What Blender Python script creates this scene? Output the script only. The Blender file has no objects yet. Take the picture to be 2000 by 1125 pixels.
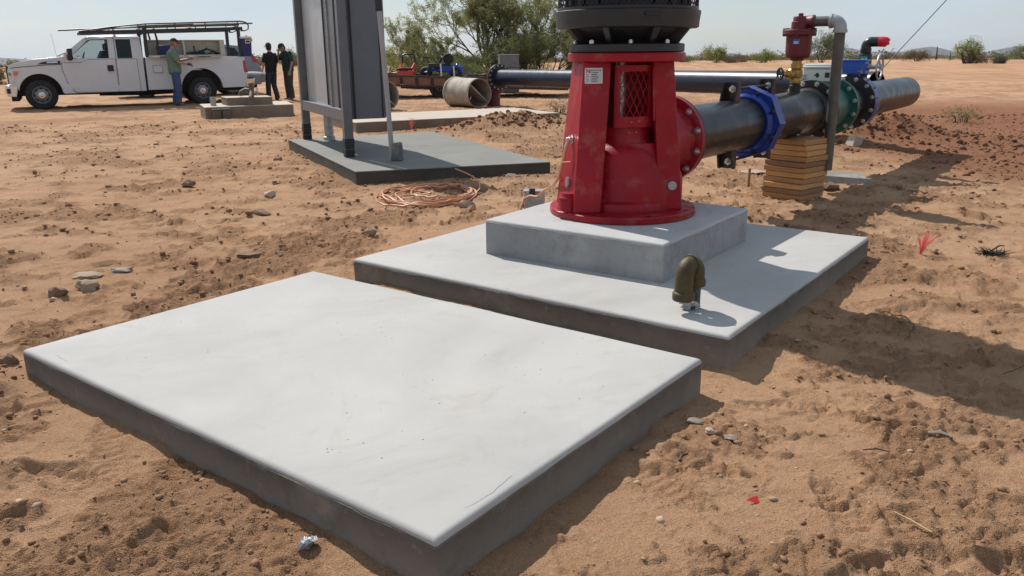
import bpy, bmesh, math, random
import numpy as np
from mathutils import Vector, Matrix

S = bpy.context.scene
COL = S.collection
R = math.radians
PI = math.pi

# ------------------------------------------------------------------ camera
def make_camera():
    f, pitch, roll, H = 1605.0, R(16.1), R(-0.5), 1.40
    F = Vector((0, math.cos(pitch), -math.sin(pitch)))
    U0 = Vector((0, math.sin(pitch), math.cos(pitch)))
    R0 = Vector((1, 0, 0))
    X = math.cos(roll) * R0 + math.sin(roll) * U0
    U = -math.sin(roll) * R0 + math.cos(roll) * U0
    cd = bpy.data.cameras.new('camera')
    cd.sensor_width = 36.0
    cd.lens = f / 2000.0 * 36.0
    cd.clip_start = 0.05
    cd.clip_end = 60000
    co = bpy.data.objects.new('camera', cd)
    M = Matrix((X, U, -F)).transposed().to_4x4()
    M.translation = Vector((0, 0, H))
    co.matrix_world = M
    COL.objects.link(co)
    S.camera = co
make_camera()

# ------------------------------------------------------------------ sky and sun
SUN_AZ = math.atan2(-0.566, 0.824)      # clockwise from +Y
SUN_EL = R(46)
W = bpy.data.worlds.new('World')
S.world = W
W.use_nodes = True
wn = W.node_tree
for n in list(wn.nodes):
    wn.nodes.remove(n)
wo = wn.nodes.new('ShaderNodeOutputWorld')
bg = wn.nodes.new('ShaderNodeBackground')
sky = wn.nodes.new('ShaderNodeTexSky')
sky.sky_type = 'NISHITA'
sky.sun_disc = False
sky.sun_elevation = SUN_EL
sky.sun_rotation = SUN_AZ
sky.altitude = 400
sky.air_density = 1.0
sky.dust_density = 0.6
sky.ozone_density = 1.0
# thin high cloud veil, the same all the way round
tc = wn.nodes.new('ShaderNodeTexCoord')
mp = wn.nodes.new('ShaderNodeMapping'); mp.inputs['Scale'].default_value = (1.2, 1.2, 4.5)
cn = wn.nodes.new('ShaderNodeTexNoise'); cn.inputs['Scale'].default_value = 2.6; cn.inputs['Detail'].default_value = 6; cn.inputs['Roughness'].default_value = 0.6
cr = wn.nodes.new('ShaderNodeMapRange'); cr.inputs[1].default_value = 0.36; cr.inputs[2].default_value = 0.72; cr.inputs[3].default_value = 0.30; cr.inputs[4].default_value = 0.95
mx = wn.nodes.new('ShaderNodeMix'); mx.data_type = 'RGBA'
mx.inputs[7].default_value = (7.4, 8.6, 9.9, 1)
wn.links.new(tc.outputs['Generated'], mp.inputs[0]); wn.links.new(mp.outputs[0], cn.inputs['Vector'])
wn.links.new(cn.outputs[0], cr.inputs[0]); wn.links.new(cr.outputs[0], mx.inputs[0])
wn.links.new(sky.outputs[0], mx.inputs[6]); wn.links.new(mx.outputs[2], bg.inputs[0])
bg.inputs[1].default_value = 0.079
wn.links.new(bg.outputs[0], wo.inputs[0])

sl = bpy.data.lights.new('sun', 'SUN')
sl.energy = 4.6
sl.angle = R(0.53)
sl.color = (1.0, 0.955, 0.89)
so = bpy.data.objects.new('sun', sl)
COL.objects.link(so)
sdir = Vector((math.sin(SUN_AZ) * math.cos(SUN_EL), math.cos(SUN_AZ) * math.cos(SUN_EL), math.sin(SUN_EL)))
so.rotation_euler = sdir.to_track_quat('Z', 'Y').to_euler()
so.location = (-20, 30, 40)

S.view_settings.view_transform = 'Standard'
S.view_settings.look = 'None'
S.view_settings.gamma = 1
S.view_settings.exposure = 0.05
try:
    S.view_settings.use_curve_mapping = False
except Exception:
    pass
S.cycles.max_bounces = 8
S.cycles.transparent_max_bounces = 12
S.cycles.volume_bounces = 0

# ------------------------------------------------------------------ helpers
class MB:
    def __init__(s):
        s.v = []; s.f = []; s.m = []
    def add(s, vs, fs, M=None, mi=0):
        b = len(s.v)
        if M is not None:
            vs = [M @ Vector(p) for p in vs]
        s.v.extend([tuple(p) for p in vs])
        for f in fs:
            s.f.append([b + i for i in f]); s.m.append(mi)
        return s
    def hexa(s, p, M=None, mi=0):      # 8 points: bottom 4 ccw, top 4 ccw
        return s.add(p, [(3, 2, 1, 0), (4, 5, 6, 7), (0, 1, 5, 4), (1, 2, 6, 5), (2, 3, 7, 6), (3, 0, 4, 7)], M, mi)
    def box(s, c, d, M=None, mi=0):
        x, y, z = c; a, b, h = d[0] / 2, d[1] / 2, d[2] / 2
        return s.hexa([(x - a, y - b, z - h), (x + a, y - b, z - h), (x + a, y + b, z - h), (x - a, y + b, z - h),
                       (x - a, y - b, z + h), (x + a, y - b, z + h), (x + a, y + b, z + h), (x - a, y + b, z + h)], M, mi)
    def bx(s, x0, x1, y0, y1, z0, z1, M=None, mi=0):
        return s.box(((x0 + x1) / 2, (y0 + y1) / 2, (z0 + z1) / 2), (x1 - x0, y1 - y0, z1 - z0), M, mi)
    def tube(s, pts, r, n=8, closed=False, caps=True, M=None, mi=0):
        P = [Vector(p) for p in pts]; k = len(P)
        rs = r if isinstance(r, (list, tuple)) else [r] * k
        T = []
        for i in range(k):
            a = P[(i - 1) % k] if (closed or i > 0) else P[i]
            b = P[(i + 1) % k] if (closed or i < k - 1) else P[i]
            t = (b - a)
            T.append(t.normalized() if t.length > 1e-9 else Vector((0, 0, 1)))
        up = Vector((0, 0, 1)) if abs(T[0].z) < 0.9 else Vector((1, 0, 0))
        nx = T[0].cross(up).normalized()
        vs = []
        for i in range(k):
            if i > 0:
                nx = (nx - T[i] * nx.dot(T[i]))
                nx = nx.normalized() if nx.length > 1e-6 else T[i].orthogonal().normalized()
            ny = T[i].cross(nx)
            for j in range(n):
                a = 2 * PI * j / n
                vs.append(P[i] + (nx * math.cos(a) + ny * math.sin(a)) * rs[i])
        fs = []
        for i in range(k if closed else k - 1):
            i2 = (i + 1) % k
            for j in range(n):
                j2 = (j + 1) % n
                fs.append((i * n + j, i * n + j2, i2 * n + j2, i2 * n + j))
        if caps and not closed:
            fs.append(tuple(reversed(range(n)))); fs.append(tuple(range((k - 1) * n, k * n)))
        return s.add(vs, [tuple(reversed(f)) for f in fs], M, mi)
    def cyl(s, a, b, r, r2=None, n=16, caps=True, M=None, mi=0):
        return s.tube([a, b], [r, r if r2 is None else r2], n, False, caps, M, mi)
    def lathe(s, prof, n=32, M=None, mi=0, closed=False):   # profile (r, z) along z
        k = len(prof); vs = []
        for (r, z) in prof:
            for j in range(n):
                a = 2 * PI * j / n
                vs.append((r * math.cos(a), r * math.sin(a), z))
        fs = []
        for i in range(k if closed else k - 1):
            i2 = (i + 1) % k
            for j in range(n):
                j2 = (j + 1) % n
                fs.append((i * n + j, i * n + j2, i2 * n + j2, i2 * n + j))
        if not closed:
            if prof[0][0] > 1e-5: fs.append(tuple(reversed(range(n))))
            if prof[-1][0] > 1e-5: fs.append(tuple(range((k - 1) * n, k * n)))
        return s.add(vs, fs, M, mi)
    def prism(s, poly, z0, z1, M=None, mi=0):
        k = len(poly)
        vs = [(p[0], p[1], z0) for p in poly] + [(p[0], p[1], z1) for p in poly]
        fs = [tuple(reversed(range(k))), tuple(range(k, 2 * k))]
        for i in range(k):
            j = (i + 1) % k
            fs.append((i, j, k + j, k + i))
        return s.add(vs, fs, M, mi)
    def lump(s, c, r, sq=(1, 1, 1), seed=0, rough=0.25, sub=1, M=None, mi=0):
        bm = bmesh.new(); bmesh.ops.create_icosphere(bm, subdivisions=sub, radius=1)
        rnd = random.Random(seed); d = Vector((rnd.uniform(-1, 1), rnd.uniform(-1, 1), rnd.uniform(-1, 1)))
        vs = []
        for v in bm.verts:
            k = 1 + rough * (math.sin(v.co.dot(d) * 5 + seed) * 0.5 + rnd.uniform(-.6, .6))
            vs.append((c[0] + v.co.x * r * sq[0] * k, c[1] + v.co.y * r * sq[1] * k, c[2] + v.co.z * r * sq[2] * k))
        fs = [tuple(v.index for v in f.verts) for f in bm.faces]
        bm.free()
        return s.add(vs, fs, M, mi)
    def build(s, name, mat, parent=None, smooth=35, bevel=0, bseg=2, fix=False):
        me = bpy.data.meshes.new(name)
        me.from_pydata(s.v, [], s.f)
        mats = mat if isinstance(mat, (list, tuple)) else [mat]
        for m in mats: me.materials.append(m)
        if len(mats) > 1:
            me.polygons.foreach_set('material_index', s.m)
        if fix:
            bm = bmesh.new(); bm.from_mesh(me); bmesh.ops.recalc_face_normals(bm, faces=bm.faces); bm.to_mesh(me); bm.free()
        if smooth:
            me.polygons.foreach_set('use_smooth', [True] * len(me.polygons))
            me.set_sharp_from_angle(angle=R(smooth))
        me.update()
        o = bpy.data.objects.new(name, me)
        COL.objects.link(o)
        if parent is not None: o.parent = parent
        if bevel:
            b = o.modifiers.new('edges', 'BEVEL'); b.width = bevel; b.segments = bseg; b.limit_method = 'ANGLE'; b.angle_limit = R(30)
            b.harden_normals = False
        return o

def tag(o, label=None, cat=None, group=None, kind=None):
    if label: o['label'] = label
    if cat: o['category'] = cat
    if group: o['group'] = group
    if kind: o['kind'] = kind
    return o
def thing(name, label, cat, loc=(0, 0, 0), rotz=0, group=None):
    o = bpy.data.objects.new(name, None)
    o.empty_display_size = 0.1
    COL.objects.link(o)
    o.location = loc; o.rotation_euler = (0, 0, rotz)
    return tag(o, label, cat, group)
def link_copy(o, parent=None):
    c = o.copy(); COL.objects.link(c)
    if parent is not None: c.parent = parent
    return c
def axis_x(c=(0, 0, 0)):               # lathe axis z -> x
    return Matrix.Translation(Vector(c)) @ Matrix.Rotation(PI / 2, 4, 'Y')
def axis_y(c=(0, 0, 0)):
    return Matrix.Translation(Vector(c)) @ Matrix.Rotation(-PI / 2, 4, 'X')
def hexnut(mb, c, M, r=0.022, h=0.018, stud=0.011, sh=0.03):
    T = Matrix.Translation(Vector(c)) @ M
    mb.lathe([(r * 1.35, 0), (r * 1.35, 0.004), (r, 0.0041), (r, h)], 6, T)
    mb.lathe([(stud, h), (stud, sh)], 8, T)

# ------------------------------------------------------------------ materials
def pm(name, col, rough=0.55, metal=0.0, var=0.12, scale=6.0, bump=0.0, bscale=50.0, col2=None, c2=(0.55, 0.7), c2scale=3.0, spec=0.5, coat=0.0, alpha=1.0, trans=0.0, rvar=0.0):
    m = bpy.data.materials.new(name); m.use_nodes = True
    nt = m.node_tree; b = nt.nodes['Principled BSDF']
    N = nt.nodes.new; L = nt.links.new
    t = N('ShaderNodeTexCoord')
    n1 = N('ShaderNodeTexNoise'); n1.inputs['Scale'].default_value = scale; n1.inputs['Detail'].default_value = 6; n1.inputs['Roughness'].default_value = 0.6
    L(t.outputs['Object'], n1.inputs['Vector'])
    r = N('ShaderNodeValToRGB')
    r.color_ramp.elements[0].position = 0.3; r.color_ramp.elements[1].position = 0.7
    r.color_ramp.elements[0].color = (*[c * (1 - var) for c in col], 1)
    r.color_ramp.elements[1].color = (*[min(1, c * (1 + var)) for c in col], 1)
    L(n1.outputs[0], r.inputs[0])
    out = r.outputs[0]
    if col2 is not None:
        n2 = N('ShaderNodeTexNoise'); n2.inputs['Scale'].default_value = c2scale; n2.inputs['Detail'].default_value = 8; n2.inputs['Roughness'].default_value = 0.65
        L(t.outputs['Object'], n2.inputs['Vector'])
        mr = N('ShaderNodeMapRange'); mr.inputs[1].default_value = c2[0]; mr.inputs[2].default_value = c2[1]
        L(n2.outputs[0], mr.inputs[0])
        mix = N('ShaderNodeMix'); mix.data_type = 'RGBA'; mix.inputs[7].default_value = (*col2, 1)
        L(mr.outputs[0], mix.inputs[0]); L(out, mix.inputs[6]); out = mix.outputs[2]
    L(out, b.inputs['Base Color'])
    b.inputs['Roughness'].default_value = rough
    if rvar:
        rm = N('ShaderNodeMapRange'); rm.inputs[3].default_value = max(0, rough - rvar); rm.inputs[4].default_value = min(1, rough + rvar)
        rm.inputs[1].default_value = .3; rm.inputs[2].default_value = .7
        n3 = N('ShaderNodeTexNoise'); n3.inputs['Scale'].default_value = scale * 2.3; n3.inputs['Detail'].default_value = 5
        L(t.outputs['Object'], n3.inputs['Vector']); L(n3.outputs[0], rm.inputs[0]); L(rm.outputs[0], b.inputs['Roughness'])
    b.inputs['Metallic'].default_value = metal
    b.inputs['Specular IOR Level'].default_value = spec
    b.inputs['Coat Weight'].default_value = coat
    b.inputs['Coat Roughness'].default_value = 0.1
    b.inputs['Transmission Weight'].default_value = trans
    b.inputs['Alpha'].default_value = alpha
    if bump:
        nb = N('ShaderNodeTexNoise'); nb.inputs['Scale'].default_value = bscale; nb.inputs['Detail'].default_value = 6; nb.inputs['Roughness'].default_value = 0.65
        L(t.outputs['Object'], nb.inputs['Vector'])
        bp = N('ShaderNodeBump'); bp.inputs['Strength'].default_value = bump; bp.inputs['Distance'].default_value = 0.01
        L(nb.outputs[0], bp.inputs['Height']); L(bp.outputs[0], b.inputs['Normal'])
    return m

M_RED = pm('red_enamel', (0.305, 0.006, 0.016), 0.40, var=0.16, scale=5, bump=0.22, bscale=70, col2=(0.33, 0.095, 0.070), c2=(0.54, 0.78), c2scale=7, rvar=.12, spec=.3)
M_REDDK = pm('oxide_red_paint', (0.130, 0.014, 0.018), 0.5, var=0.16, scale=9, bump=0.15, bscale=70, col2=(0.22, 0.09, 0.07), c2=(0.6, 0.8))
M_BLK = pm('black_enamel', (0.016, 0.017, 0.020), 0.42, var=0.25, scale=5, bump=0.05, bscale=120, rvar=.08)
M_BLKMESH = pm('black_wire', (0.022, 0.023, 0.028), 0.5, var=0.1)
M_PIPE = pm('black_pipe_paint', (0.008, 0.008, 0.011), 0.32, var=0.25, scale=3, bump=0.03, bscale=18, col2=(0.026, 0.022, 0.020), c2=(0.56, 0.82), c2scale=2.2, rvar=.08, spec=.4)
M_PIPEB = pm('blue_black_pipe_paint', (0.011, 0.018, 0.040), 0.36, var=0.25, scale=3, bump=0.03, bscale=20, col2=(0.05, 0.05, 0.06), c2=(0.66, 0.85), c2scale=2.5, rvar=.06, spec=.4)
M_BLUE = pm('cobalt_epoxy', (0.006, 0.034, 0.235), 0.33, var=0.15, scale=8, bump=0.06, bscale=60, rvar=.08)
M_BLUE2 = pm('bright_blue_epoxy', (0.014, 0.085, 0.44), 0.36, var=0.12, scale=8, bump=0.05, bscale=80, rvar=.08)
M_GREEN = pm('green_epoxy', (0.006, 0.085, 0.066), 0.38, var=0.15, scale=8, bump=0.06, bscale=80, rvar=.08)
M_ZINC = pm('zinc_plate', (0.60, 0.61, 0.61), 0.28, metal=0.85, var=0.2, scale=40)
M_GALV = pm('galvanised_steel', (0.40, 0.41, 0.41), 0.5, metal=0.55, var=0.22, scale=18, bump=0.05, bscale=60)
M_GALVDK = pm('weathered_steel_pipe', (0.105, 0.100, 0.088), 0.5, metal=0.35, var=0.25, scale=10, bump=0.08, bscale=60, col2=(0.15, 0.13, 0.10), c2scale=6)
M_BRASS = pm('brass', (0.42, 0.29, 0.10), 0.38, metal=0.75, var=0.2, scale=20, bump=0.1, bscale=80)
M_BRONZE = pm('aged_bronze', (0.098, 0.070, 0.028), 0.55, metal=0.10, var=0.25, scale=12, bump=0.2, bscale=90, col2=(0.055, 0.042, 0.024), c2=(0.45, 0.7), c2scale=8, spec=.35)
M_WHITE = pm('white_plastic', (0.66, 0.70, 0.68), 0.45, var=0.05, scale=8)
M_BLACKPL = pm('black_plastic', (0.018, 0.018, 0.020), 0.35, var=0.2)
M_REDPL = pm('bright_red_plastic', (0.62, 0.012, 0.03), 0.4, var=0.08)
M_TEAL = pm('teal_label', (0.02, 0.36, 0.30), 0.5, var=0.05)
M_CHANNEL = pm('rust_edge_channel', (0.030, 0.022, 0.018), 0.55, var=0.3, scale=10, bump=0.15, bscale=60, col2=(0.16, 0.075, 0.035), c2=(0.52, 0.7), c2scale=7)
M_PANELGREY = pm('grey_panel_paint', (0.128, 0.144, 0.168), 0.42, var=0.08, scale=4, bump=0.03, bscale=40, rvar=.06)
M_POSTGREY = pm('grey_post_paint', (0.135, 0.145, 0.160), 0.42, var=0.12, scale=8, bump=0.06, bscale=60, rvar=.06)
M_SHEET = pm('bare_sheet_metal', (0.46, 0.48, 0.50), 0.38, metal=0.35, var=0.05, scale=2, bump=0.0, bscale=6, rvar=.08)
M_WRAP = pm('black_tape_wrap', (0.03, 0.03, 0.03), 0.7, var=0.4, scale=30, bump=0.6, bscale=40)
M_ORANGE = pm('orange_cable', (0.58, 0.27, 0.14), 0.5, var=0.1, scale=6)
M_CLEARGREY = pm('grey_pvc', (0.30, 0.31, 0.31), 0.5, var=0.1)
M_TYRE = pm('tyre_rubber', (0.018, 0.017, 0.017), 0.75, var=0.25, scale=14, bump=0.2, bscale=50, col2=(0.05, 0.043, 0.036), c2=(0.5, 0.8))
M_RIM = pm('steel_wheel', (0.23, 0.23, 0.24), 0.42, metal=0.5, var=0.12)
M_CHROME = pm('chrome', (0.62, 0.62, 0.63), 0.18, metal=0.95, var=0.1)
M_TRUCK = pm('white_truck_paint', (0.62, 0.62, 0.63), 0.30, var=0.03, scale=3, coat=0.5, col2=(0.50, 0.45, 0.40), c2=(0.66, 0.85), c2scale=1.5)
M_DARK = pm('dark_trim', (0.012, 0.012, 0.014), 0.5, var=0.2)
M_UNDER = pm('underbody', (0.02, 0.018, 0.016), 0.8, var=0.3)
M_CREAM = pm('cream_box_paint', (0.52, 0.49, 0.42), 0.5, var=0.1, scale=5, col2=(0.33, 0.30, 0.25), c2=(0.55, 0.75), c2scale=4)
M_TAIL = pm('tail_lens', (0.42, 0.015, 0.02), 0.2, var=0.1, coat=0.5)
M_AMBER = pm('amber_lens', (0.62, 0.20, 0.05), 0.2, var=0.1, coat=0.5)
M_LAMP = pm('clear_lens', (0.62, 0.63, 0.64), 0.2, var=0.15, scale=20, coat=0.5)
M_SUV = pm('grey_suv_paint', (0.20, 0.22, 0.25), 0.28, metal=0.3, var=0.03, coat=0.6)
M_SKIN = pm('skin', (0.42, 0.22, 0.15), 0.55, var=0.08)
M_CLAY = pm('cardboard_form_tube', (0.36, 0.30, 0.235), 0.75, var=0.2, scale=7, bump=0.2, bscale=30, col2=(0.50, 0.46, 0.40), c2=(0.5, 0.65), c2scale=2.5)
M_TUBEIN = pm('form_tube_inside', (0.27, 0.20, 0.145), 0.8, var=0.25, scale=6, bump=0.2, bscale=20)
M_RUST = pm('brown_trailer_paint', (0.20, 0.095, 0.055), 0.6, var=0.25, scale=4, bump=0.1, bscale=30, col2=(0.12, 0.06, 0.04), c2scale=3)
M_RUSTDK = pm('dark_trailer_steel', (0.045, 0.026, 0.020), 0.6, var=0.3, scale=5)
M_MACHRED = pm('machine_orange_red', (0.60, 0.045, 0.015), 0.4, var=0.08)
M_QUAD = pm('quad_blue', (0.012, 0.035, 0.30), 0.3, var=0.1, coat=0.4)

def glass(name, col, alpha):
    m = bpy.data.materials.new(name); m.use_nodes = True
    nt = m.node_tree; b = nt.nodes['Principled BSDF']; o = nt.nodes['Material Output']
    b.inputs['Base Color'].default_value = (*col, 1); b.inputs['Roughness'].default_value = 0.05
    tr = nt.nodes.new('ShaderNodeBsdfTransparent'); tr.inputs[0].default_value = (0.9, 0.93, 0.93, 1)
    ns = nt.nodes.new('ShaderNodeTexNoise'); ns.inputs['Scale'].default_value = 2
    mr = nt.nodes.new('ShaderNodeMapRange'); mr.inputs[3].default_value = alpha * .85; mr.inputs[4].default_value = min(1, alpha * 1.15)
    mx = nt.nodes.new('ShaderNodeMixShader')
    nt.links.new(ns.outputs[0], mr.inputs[0]); nt.links.new(mr.outputs[0], mx.inputs[0]); nt.links.new(tr.outputs[0], mx.inputs[1]); nt.links.new(b.outputs[0], mx.inputs[2])
    nt.links.new(mx.outputs[0], o.inputs[0])
    return m
M_GLASSCLR = glass('clear_glass', (0.03, 0.04, 0.04), 0.14)
M_GLASSDK = glass('dark_glass', (0.008, 0.01, 0.012), 0.93)
M_GLASSWS = glass('windscreen_glass', (0.02, 0.03, 0.03), 0.35)

def leafmat(name, c1, c2, scale=1.2):
    m = bpy.data.materials.new(name); m.use_nodes = True
    nt = m.node_tree; b = nt.nodes['Principled BSDF']; o = nt.nodes['Material Output']
    N = nt.nodes.new; L = nt.links.new
    t = N('ShaderNodeTexCoord'); n1 = N('ShaderNodeTexNoise'); n1.inputs['Scale'].default_value = scale; n1.inputs['Detail'].default_value = 5
    L(t.outputs['Object'], n1.inputs['Vector'])
    r = N('ShaderNodeValToRGB'); r.color_ramp.elements[0].position = .35; r.color_ramp.elements[1].position = .65
    r.color_ramp.elements[0].color = (*c1, 1); r.color_ramp.elements[1].color = (*c2, 1)
    L(n1.outputs[0], r.inputs[0]); L(r.outputs[0], b.inputs['Base Color'])
    b.inputs['Roughness'].default_value = 0.7; b.inputs['Specular IOR Level'].default_value = 0.2
    tl = N('ShaderNodeBsdfTranslucent'); L(r.outputs[0], tl.inputs[0])
    ms = N('ShaderNodeMixShader'); ms.inputs[0].default_value = 0.5
    L(b.outputs[0], ms.inputs[1]); L(tl.outputs[0], ms.inputs[2]); L(ms.outputs[0], o.inputs[0])
    return m
M_LEAF_MES = leafmat('mesquite_leaf', (0.205, 0.215, 0.085), (0.32, 0.325, 0.15))
M_LEAF_PALO = leafmat('palo_verde_leaf', (0.20, 0.215, 0.06), (0.29, 0.295, 0.10))
M_LEAF_CREO = leafmat('creosote_leaf', (0.11, 0.125, 0.05), (0.19, 0.20, 0.085))
M_LEAF_DRY = leafmat('dry_brush_leaf', (0.16, 0.115, 0.07), (0.22, 0.16, 0.10))
M_LEAF_GREY = leafmat('grey_brush_leaf', (0.14, 0.125, 0.095), (0.19, 0.17, 0.13))
M_BARK = pm('mesquite_bark', (0.062, 0.046, 0.034), 0.85, var=0.3, scale=10, bump=0.4, bscale=30)

# ------------------------------------------------------------------ noise
def _hash(ix, iy, seed):
    h = (ix.astype(np.int64) * 374761393 + iy.astype(np.int64) * 668265263 + seed * 974634777) & 0xFFFFFFFF
    h = ((h ^ (h >> 13)) * 1274126177) & 0xFFFFFFFF
    h = h ^ (h >> 16)
    return (h & 0xFFFFFF).astype(np.float64) / 0xFFFFFF
def vnoise(x, y, seed):
    ix = np.floor(x); iy = np.floor(y); fx = x - ix; fy = y - iy
    fx = fx * fx * fx * (fx * (fx * 6 - 15) + 10); fy = fy * fy * fy * (fy * (fy * 6 - 15) + 10)
    a = _hash(ix, iy, seed); b = _hash(ix + 1, iy, seed); c = _hash(ix, iy + 1, seed); d = _hash(ix + 1, iy + 1, seed)
    return (a * (1 - fx) + b * fx) * (1 - fy) + (c * (1 - fx) + d * fx) * fy
def fbm(x, y, freq, octv, seed, gain=0.5):
    s = 0; a = 1; t = 0
    for k in range(octv):
        ca, sa = math.cos(k * 1.1 + .3), math.sin(k * 1.1 + .3)
        s = s + a * vnoise((x * ca - y * sa) * freq + 31.7 * k, (x * sa + y * ca) * freq - 17.3 * k, seed + k)
        t += a; a *= gain; freq *= 2.03
    return s / t
def sstep(a, b, x):
    t = np.clip((x - a) / (b - a), 0, 1); return t * t * (3 - 2 * t)

# ------------------------------------------------------------------ site geometry
UX, UY = 0.5968, 0.8024                # direction of the discharge pipe and the pads
PC = (0.73, 5.36)                      # pump axis
PROT = math.atan2(UY, UX)
SLAB1 = [(-2.172, 3.423), (-0.21, 1.916), (0.799, 3.238), (-1.186, 4.749)]
SLAB2 = [(-0.999, 5.031), (0.983, 3.51), (2.458, 5.516), (0.476, 7.037)]
PED = [(-0.168, 5.133), (0.838, 4.39), (1.59, 5.438), (0.584, 6.181)]
SLAB3 = [(-3.345, 12.503), (-1.691, 8.963), (0.462, 9.635), (-1.25, 13.5)]
SLAB4 = [(-2.75, 14.85), (0.99, 16.81), (0.08, 18.5), (-3.62, 16.54)]
OLDPAD = [(-7.19, 19.46), (-6.62, 18.2), (-4.93, 19.1), (-5.45, 20.5)]
OLDBLK = [(-6.62, 19.3), (-6.30, 18.7), (-5.36, 18.98), (-5.65, 19.6)]

def poly_sd(x, y, poly):               # signed distance, inside negative
    d = np.full(np.shape(x), -1e9); n = len(poly)
    for i in range(n):
        x0, y0 = poly[i]; x1, y1 = poly[(i + 1) % n]
        L = math.hypot(x1 - x0, y1 - y0)
        nx, ny = (y1 - y0) / L, -(x1 - x0) / L
        d = np.maximum(d, (x - x0) * nx + (y - y0) * ny)
    return d

def track(x, y, p, a, w):              # one wheel rut: groove with side berms
    dx, dy = math.cos(a), math.sin(a)
    s = -(x - p[0]) * dy + (y - p[1]) * dx
    s = s + 0.25 * np.sin(((x - p[0]) * dx + (y - p[1]) * dy) * 0.35)
    return np.exp(-((np.abs(s) - w) / 0.07) ** 2) * 0.5 - np.exp(-(s / (w * .8)) ** 2)

FEET = []
_r = random.Random(7)
for i in range(520):
    FEET.append((_r.uniform(-5.5, 6.5), _r.uniform(0.7, 10.5), _r.uniform(0, 2 * PI)))

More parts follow.
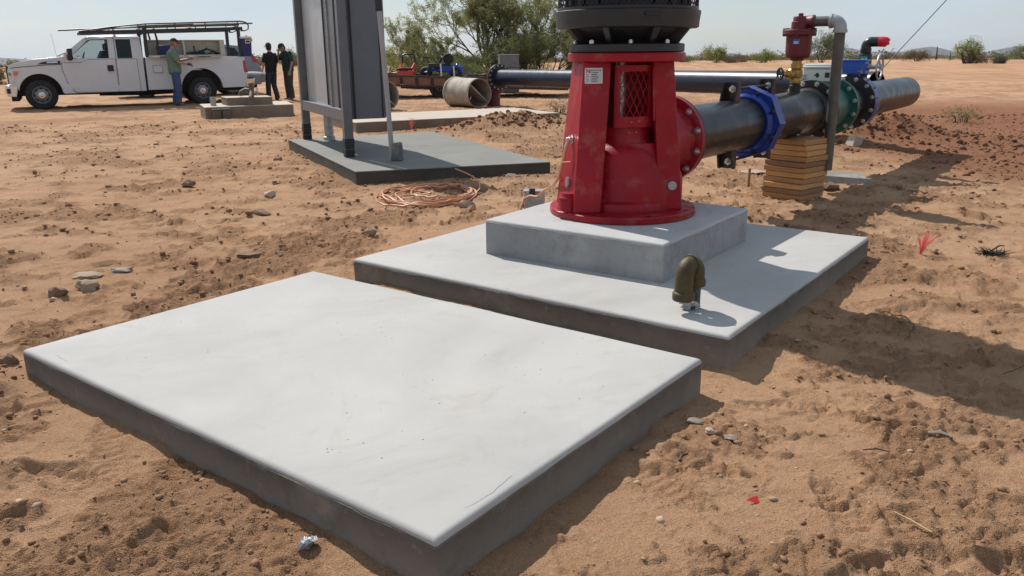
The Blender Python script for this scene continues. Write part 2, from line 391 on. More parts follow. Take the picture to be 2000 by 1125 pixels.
def ground_fields(x, y):
    d = np.hypot(x, y - 1.0)
    z = 0.05 * (fbm(x, y, 0.35, 3, 3) - 0.5)
    z += 0.030 * (fbm(x, y, 1.7, 4, 11) - 0.5)
    red = sstep(0.0, 1.6, (x - 4.6) * 0.75 + (y - 9.6) * 0.16 + 1.6 * (fbm(x, y, .4, 3, 5) - .5)) * sstep(26.5, 19.5, y + 0.10 * x) * sstep(8.3, 10.2, y + 0.18 * x)
    near3 = np.exp(-np.maximum(poly_sd(x, y, SLAB3), 0) / 0.30) * sstep(13.2, 12.0, y + .6 * x)
    # turned-over, crumbly clusters between flat trodden crust
    wx = x + .12 * (fbm(x, y, 2.2, 2, 601) - .5); wy = y + .12 * (fbm(x, y, 2.2, 2, 607) - .5)
    m1 = sstep(.535, .60, fbm(wx, wy, 1.25, 6, 23, .58))
    m2 = sstep(.57, .63, fbm(wx, wy * 1.25, 3.1, 5, 29, .58))
    ms = np.maximum(m1, .85 * m2)
    ms = np.maximum(ms, np.maximum(red * .75, near3))
    b1 = np.abs(fbm(x, y, 13.0, 3, 41) - .5) * 2; b2 = vnoise(x * 41, y * 41, 43); b3 = vnoise(x * 75, y * 75, 45)
    z += ms * (.026 * sstep(.02, .34, b1) * (.4 + .6 * vnoise(x * 9, y * 9, 47)) + .012 * b2 + .006 * b3 - .006)
    z += .0035 * (vnoise(x * 60, y * 60, 79) - .5) + .004 * (fbm(x, y, 21, 2, 71) - .5)
    # crust plates with broken edges
    cr_ = fbm(wx, wy, 2.9, 5, 501); cr2 = fbm(x, y, 5.5, 4, 511)
    msk = sstep(.42, .58, fbm(x, y, .8, 3, 521)) * (1 - red)
    z += .010 * msk * sstep(.50, .512, cr_) + .006 * sstep(.54, .552, cr2) * sstep(.45, .6, fbm(x, y, 1.1, 3, 531))
    edge = np.exp(-((cr_ - .506) / .010) ** 2) * msk + np.exp(-((cr2 - .546) / .008) ** 2) * .6
    z += edge * .016 * (vnoise(x * 55, y * 55, 541) - .30)
    cr3 = fbm(wx * .8, wy * 1.5, 4.6, 5, 551); e3 = np.exp(-((cr3 - .5) / .008) ** 2) * sstep(.42, .6, fbm(x, y, 1.4, 3, 561)); z += .005 * sstep(.498, .508, cr3) + e3 * .014 * (vnoise(x * 48, y * 48, 571) - .25)
    rough = np.maximum(ms, np.clip(edge, 0, 1) * .7)
    # shoe prints
    for (fx, fy, a) in FEET:
        m = (np.abs(x - fx) < .3) & (np.abs(y - fy) < .3)
        if not m.any(): continue
        px, py = x[m] - fx, y[m] - fy
        u = (px * math.cos(a) + py * math.sin(a)) / .155; v = (-px * math.sin(a) + py * math.cos(a)) / (.062 + .012 * np.sign(px * math.cos(a) + py * math.sin(a)))
        q = np.sqrt(u * u + v * v)
        tread = 0.0042 * np.sign(np.sin(u * 22)) * sstep(1.0, .8, q)
        z[m] += -0.017 * sstep(1.05, .82, q) + 0.015 * np.exp(-((q - 1.18) / .16) ** 2) * (fbm(x[m], y[m], 20, 2, 91)) * 1.6 + tread
    # wheel ruts on the open ground to the left and behind
    for (p, a, w) in [((-6, 9.2), 0.12, .13), ((-6, 10.9), 0.12, .13), ((-9, 15.5), .2, .14), ((-9, 17.2), .2, .14), ((-5, 6.3), -.25, .12), ((6, 14.5), -0.08, .15), ((6, 16.3), -.08, .15), ((0, 26), .05, .16), ((0, 27.8), .05, .16)]:
        z += 0.022 * track(x, y, p, a, w) * sstep(.3, .6, fbm(x, y, .5, 2, 97))
    # heaps of spoil
    def heap(cx, cy, h, sx, sy, rot=0):
        dx, dy = x - cx, y - cy
        u = (dx * math.cos(rot) + dy * math.sin(rot)) / sx; v = (-dx * math.sin(rot) + dy * math.cos(rot)) / sy
        return h * np.exp(-(u * u + v * v)) * (0.65 + 0.75 * fbm(x, y, 3.0, 4, 131))
    hp = heap(0.05, 15.3, .30, 1.05, .75, .3) + heap(-.45, 14.1, .10, .8, .6) + heap(5.75, 12.9, .33, .75, .55, -.3) + heap(6.9, 12.3, .10, 1.2, .7) + heap(-4.3, 12.1, .05, .5, 1.4)
    hp += heap(9.5, 15.5, .12, 2.0, 1.0) + heap(1.3, 14.5, .16, .5, .7)
    hp += heap(-2.32, 3.32, .11, .22, .22)
    z -= .065 * np.exp(-(((x - 1.0) / .42) ** 2 + ((y - 3.42) / .36) ** 2)) + .035 * np.exp(-(((x + .2) / .7) ** 2 + ((y - 1.9) / .5) ** 2)) + .03 * np.exp(-(((x - 1.75) / .3) ** 2 + ((y - 4.5) / .9) ** 2))
    z += hp; rough = np.maximum(rough, np.clip(hp * 6, 0, 1))
    z += np.clip(hp * 5, 0, 1) * 0.05 * (fbm(x, y, 8, 3, 141) - .45)
    # settle the ground at the pads: a little low along some edges, banked on others
    for poly, lift in ((SLAB1, 0.050), (SLAB2, .030), (SLAB3, .03), (SLAB4, .05), (OLDPAD, .05)):
        sd = poly_sd(x, y, poly)
        e = np.exp(-np.maximum(sd, 0) / 0.16)
        bank = lift * (fbm(x, y, 1.9, 4, 151) - .38) * 2.4
        z = z * (1 - e * .75) + e * bank * .8
        z = np.where(sd < -.06, np.minimum(z, -.06), z)
    # beyond the site the plain falls away very gently
    dd = np.hypot(x, y)
    z = z - 0.0105 * np.maximum(dd - 95, 0)
    z = z + 0.6 * sstep(60, 140, dd) * (fbm(x, y, .018, 3, 161) - .55)
    # low wash bank at the far edge of the cleared ground
    z = z + 0.28 * np.exp(-((dd - 72) / 5) ** 2) * sstep(.35, .6, fbm(x, y, .06, 3, 171)) * sstep(-5, 8, x)
    return z, rough, red

def gz(x, y):
    z, _, _ = ground_fields(np.array([float(x)]), np.array([float(y)]))
    return float(z[0])

def spacing(lo, base, grow, far):
    out = [0.0]; d = 0.0
    while d < far:
        g = grow if d < 32 else (0.05 if d < 200 else 0.14)
        d += max(base, g * d); out.append(d)
    return np.array(out)
def make_ground():
    fx = spacing(0, .0105, .0092, 16000)
    xs = np.concatenate([-fx[::-1][:-1], fx]) + 0.3
    fy = spacing(0, .0105, .0078, 16000); by = spacing(0, .05, .09, 400)
    ys = np.concatenate([1.6 - by[::-1][:-1], 1.6 + fy])
    X, Y = np.meshgrid(xs, ys)
    nx, ny = len(xs), len(ys)
    x = X.ravel(); y = Y.ravel()
    z, rough, red = ground_fields(x, y)
    co = np.stack([x, y, z], 1).astype(np.float32)
    i = np.arange(nx - 1); j = np.arange(ny - 1)
    I, J = np.meshgrid(i, j)
    a = (J * nx + I).ravel()
    q = np.stack([a, a + 1, a + 1 + nx, a + nx], 1).astype(np.int32)
    me = bpy.data.meshes.new('ground')
    me.vertices.add(len(co)); me.vertices.foreach_set('co', co.ravel())
    me.loops.add(q.size); me.loops.foreach_set('vertex_index', q.ravel())
    me.polygons.add(len(q)); me.polygons.foreach_set('loop_start', np.arange(len(q), dtype=np.int32) * 4)
    me.polygons.foreach_set('use_smooth', np.ones(len(q), dtype=bool))
    for nm, arr in (('rough', rough), ('red', red)):
        at = me.attributes.new(nm, 'FLOAT', 'POINT'); at.data.foreach_set('value', arr.astype(np.float32))
    me.update(calc_edges=True)
    o = bpy.data.objects.new('ground', me); COL.objects.link(o)
    o['kind'] = 'structure'; o['label'] = 'trampled sandy desert ground with footprints, ruts and crumbs of soil'
    m = bpy.data.materials.new('sandy_soil'); m.use_nodes = True
    nt = m.node_tree; b = nt.nodes['Principled BSDF']; N = nt.nodes.new; L = nt.links.new
    t = N('ShaderNodeTexCoord')
    def noise(sc, det=8, ro=.65):
        n = N('ShaderNodeTexNoise'); n.inputs['Scale'].default_value = sc; n.inputs['Detail'].default_value = det; n.inputs['Roughness'].default_value = ro
        L(t.outputs['Object'], n.inputs['Vector']); return n.outputs[0]
    def mixc(fac, c1, c2):
        k = N('ShaderNodeMix'); k.data_type = 'RGBA'
        if isinstance(fac, float): k.inputs[0].default_value = fac
        else: L(fac, k.inputs[0])
        for s_, c in ((6, c1), (7, c2)):
            if isinstance(c, tuple): k.inputs[s_].default_value = (*c, 1)
            else: L(c, k.inputs[s_])
        return k.outputs[2]
    def rng(v, a, b_, c=0., d=1.):
        k = N('ShaderNodeMapRange'); k.inputs[1].default_value = a; k.inputs[2].default_value = b_; k.inputs[3].default_value = c; k.inputs[4].default_value = d
        L(v, k.inputs[0]); return k.outputs[0]
    def attr(nm):
        k = N('ShaderNodeAttribute'); k.attribute_name = nm; return k.outputs['Fac']
    base = mixc(rng(noise(.7, 8), .35, .68), GC['a'], GC['b'])
    base = mixc(rng(noise(5, 8), .48, .72, 0, .55), base, GC['c'])
    base = mixc(rng(noise(.09, 5), .40, .62, 0, .5), base, GC['far'])
    base = mixc(rng(noise(2.3, 10, .72), .54, .66, 0, .36), base, GC['d'])
    base = mixc(rng(noise(26, 7, .75), .56, .70, 0, .5), base, GC['d'])
    base = mixc(rng(noise(.45, 7, .7), .50, .66, 0, .42), base, GC['c'])
    base = mixc(rng(attr('rough'), .1, 1, 0, .40), base, GC['d'])
    base = mixc(rng(attr('red'), 0, 1, 0, .85), base, GC['red'])
    base = mixc(rng(noise(160, 3, .7), .56, .70, 0, .6), base, GC['lt'])
    base = mixc(rng(noise(110, 4, .7), .57, .72, 0, .65), base, GC['dk'])
    L(base, b.inputs['Base Color'])
    b.inputs['Roughness'].default_value = 0.95; b.inputs['Specular IOR Level'].default_value = 0.12
    b0 = N('ShaderNodeBump'); b0.inputs['Distance'].default_value = 0.03; L(rng(attr('rough'), 0, 1, .12, .9), b0.inputs['Strength']); L(noise(24, 6, .7), b0.inputs['Height'])
    b1 = N('ShaderNodeBump'); b1.inputs['Strength'].default_value = 0.95; b1.inputs['Distance'].default_value = 0.020; L(b0.outputs[0], b1.inputs['Normal'])
    L(noise(38, 8, .75), b1.inputs['Height'])
    b2 = N('ShaderNodeBump'); b2.inputs['Strength'].default_value = 0.8; b2.inputs['Distance'].default_value = 0.004
    vo = N('ShaderNodeTexVoronoi'); vo.inputs['Scale'].default_value = 230; L(t.outputs['Object'], vo.inputs['Vector'])
    L(vo.outputs['Distance'], b2.inputs['Height']); L(b1.outputs[0], b2.inputs['Normal']); L(b2.outputs[0], b.inputs['Normal'])
    me.materials.append(m)
    return o
GC = dict(a=(0.530, 0.312, 0.180), b=(0.440, 0.245, 0.134), c=(0.372, 0.190, 0.097), d=(0.262, 0.129, 0.064), far=(0.56, 0.375, 0.240), red=(0.262, 0.108, 0.055), lt=(0.70, 0.52, 0.36), dk=(0.17, 0.090, 0.052))
make_ground()
# ------------------------------------------------------------------ mountains and haze
def make_mountains():
    def rng(name, label, az0, az1, dist, zbase, prof, depth, seed):
        # ridge with real depth: rows from front foot to crest to back foot
        n = 130; rows = 16; vs = []; fs = []
        az = np.linspace(az0, az1, n)
        el = np.interp(az, [p[0] for p in prof], [p[1] for p in prof])
        for k in range(rows):
            t = k / (rows - 1)
            prof_t = 1 - abs(t * 2 - 1)
            for i in range(n):
                d = dist + (t - .5) * depth
                x, y = d * math.sin(R(az[i])), d * math.cos(R(az[i]))
                crest = 1.4 + dist * math.tan(R(el[i]))
                nz = float(fbm(np.array([x]), np.array([y]), 1 / 700., 5, seed)[0])
                h = zbase + (crest - zbase) * min(1, prof_t ** .8 * (0.55 + .9 * nz)) if prof_t < .99 else crest
                h = min(h, crest)
                vs.append((x, y, h if prof_t > 0 else zbase - 20))
        for k in range(rows - 1):
            for i in range(n - 1):
                a = k * n + i; fs.append((a, a + 1, a + n + 1, a + n))
        o = MB().add(vs, fs).build(name, M_MTN, smooth=25)
        o['kind'] = 'structure'; o['label'] = label
    M_ = pm('desert_rock', (0.075, 0.062, 0.055), 0.95, var=0.3, scale=0.004)
    global M_MTN; M_MTN = M_
    rng('mountain_range', 'low blue mountain ridge behind the truck at the horizon', -38, -20, 9000, -110, [(-38, -.25), (-34, -.10), (-31, -.02), (-29.4, -.05), (-27.5, -.22), (-25, -.45), (-20, -1.2)], 1800, 5)
    rng('mountain_range', 'small pointed hill far behind the bushes right of the pump', 11.5, 17.2, 9500, -115, [(11.5, -1.0), (13.2, -.55), (14.4, -.18), (14.8, -.2), (15.6, -.45), (16.4, -.42), (17.2, -.8)], 1500, 9)
    rng('mountain_range', 'hazy blue mountain chain along the horizon at right', 15.8, 37, 10500, -120, [(15.8, -.9), (17.2, -.40), (18.2, -.36), (19, -.46), (20.0, -.28), (20.8, -.05), (21.5, .02), (22.3, -.14), (23, -.22), (23.8, -.2), (24.8, -.24), (25.6, -.02), (26.2, .07), (26.8, -.04), (27.6, -.3), (28.4, -.42), (29.2, -.3), (30.2, -.05), (31.0, .08), (32, .05), (34, -.2), (37, -.4)], 2200, 13)
make_mountains()

def make_haze():
    o = MB().bx(-12500, 12500, -900, 13500, -235, 130).build('haze', [], smooth=0) if False else None
    mb = MB().bx(-9500, 9500, -600, 12500, -236, 60)
    m = bpy.data.materials.new('desert_haze'); m.use_nodes = True
    nt = m.node_tree
    for n in list(nt.nodes): nt.nodes.remove(n)
    out = nt.nodes.new('ShaderNodeOutputMaterial'); v = nt.nodes.new('ShaderNodeVolumePrincipled')
    v.inputs['Color'].default_value = (0.80, 0.88, 1.0, 1); v.inputs['Density'].default_value = 3.6e-5
    v.inputs['Anisotropy'].default_value = 0.2
    nt.links.new(v.outputs[0], out.inputs['Volume'])
    o = mb.build('haze', m, smooth=0)
    o['kind'] = 'stuff'; o['label'] = 'pale dusty air'
    o.display_type = 'WIRE'
HAZE = True
if HAZE: make_haze()

# ------------------------------------------------------------------ concrete
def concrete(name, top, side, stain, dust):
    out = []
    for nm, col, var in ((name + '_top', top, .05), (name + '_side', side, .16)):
        m = bpy.data.materials.new(nm); m.use_nodes = True
        nt = m.node_tree; b = nt.nodes['Principled BSDF']; N = nt.nodes.new; L = nt.links.new
        t = N('ShaderNodeTexCoord')
        def noise(sc, det=8, ro=.6, dist=0):
            n = N('ShaderNodeTexNoise'); n.inputs['Scale'].default_value = sc; n.inputs['Detail'].default_value = det; n.inputs['Roughness'].default_value = ro; n.inputs['Distortion'].default_value = dist
            L(t.outputs['Object'], n.inputs['Vector']); return n.outputs[0]
        def rng(v, a, b_, c=0., d=1.):
            k = N('ShaderNodeMapRange'); k.inputs[1].default_value = a; k.inputs[2].default_value = b_; k.inputs[3].default_value = c; k.inputs[4].default_value = d
            L(v, k.inputs[0]); return k.outputs[0]
        def mixc(fac, c1, c2):
            k = N('ShaderNodeMix'); k.data_type = 'RGBA'; L(fac, k.inputs[0])
            for s_, c in ((6, c1), (7, c2)):
                if isinstance(c, tuple): k.inputs[s_].default_value = (*c, 1)
                else: L(c, k.inputs[s_])
            return k.outputs[2]
        lo = tuple(c * (1 - var) for c in col); hi = tuple(min(1, c * (1 + var)) for c in col)
        base = mixc(rng(noise(1.6, 7, .6, .3), .35, .65), lo, hi)
        if nm.endswith('_top'):
            base = mixc(rng(noise(.9, 6, .55, 1.2), .46, .70, 0, .75), base, stain)
            base = mixc(rng(noise(2.6, 8, .7, 2.0), .56, .72, 0, .5), base, dust)
            base = mixc(rng(noise(7, 10, .75, 1.5), .64, .8, 0, .3), base, tuple(c * .7 for c in col))
        else:
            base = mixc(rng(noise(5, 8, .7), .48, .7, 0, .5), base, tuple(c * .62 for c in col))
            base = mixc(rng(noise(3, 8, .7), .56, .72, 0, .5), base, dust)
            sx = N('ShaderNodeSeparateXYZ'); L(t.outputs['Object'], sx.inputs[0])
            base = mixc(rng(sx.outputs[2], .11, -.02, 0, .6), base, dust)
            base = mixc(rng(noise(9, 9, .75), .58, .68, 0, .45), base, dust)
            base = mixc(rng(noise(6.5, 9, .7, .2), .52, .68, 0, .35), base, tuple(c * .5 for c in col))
        vo = N('ShaderNodeTexVoronoi'); vo.inputs['Scale'].default_value = 22; L(t.outputs['Object'], vo.inputs['Vector'])
        pit = rng(vo.outputs['Distance'], .05, .09, 1, 0)
        sel = rng(noise(3.1, 3), .56 if nm.endswith('_top') else .47, .6)
        mu = N('ShaderNodeMath'); mu.operation = 'MULTIPLY'; L(pit, mu.inputs[0]); L(sel, mu.inputs[1])
        base = mixc(mu.outputs[0], base, tuple(c * .35 for c in side))
        L(base, b.inputs['Base Color'])
        b.inputs['Roughness'].default_value = .78 if nm.endswith('_top') else .9
        b.inputs['Specular IOR Level'].default_value = .25
        bp = N('ShaderNodeBump'); bp.inputs['Strength'].default_value = .25 if nm.endswith('_top') else .6; bp.inputs['Distance'].default_value = .006
        L(noise(14 if nm.endswith('_top') else 45, 8, .6, 1.0), bp.inputs['Height']); L(bp.outputs[0], b.inputs['Normal'])
        out.append(m)
    return out
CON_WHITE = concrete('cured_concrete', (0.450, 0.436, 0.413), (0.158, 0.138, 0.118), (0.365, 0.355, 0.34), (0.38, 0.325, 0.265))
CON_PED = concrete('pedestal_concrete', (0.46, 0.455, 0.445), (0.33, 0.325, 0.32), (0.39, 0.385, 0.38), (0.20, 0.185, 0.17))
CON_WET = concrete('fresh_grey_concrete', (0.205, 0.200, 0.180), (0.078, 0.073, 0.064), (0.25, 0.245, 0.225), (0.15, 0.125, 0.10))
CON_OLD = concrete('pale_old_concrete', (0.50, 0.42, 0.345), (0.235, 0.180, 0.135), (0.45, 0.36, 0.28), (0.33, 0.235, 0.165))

def slab(name, label, poly, z0, z1, mats, r=0.022, seed=1, rough=0.003, parent=None, side_w=None):
    # poly clockwise or ccw; rings of points with rounded corners and a rounded top arris
    A = sum(poly[i][0] * poly[(i + 1) % 4][1] - poly[(i + 1) % 4][0] * poly[i][1] for i in range(4))
    P = [Vector((p[0], p[1])) for p in (poly if A > 0 else poly[::-1])]
    cx = sum((p for p in P), Vector((0, 0))) / 4
    rnd = random.Random(seed)
    def outline(inset, rc):
        pts = []
        for i in range(4):
            a, b, c = P[i - 1], P[i], P[(i + 1) % 4]
            e0 = (b - a).normalized(); e1 = (c - b).normalized()
            n0 = Vector((-e0.y, e0.x)); n1 = Vector((-e1.y, e1.x))
            q = b + n0 * inset + n1 * inset * (1 if abs(n0.dot(n1)) < .3 else 1)
            cc = q + n0 * rc + n1 * rc
            for k in range(5):
                th = k / 4
                d = (-n0 * math.cos(th * PI / 2) - n1 * math.sin(th * PI / 2)).normalized()
                pts.append(cc + d * rc)
            nq = c + n1 * inset
            # straight run to the next corner
            st = pts[-1]; e2 = (P[(i + 2) % 4] - c).normalized(); n2 = Vector((-e2.y, e2.x))
            en = (c + n1 * inset + n2 * inset) - e1 * rc
            m = max(2, int((c - b).length / 0.045))
            for k in range(1, m):
                pts.append(st.lerp(en, k / m))
        return pts
    rc = 0.009
    rings = []
    prof = [(0.0, z0), (0.0, z0 + (z1 - r - z0) * .5), (0.0, z1 - r * 1.25), (-0.0015, z1 - r * 1.2), (0.001, z1 - r * 1.0)]
    for k in range(1, 6):
        th = k / 5 * PI / 2
        prof.append((r * (1 - math.cos(th)), z1 - r + r * math.sin(th)))
    prof.append((r * 3, z1 + .0008))
    base = outline(0, rc); n = len(base)
    xs = np.array([p.x for p in base]); ys = np.array([p.y for p in base])
    lip = (fbm(xs, ys, 9, 3, seed) - .5); wob = (fbm(xs, ys, 2.2, 3, seed + 3) - .5)
    vs = []
    for ri, (ins, z) in enumerate(prof):
        o = outline(ins, rc)
        for k in range(n):
            dirc = (o[k] - cx).normalized()
            off = rough * 2 * wob[k] + (rough * 3.2 * abs(lip[k]) if ri == 3 else 0)
            zz = z + (rough * 2.2 * lip[k] if ri in (2, 3, 4) else (rough * .8 * wob[k] if 4 < ri < len(prof) - 1 else 0))
            p = o[k] + dirc * off
            vs.append((p.x, p.y, zz))
    fs = []; mi = []
    mb = MB()
    for ri in range(len(prof) - 1):
        for k in range(n):
            k2 = (k + 1) % n
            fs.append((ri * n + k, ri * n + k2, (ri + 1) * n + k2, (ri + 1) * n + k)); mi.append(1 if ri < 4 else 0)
    fs.append(tuple(range((len(prof) - 1) * n, len(prof) * n))); mi.append(0)
    mb.v = vs; mb.f = fs; mb.m = mi
    # local origin at the pad's centre
    c3 = Vector((cx.x, cx.y, 0))
    mb.v = [tuple(Vector(v) - c3) for v in mb.v]
    o = mb.build(name, mats, parent, smooth=40)
    o.location = c3
    if label: tag(o, label, 'concrete pad')
    return o
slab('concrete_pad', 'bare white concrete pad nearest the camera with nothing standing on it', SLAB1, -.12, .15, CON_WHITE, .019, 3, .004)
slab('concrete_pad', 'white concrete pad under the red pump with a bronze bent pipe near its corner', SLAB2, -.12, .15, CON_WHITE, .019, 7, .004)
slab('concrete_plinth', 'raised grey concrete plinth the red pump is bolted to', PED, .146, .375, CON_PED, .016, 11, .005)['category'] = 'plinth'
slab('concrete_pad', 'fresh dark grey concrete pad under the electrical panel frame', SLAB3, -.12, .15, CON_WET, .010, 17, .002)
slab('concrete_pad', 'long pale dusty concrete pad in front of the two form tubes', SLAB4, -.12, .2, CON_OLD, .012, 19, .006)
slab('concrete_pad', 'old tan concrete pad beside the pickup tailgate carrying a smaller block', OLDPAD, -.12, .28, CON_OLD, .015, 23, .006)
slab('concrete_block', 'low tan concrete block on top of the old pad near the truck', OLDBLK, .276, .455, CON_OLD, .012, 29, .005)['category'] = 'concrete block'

def make_cracks():
    pad = [o for o in COL.objects if o.get('label', '').startswith('bare white')][0]
    L = pad.location; mc = pm('crack_line', (.20, .185, .165), .9)  # hairline cracks drawn as thin darker tubes on the pad top
    rnd = random.Random(21)
    A, D, C_ = Vector((-2.172, 3.423)), Vector((-.21, 1.916)), Vector((.799, 3.238))
    inn = Vector((.609, .793))
    for (s0, s1, off) in ((.08, .13, .06),):
        pts = []
        for k in range(9):
            f = s0 + (s1 - s0) * k / 8; p = A.lerp(D, f) + inn * (off + .012 * math.sin(f * 40) + rnd.uniform(-.004, .004)); pts.append((p.x - L.x, p.y - L.y, .1508))
        MB().tube(pts, [.0004] + [.0007] * 7 + [.0004], 4).build('crack', mc, pad, smooth=0)
    inn2 = (A - D).normalized()
    for (s0, s1, off) in ((.10, .24, .040),):
        pts = []
        for k in range(9):
            f = s0 + (s1 - s0) * k / 8; p = D.lerp(C_, f) + inn2 * (off + .01 * math.sin(f * 30) + rnd.uniform(-.003, .003)); pts.append((p.x - L.x, p.y - L.y, .1508))
        MB().tube(pts, [.0004] + [.0007] * 7 + [.0004], 4).build('crack', mc, pad, smooth=0)
make_cracks()
# ------------------------------------------------------------------ red pump head
def text(body, size, mat, parent, M, name='lettering', bold=0.0, align='LEFT', ext=0.0004):
    cu = bpy.data.curves.new(name, 'FONT'); cu.body = body; cu.size = size; cu.extrude = ext; cu.offset = bold
    cu.align_x = align; cu.resolution_u = 3
    cu.materials.append(mat)
    tmp = bpy.data.objects.new(name + '_curve', cu); COL.objects.link(tmp)
    bpy.context.view_layer.update()
    me = bpy.data.meshes.new_from_object(tmp.evaluated_get(bpy.context.evaluated_depsgraph_get()))
    bpy.data.objects.remove(tmp); bpy.data.curves.remove(cu)
    me.name = name
    if not me.materials: me.materials.append(mat)
    o = bpy.data.objects.new(name, me); COL.objects.link(o); o.parent = parent; o.matrix_local = M
    return o
def many(name, mat, parent, mats, prof, n=6, prof2=None, n2=8):
    # one mesh shared by single bolts, screws, rivets ...
    mb = MB().lathe(prof, n)
    if prof2: mb.lathe(prof2, n2)
    o = mb.build(name, mat, parent)
    for k, T in enumerate(mats):
        c = o if k == 0 else link_copy(o, parent)
        c.matrix_local = T
NUT1 = [(.026, -.001), (.026, .004), (.019, .0041), (.019, .022)]
NUT2 = [(.0115, .022), (.0115, .040)]
M_PLATE = pm('nameplate_white', (0.62, 0.62, 0.62), 0.4, var=0.05)
M_INK = pm('black_ink', (0.03, 0.03, 0.04), 0.6)
M_INKRED = pm('red_ink', (0.5, 0.02, 0.04), 0.6)

def make_pump():
    t = thing('pump_head', 'red vertical pump discharge head with mesh window bolted to the concrete plinth', 'pump', (PC[0], PC[1], .375))
    ZT = .955
    m = MB().lathe([(.10, 0), (.462, 0), (.474, .006), (.474, .040), (.468, .046), (.10, .046)], 64)
    bf = m.build('base_flange', M_RED, t, smooth=40)
    many('bolt_hole', M_DARK, bf, [Matrix.Translation((.435 * math.cos(2 * PI * k / 8 + .25), .435 * math.sin(2 * PI * k / 8 + .25), 0)) for k in range(8)], [(.017, .0465), (.017, .0475)], 14)
    m = MB().lathe([(.22, ZT), (.355, ZT), (.366, ZT + .006), (.366, 1.003), (.36, 1.009), (.22, 1.009)], 64)
    m.build('top_flange', M_RED, t, smooth=40)
    # four box-section legs; front ones as measured, rear mirrored
    for sx, (t0, t1, b0, b1) in ((-1, (-.289, -.118, -.345, -.172)), (1, (.150, .268, .232, .352))):
        for sy in (-1, 1):
            if sy == 1: t0, t1, b0, b1 = (-.30, -.13, -.36, -.17) if sx < 0 else (.13, .27, .19, .335)
            yo, yi = (-.232, -.120), (-.312, -.175)      # top outer/inner, bottom outer/inner
            fb = -.312
            if sx == 1 and sy == -1: (t0, t1, b0, b1) = (.140, .268, .205, .356); yo, fb = (-.190, -.100), -.205
            p = [(b0, yo[0] - .08, .044), (b1, yi[0] - .137 + .057, .044), (b1, yi[1], .044), (b0, yi[1], .044),
                 (t0, yo[0], ZT + .002), (t1, yo[0], ZT + .002), (t1, yi[0] + .0 if False else yo[1], ZT + .002), (t0, yo[1], ZT + .002)]
            p[0] = (b0, fb, .044); p[1] = (b1, fb, .044)
            if sy == 1:
                p = [(x, -y, z) for (x, y, z) in p]
                p = [p[1], p[0], p[3], p[2], p[5], p[4], p[7], p[6]]
            MB().hexa(p).build('leg', M_RED, t, smooth=30, bevel=.010, bseg=3)
    for sx in (-1, 1):
        if sx > 0:
            p = [(.308, -.18, .044), (.330, -.18, .044), (.330, .20, .044), (.308, .20, .044), (.240, -.15, ZT + .001), (.262, -.15, ZT + .001), (.262, .17, ZT + .001), (.240, .17, ZT + .001)]
        else:
            p = [(-.343, -.285, .044), (-.320, -.285, .044), (-.400, .10, .044), (-.425, .10, .044), (-.287, -.215, ZT + .001), (-.265, -.215, ZT + .001), (-.305, .08, ZT + .001), (-.330, .08, ZT + .001)]
        sp = MB().hexa(p).build('side_panel', M_RED, t, smooth=30)
        if sx < 0:
            q = MB()
            q.lathe([(.033, 0), (.033, .012), (.006, .0125), (.006, .002)], 20, Matrix.Translation((-.366, -.13, .217)) @ Matrix.Rotation(.21, 4, 'Z') @ Matrix.Rotation(-PI / 2, 4, 'Y'))
            q.build('pipe_plug', pm('pale_plug', (0.40, 0.37, 0.35), .5), sp)
            q = MB(); hexnut(q, (-.343, -.13, .487), Matrix.Rotation(.2, 4, 'Z') @ Matrix.Rotation(-PI / 2, 4, 'Y'), .024, .022, .013, .04)
            q.build('ground_bolt', M_ZINC, sp)
    MB().bx(-.25, .25, .12, .14, .40, ZT).build('rear_panel', M_RED, t, smooth=0)
    # bell shaped body in the recess
    prof = [(.315, .044), (.315, .085), (.305, .098), (.275, .104), (.262, .118), (.258, .33), (.252, .375), (.232, .412), (.200, .442), (.178, .462), (.170, .49), (.170, .558)]
    MB().lathe(prof, 56).build('bell', M_RED, t, smooth=50)
    MB().lathe([(.345, .044), (.345, .21), (.335, .25), (.30, .33), (.26, .46)], 56, Matrix.Translation((.055, .075, 0))).build('volute', M_RED, t, smooth=50)
    # curved window plate with diamond mesh guard
    ca = -PI / 2 + R(10.5)
    def arc(r, a0, a1, z0, z1, th=.008, n=14, mb=None):
        mb = mb or MB(); vs = []; fs = []
        for i in range(n + 1):
            a = a0 + (a1 - a0) * i / n
            for (rr, z) in ((r, z0), (r, z1), (r - th, z1), (r - th, z0)):
                vs.append((rr * math.cos(a), rr * math.sin(a), z))
        for i in range(n):
            for k in range(4):
                fs.append((i * 4 + k, (i + 1) * 4 + k, (i + 1) * 4 + (k + 1) % 4, i * 4 + (k + 1) % 4))
        fs.append((3, 2, 1, 0)); fs.append(tuple(n * 4 + k for k in range(4)))
        return mb.add(vs, [tuple(reversed(f)) for f in fs])
    rp = .205; w, wo = R(37), R(27)
    wp = MB()
    arc(rp, ca - w, ca + w, .562, .628, mb=wp); arc(rp, ca - w, ca + w, .898, .935, mb=wp)
    arc(rp, ca - w, ca - wo, .6279, .8981, n=4, mb=wp); arc(rp, ca + wo, ca + w, .6279, .8981, n=4, mb=wp)
    wo_ = wp.build('window_plate', M_RED, t, smooth=40)
    g = MB()
    nd = 4.5; wa = 2 * wo
    zr = .27; dz = .092
    def pt(a, z, r): return (r * math.cos(a), r * math.sin(a), z)
    for s in (1, -1):
        for k in range(-8, 14):
            pts = []
            for i in range(25):
                z = .628 + zr * i / 24
                u = (k + s * (z - .628) / dz) / nd
                if -0.001 <= u <= 1.001: pts.append(pt(ca - wo + wa * u, z, rp - .004))
            if len(pts) > 2: g.tube(pts, .0028, 4)
    gg = g.build('mesh_guard', M_RED, wo_, smooth=0)
    tl = []
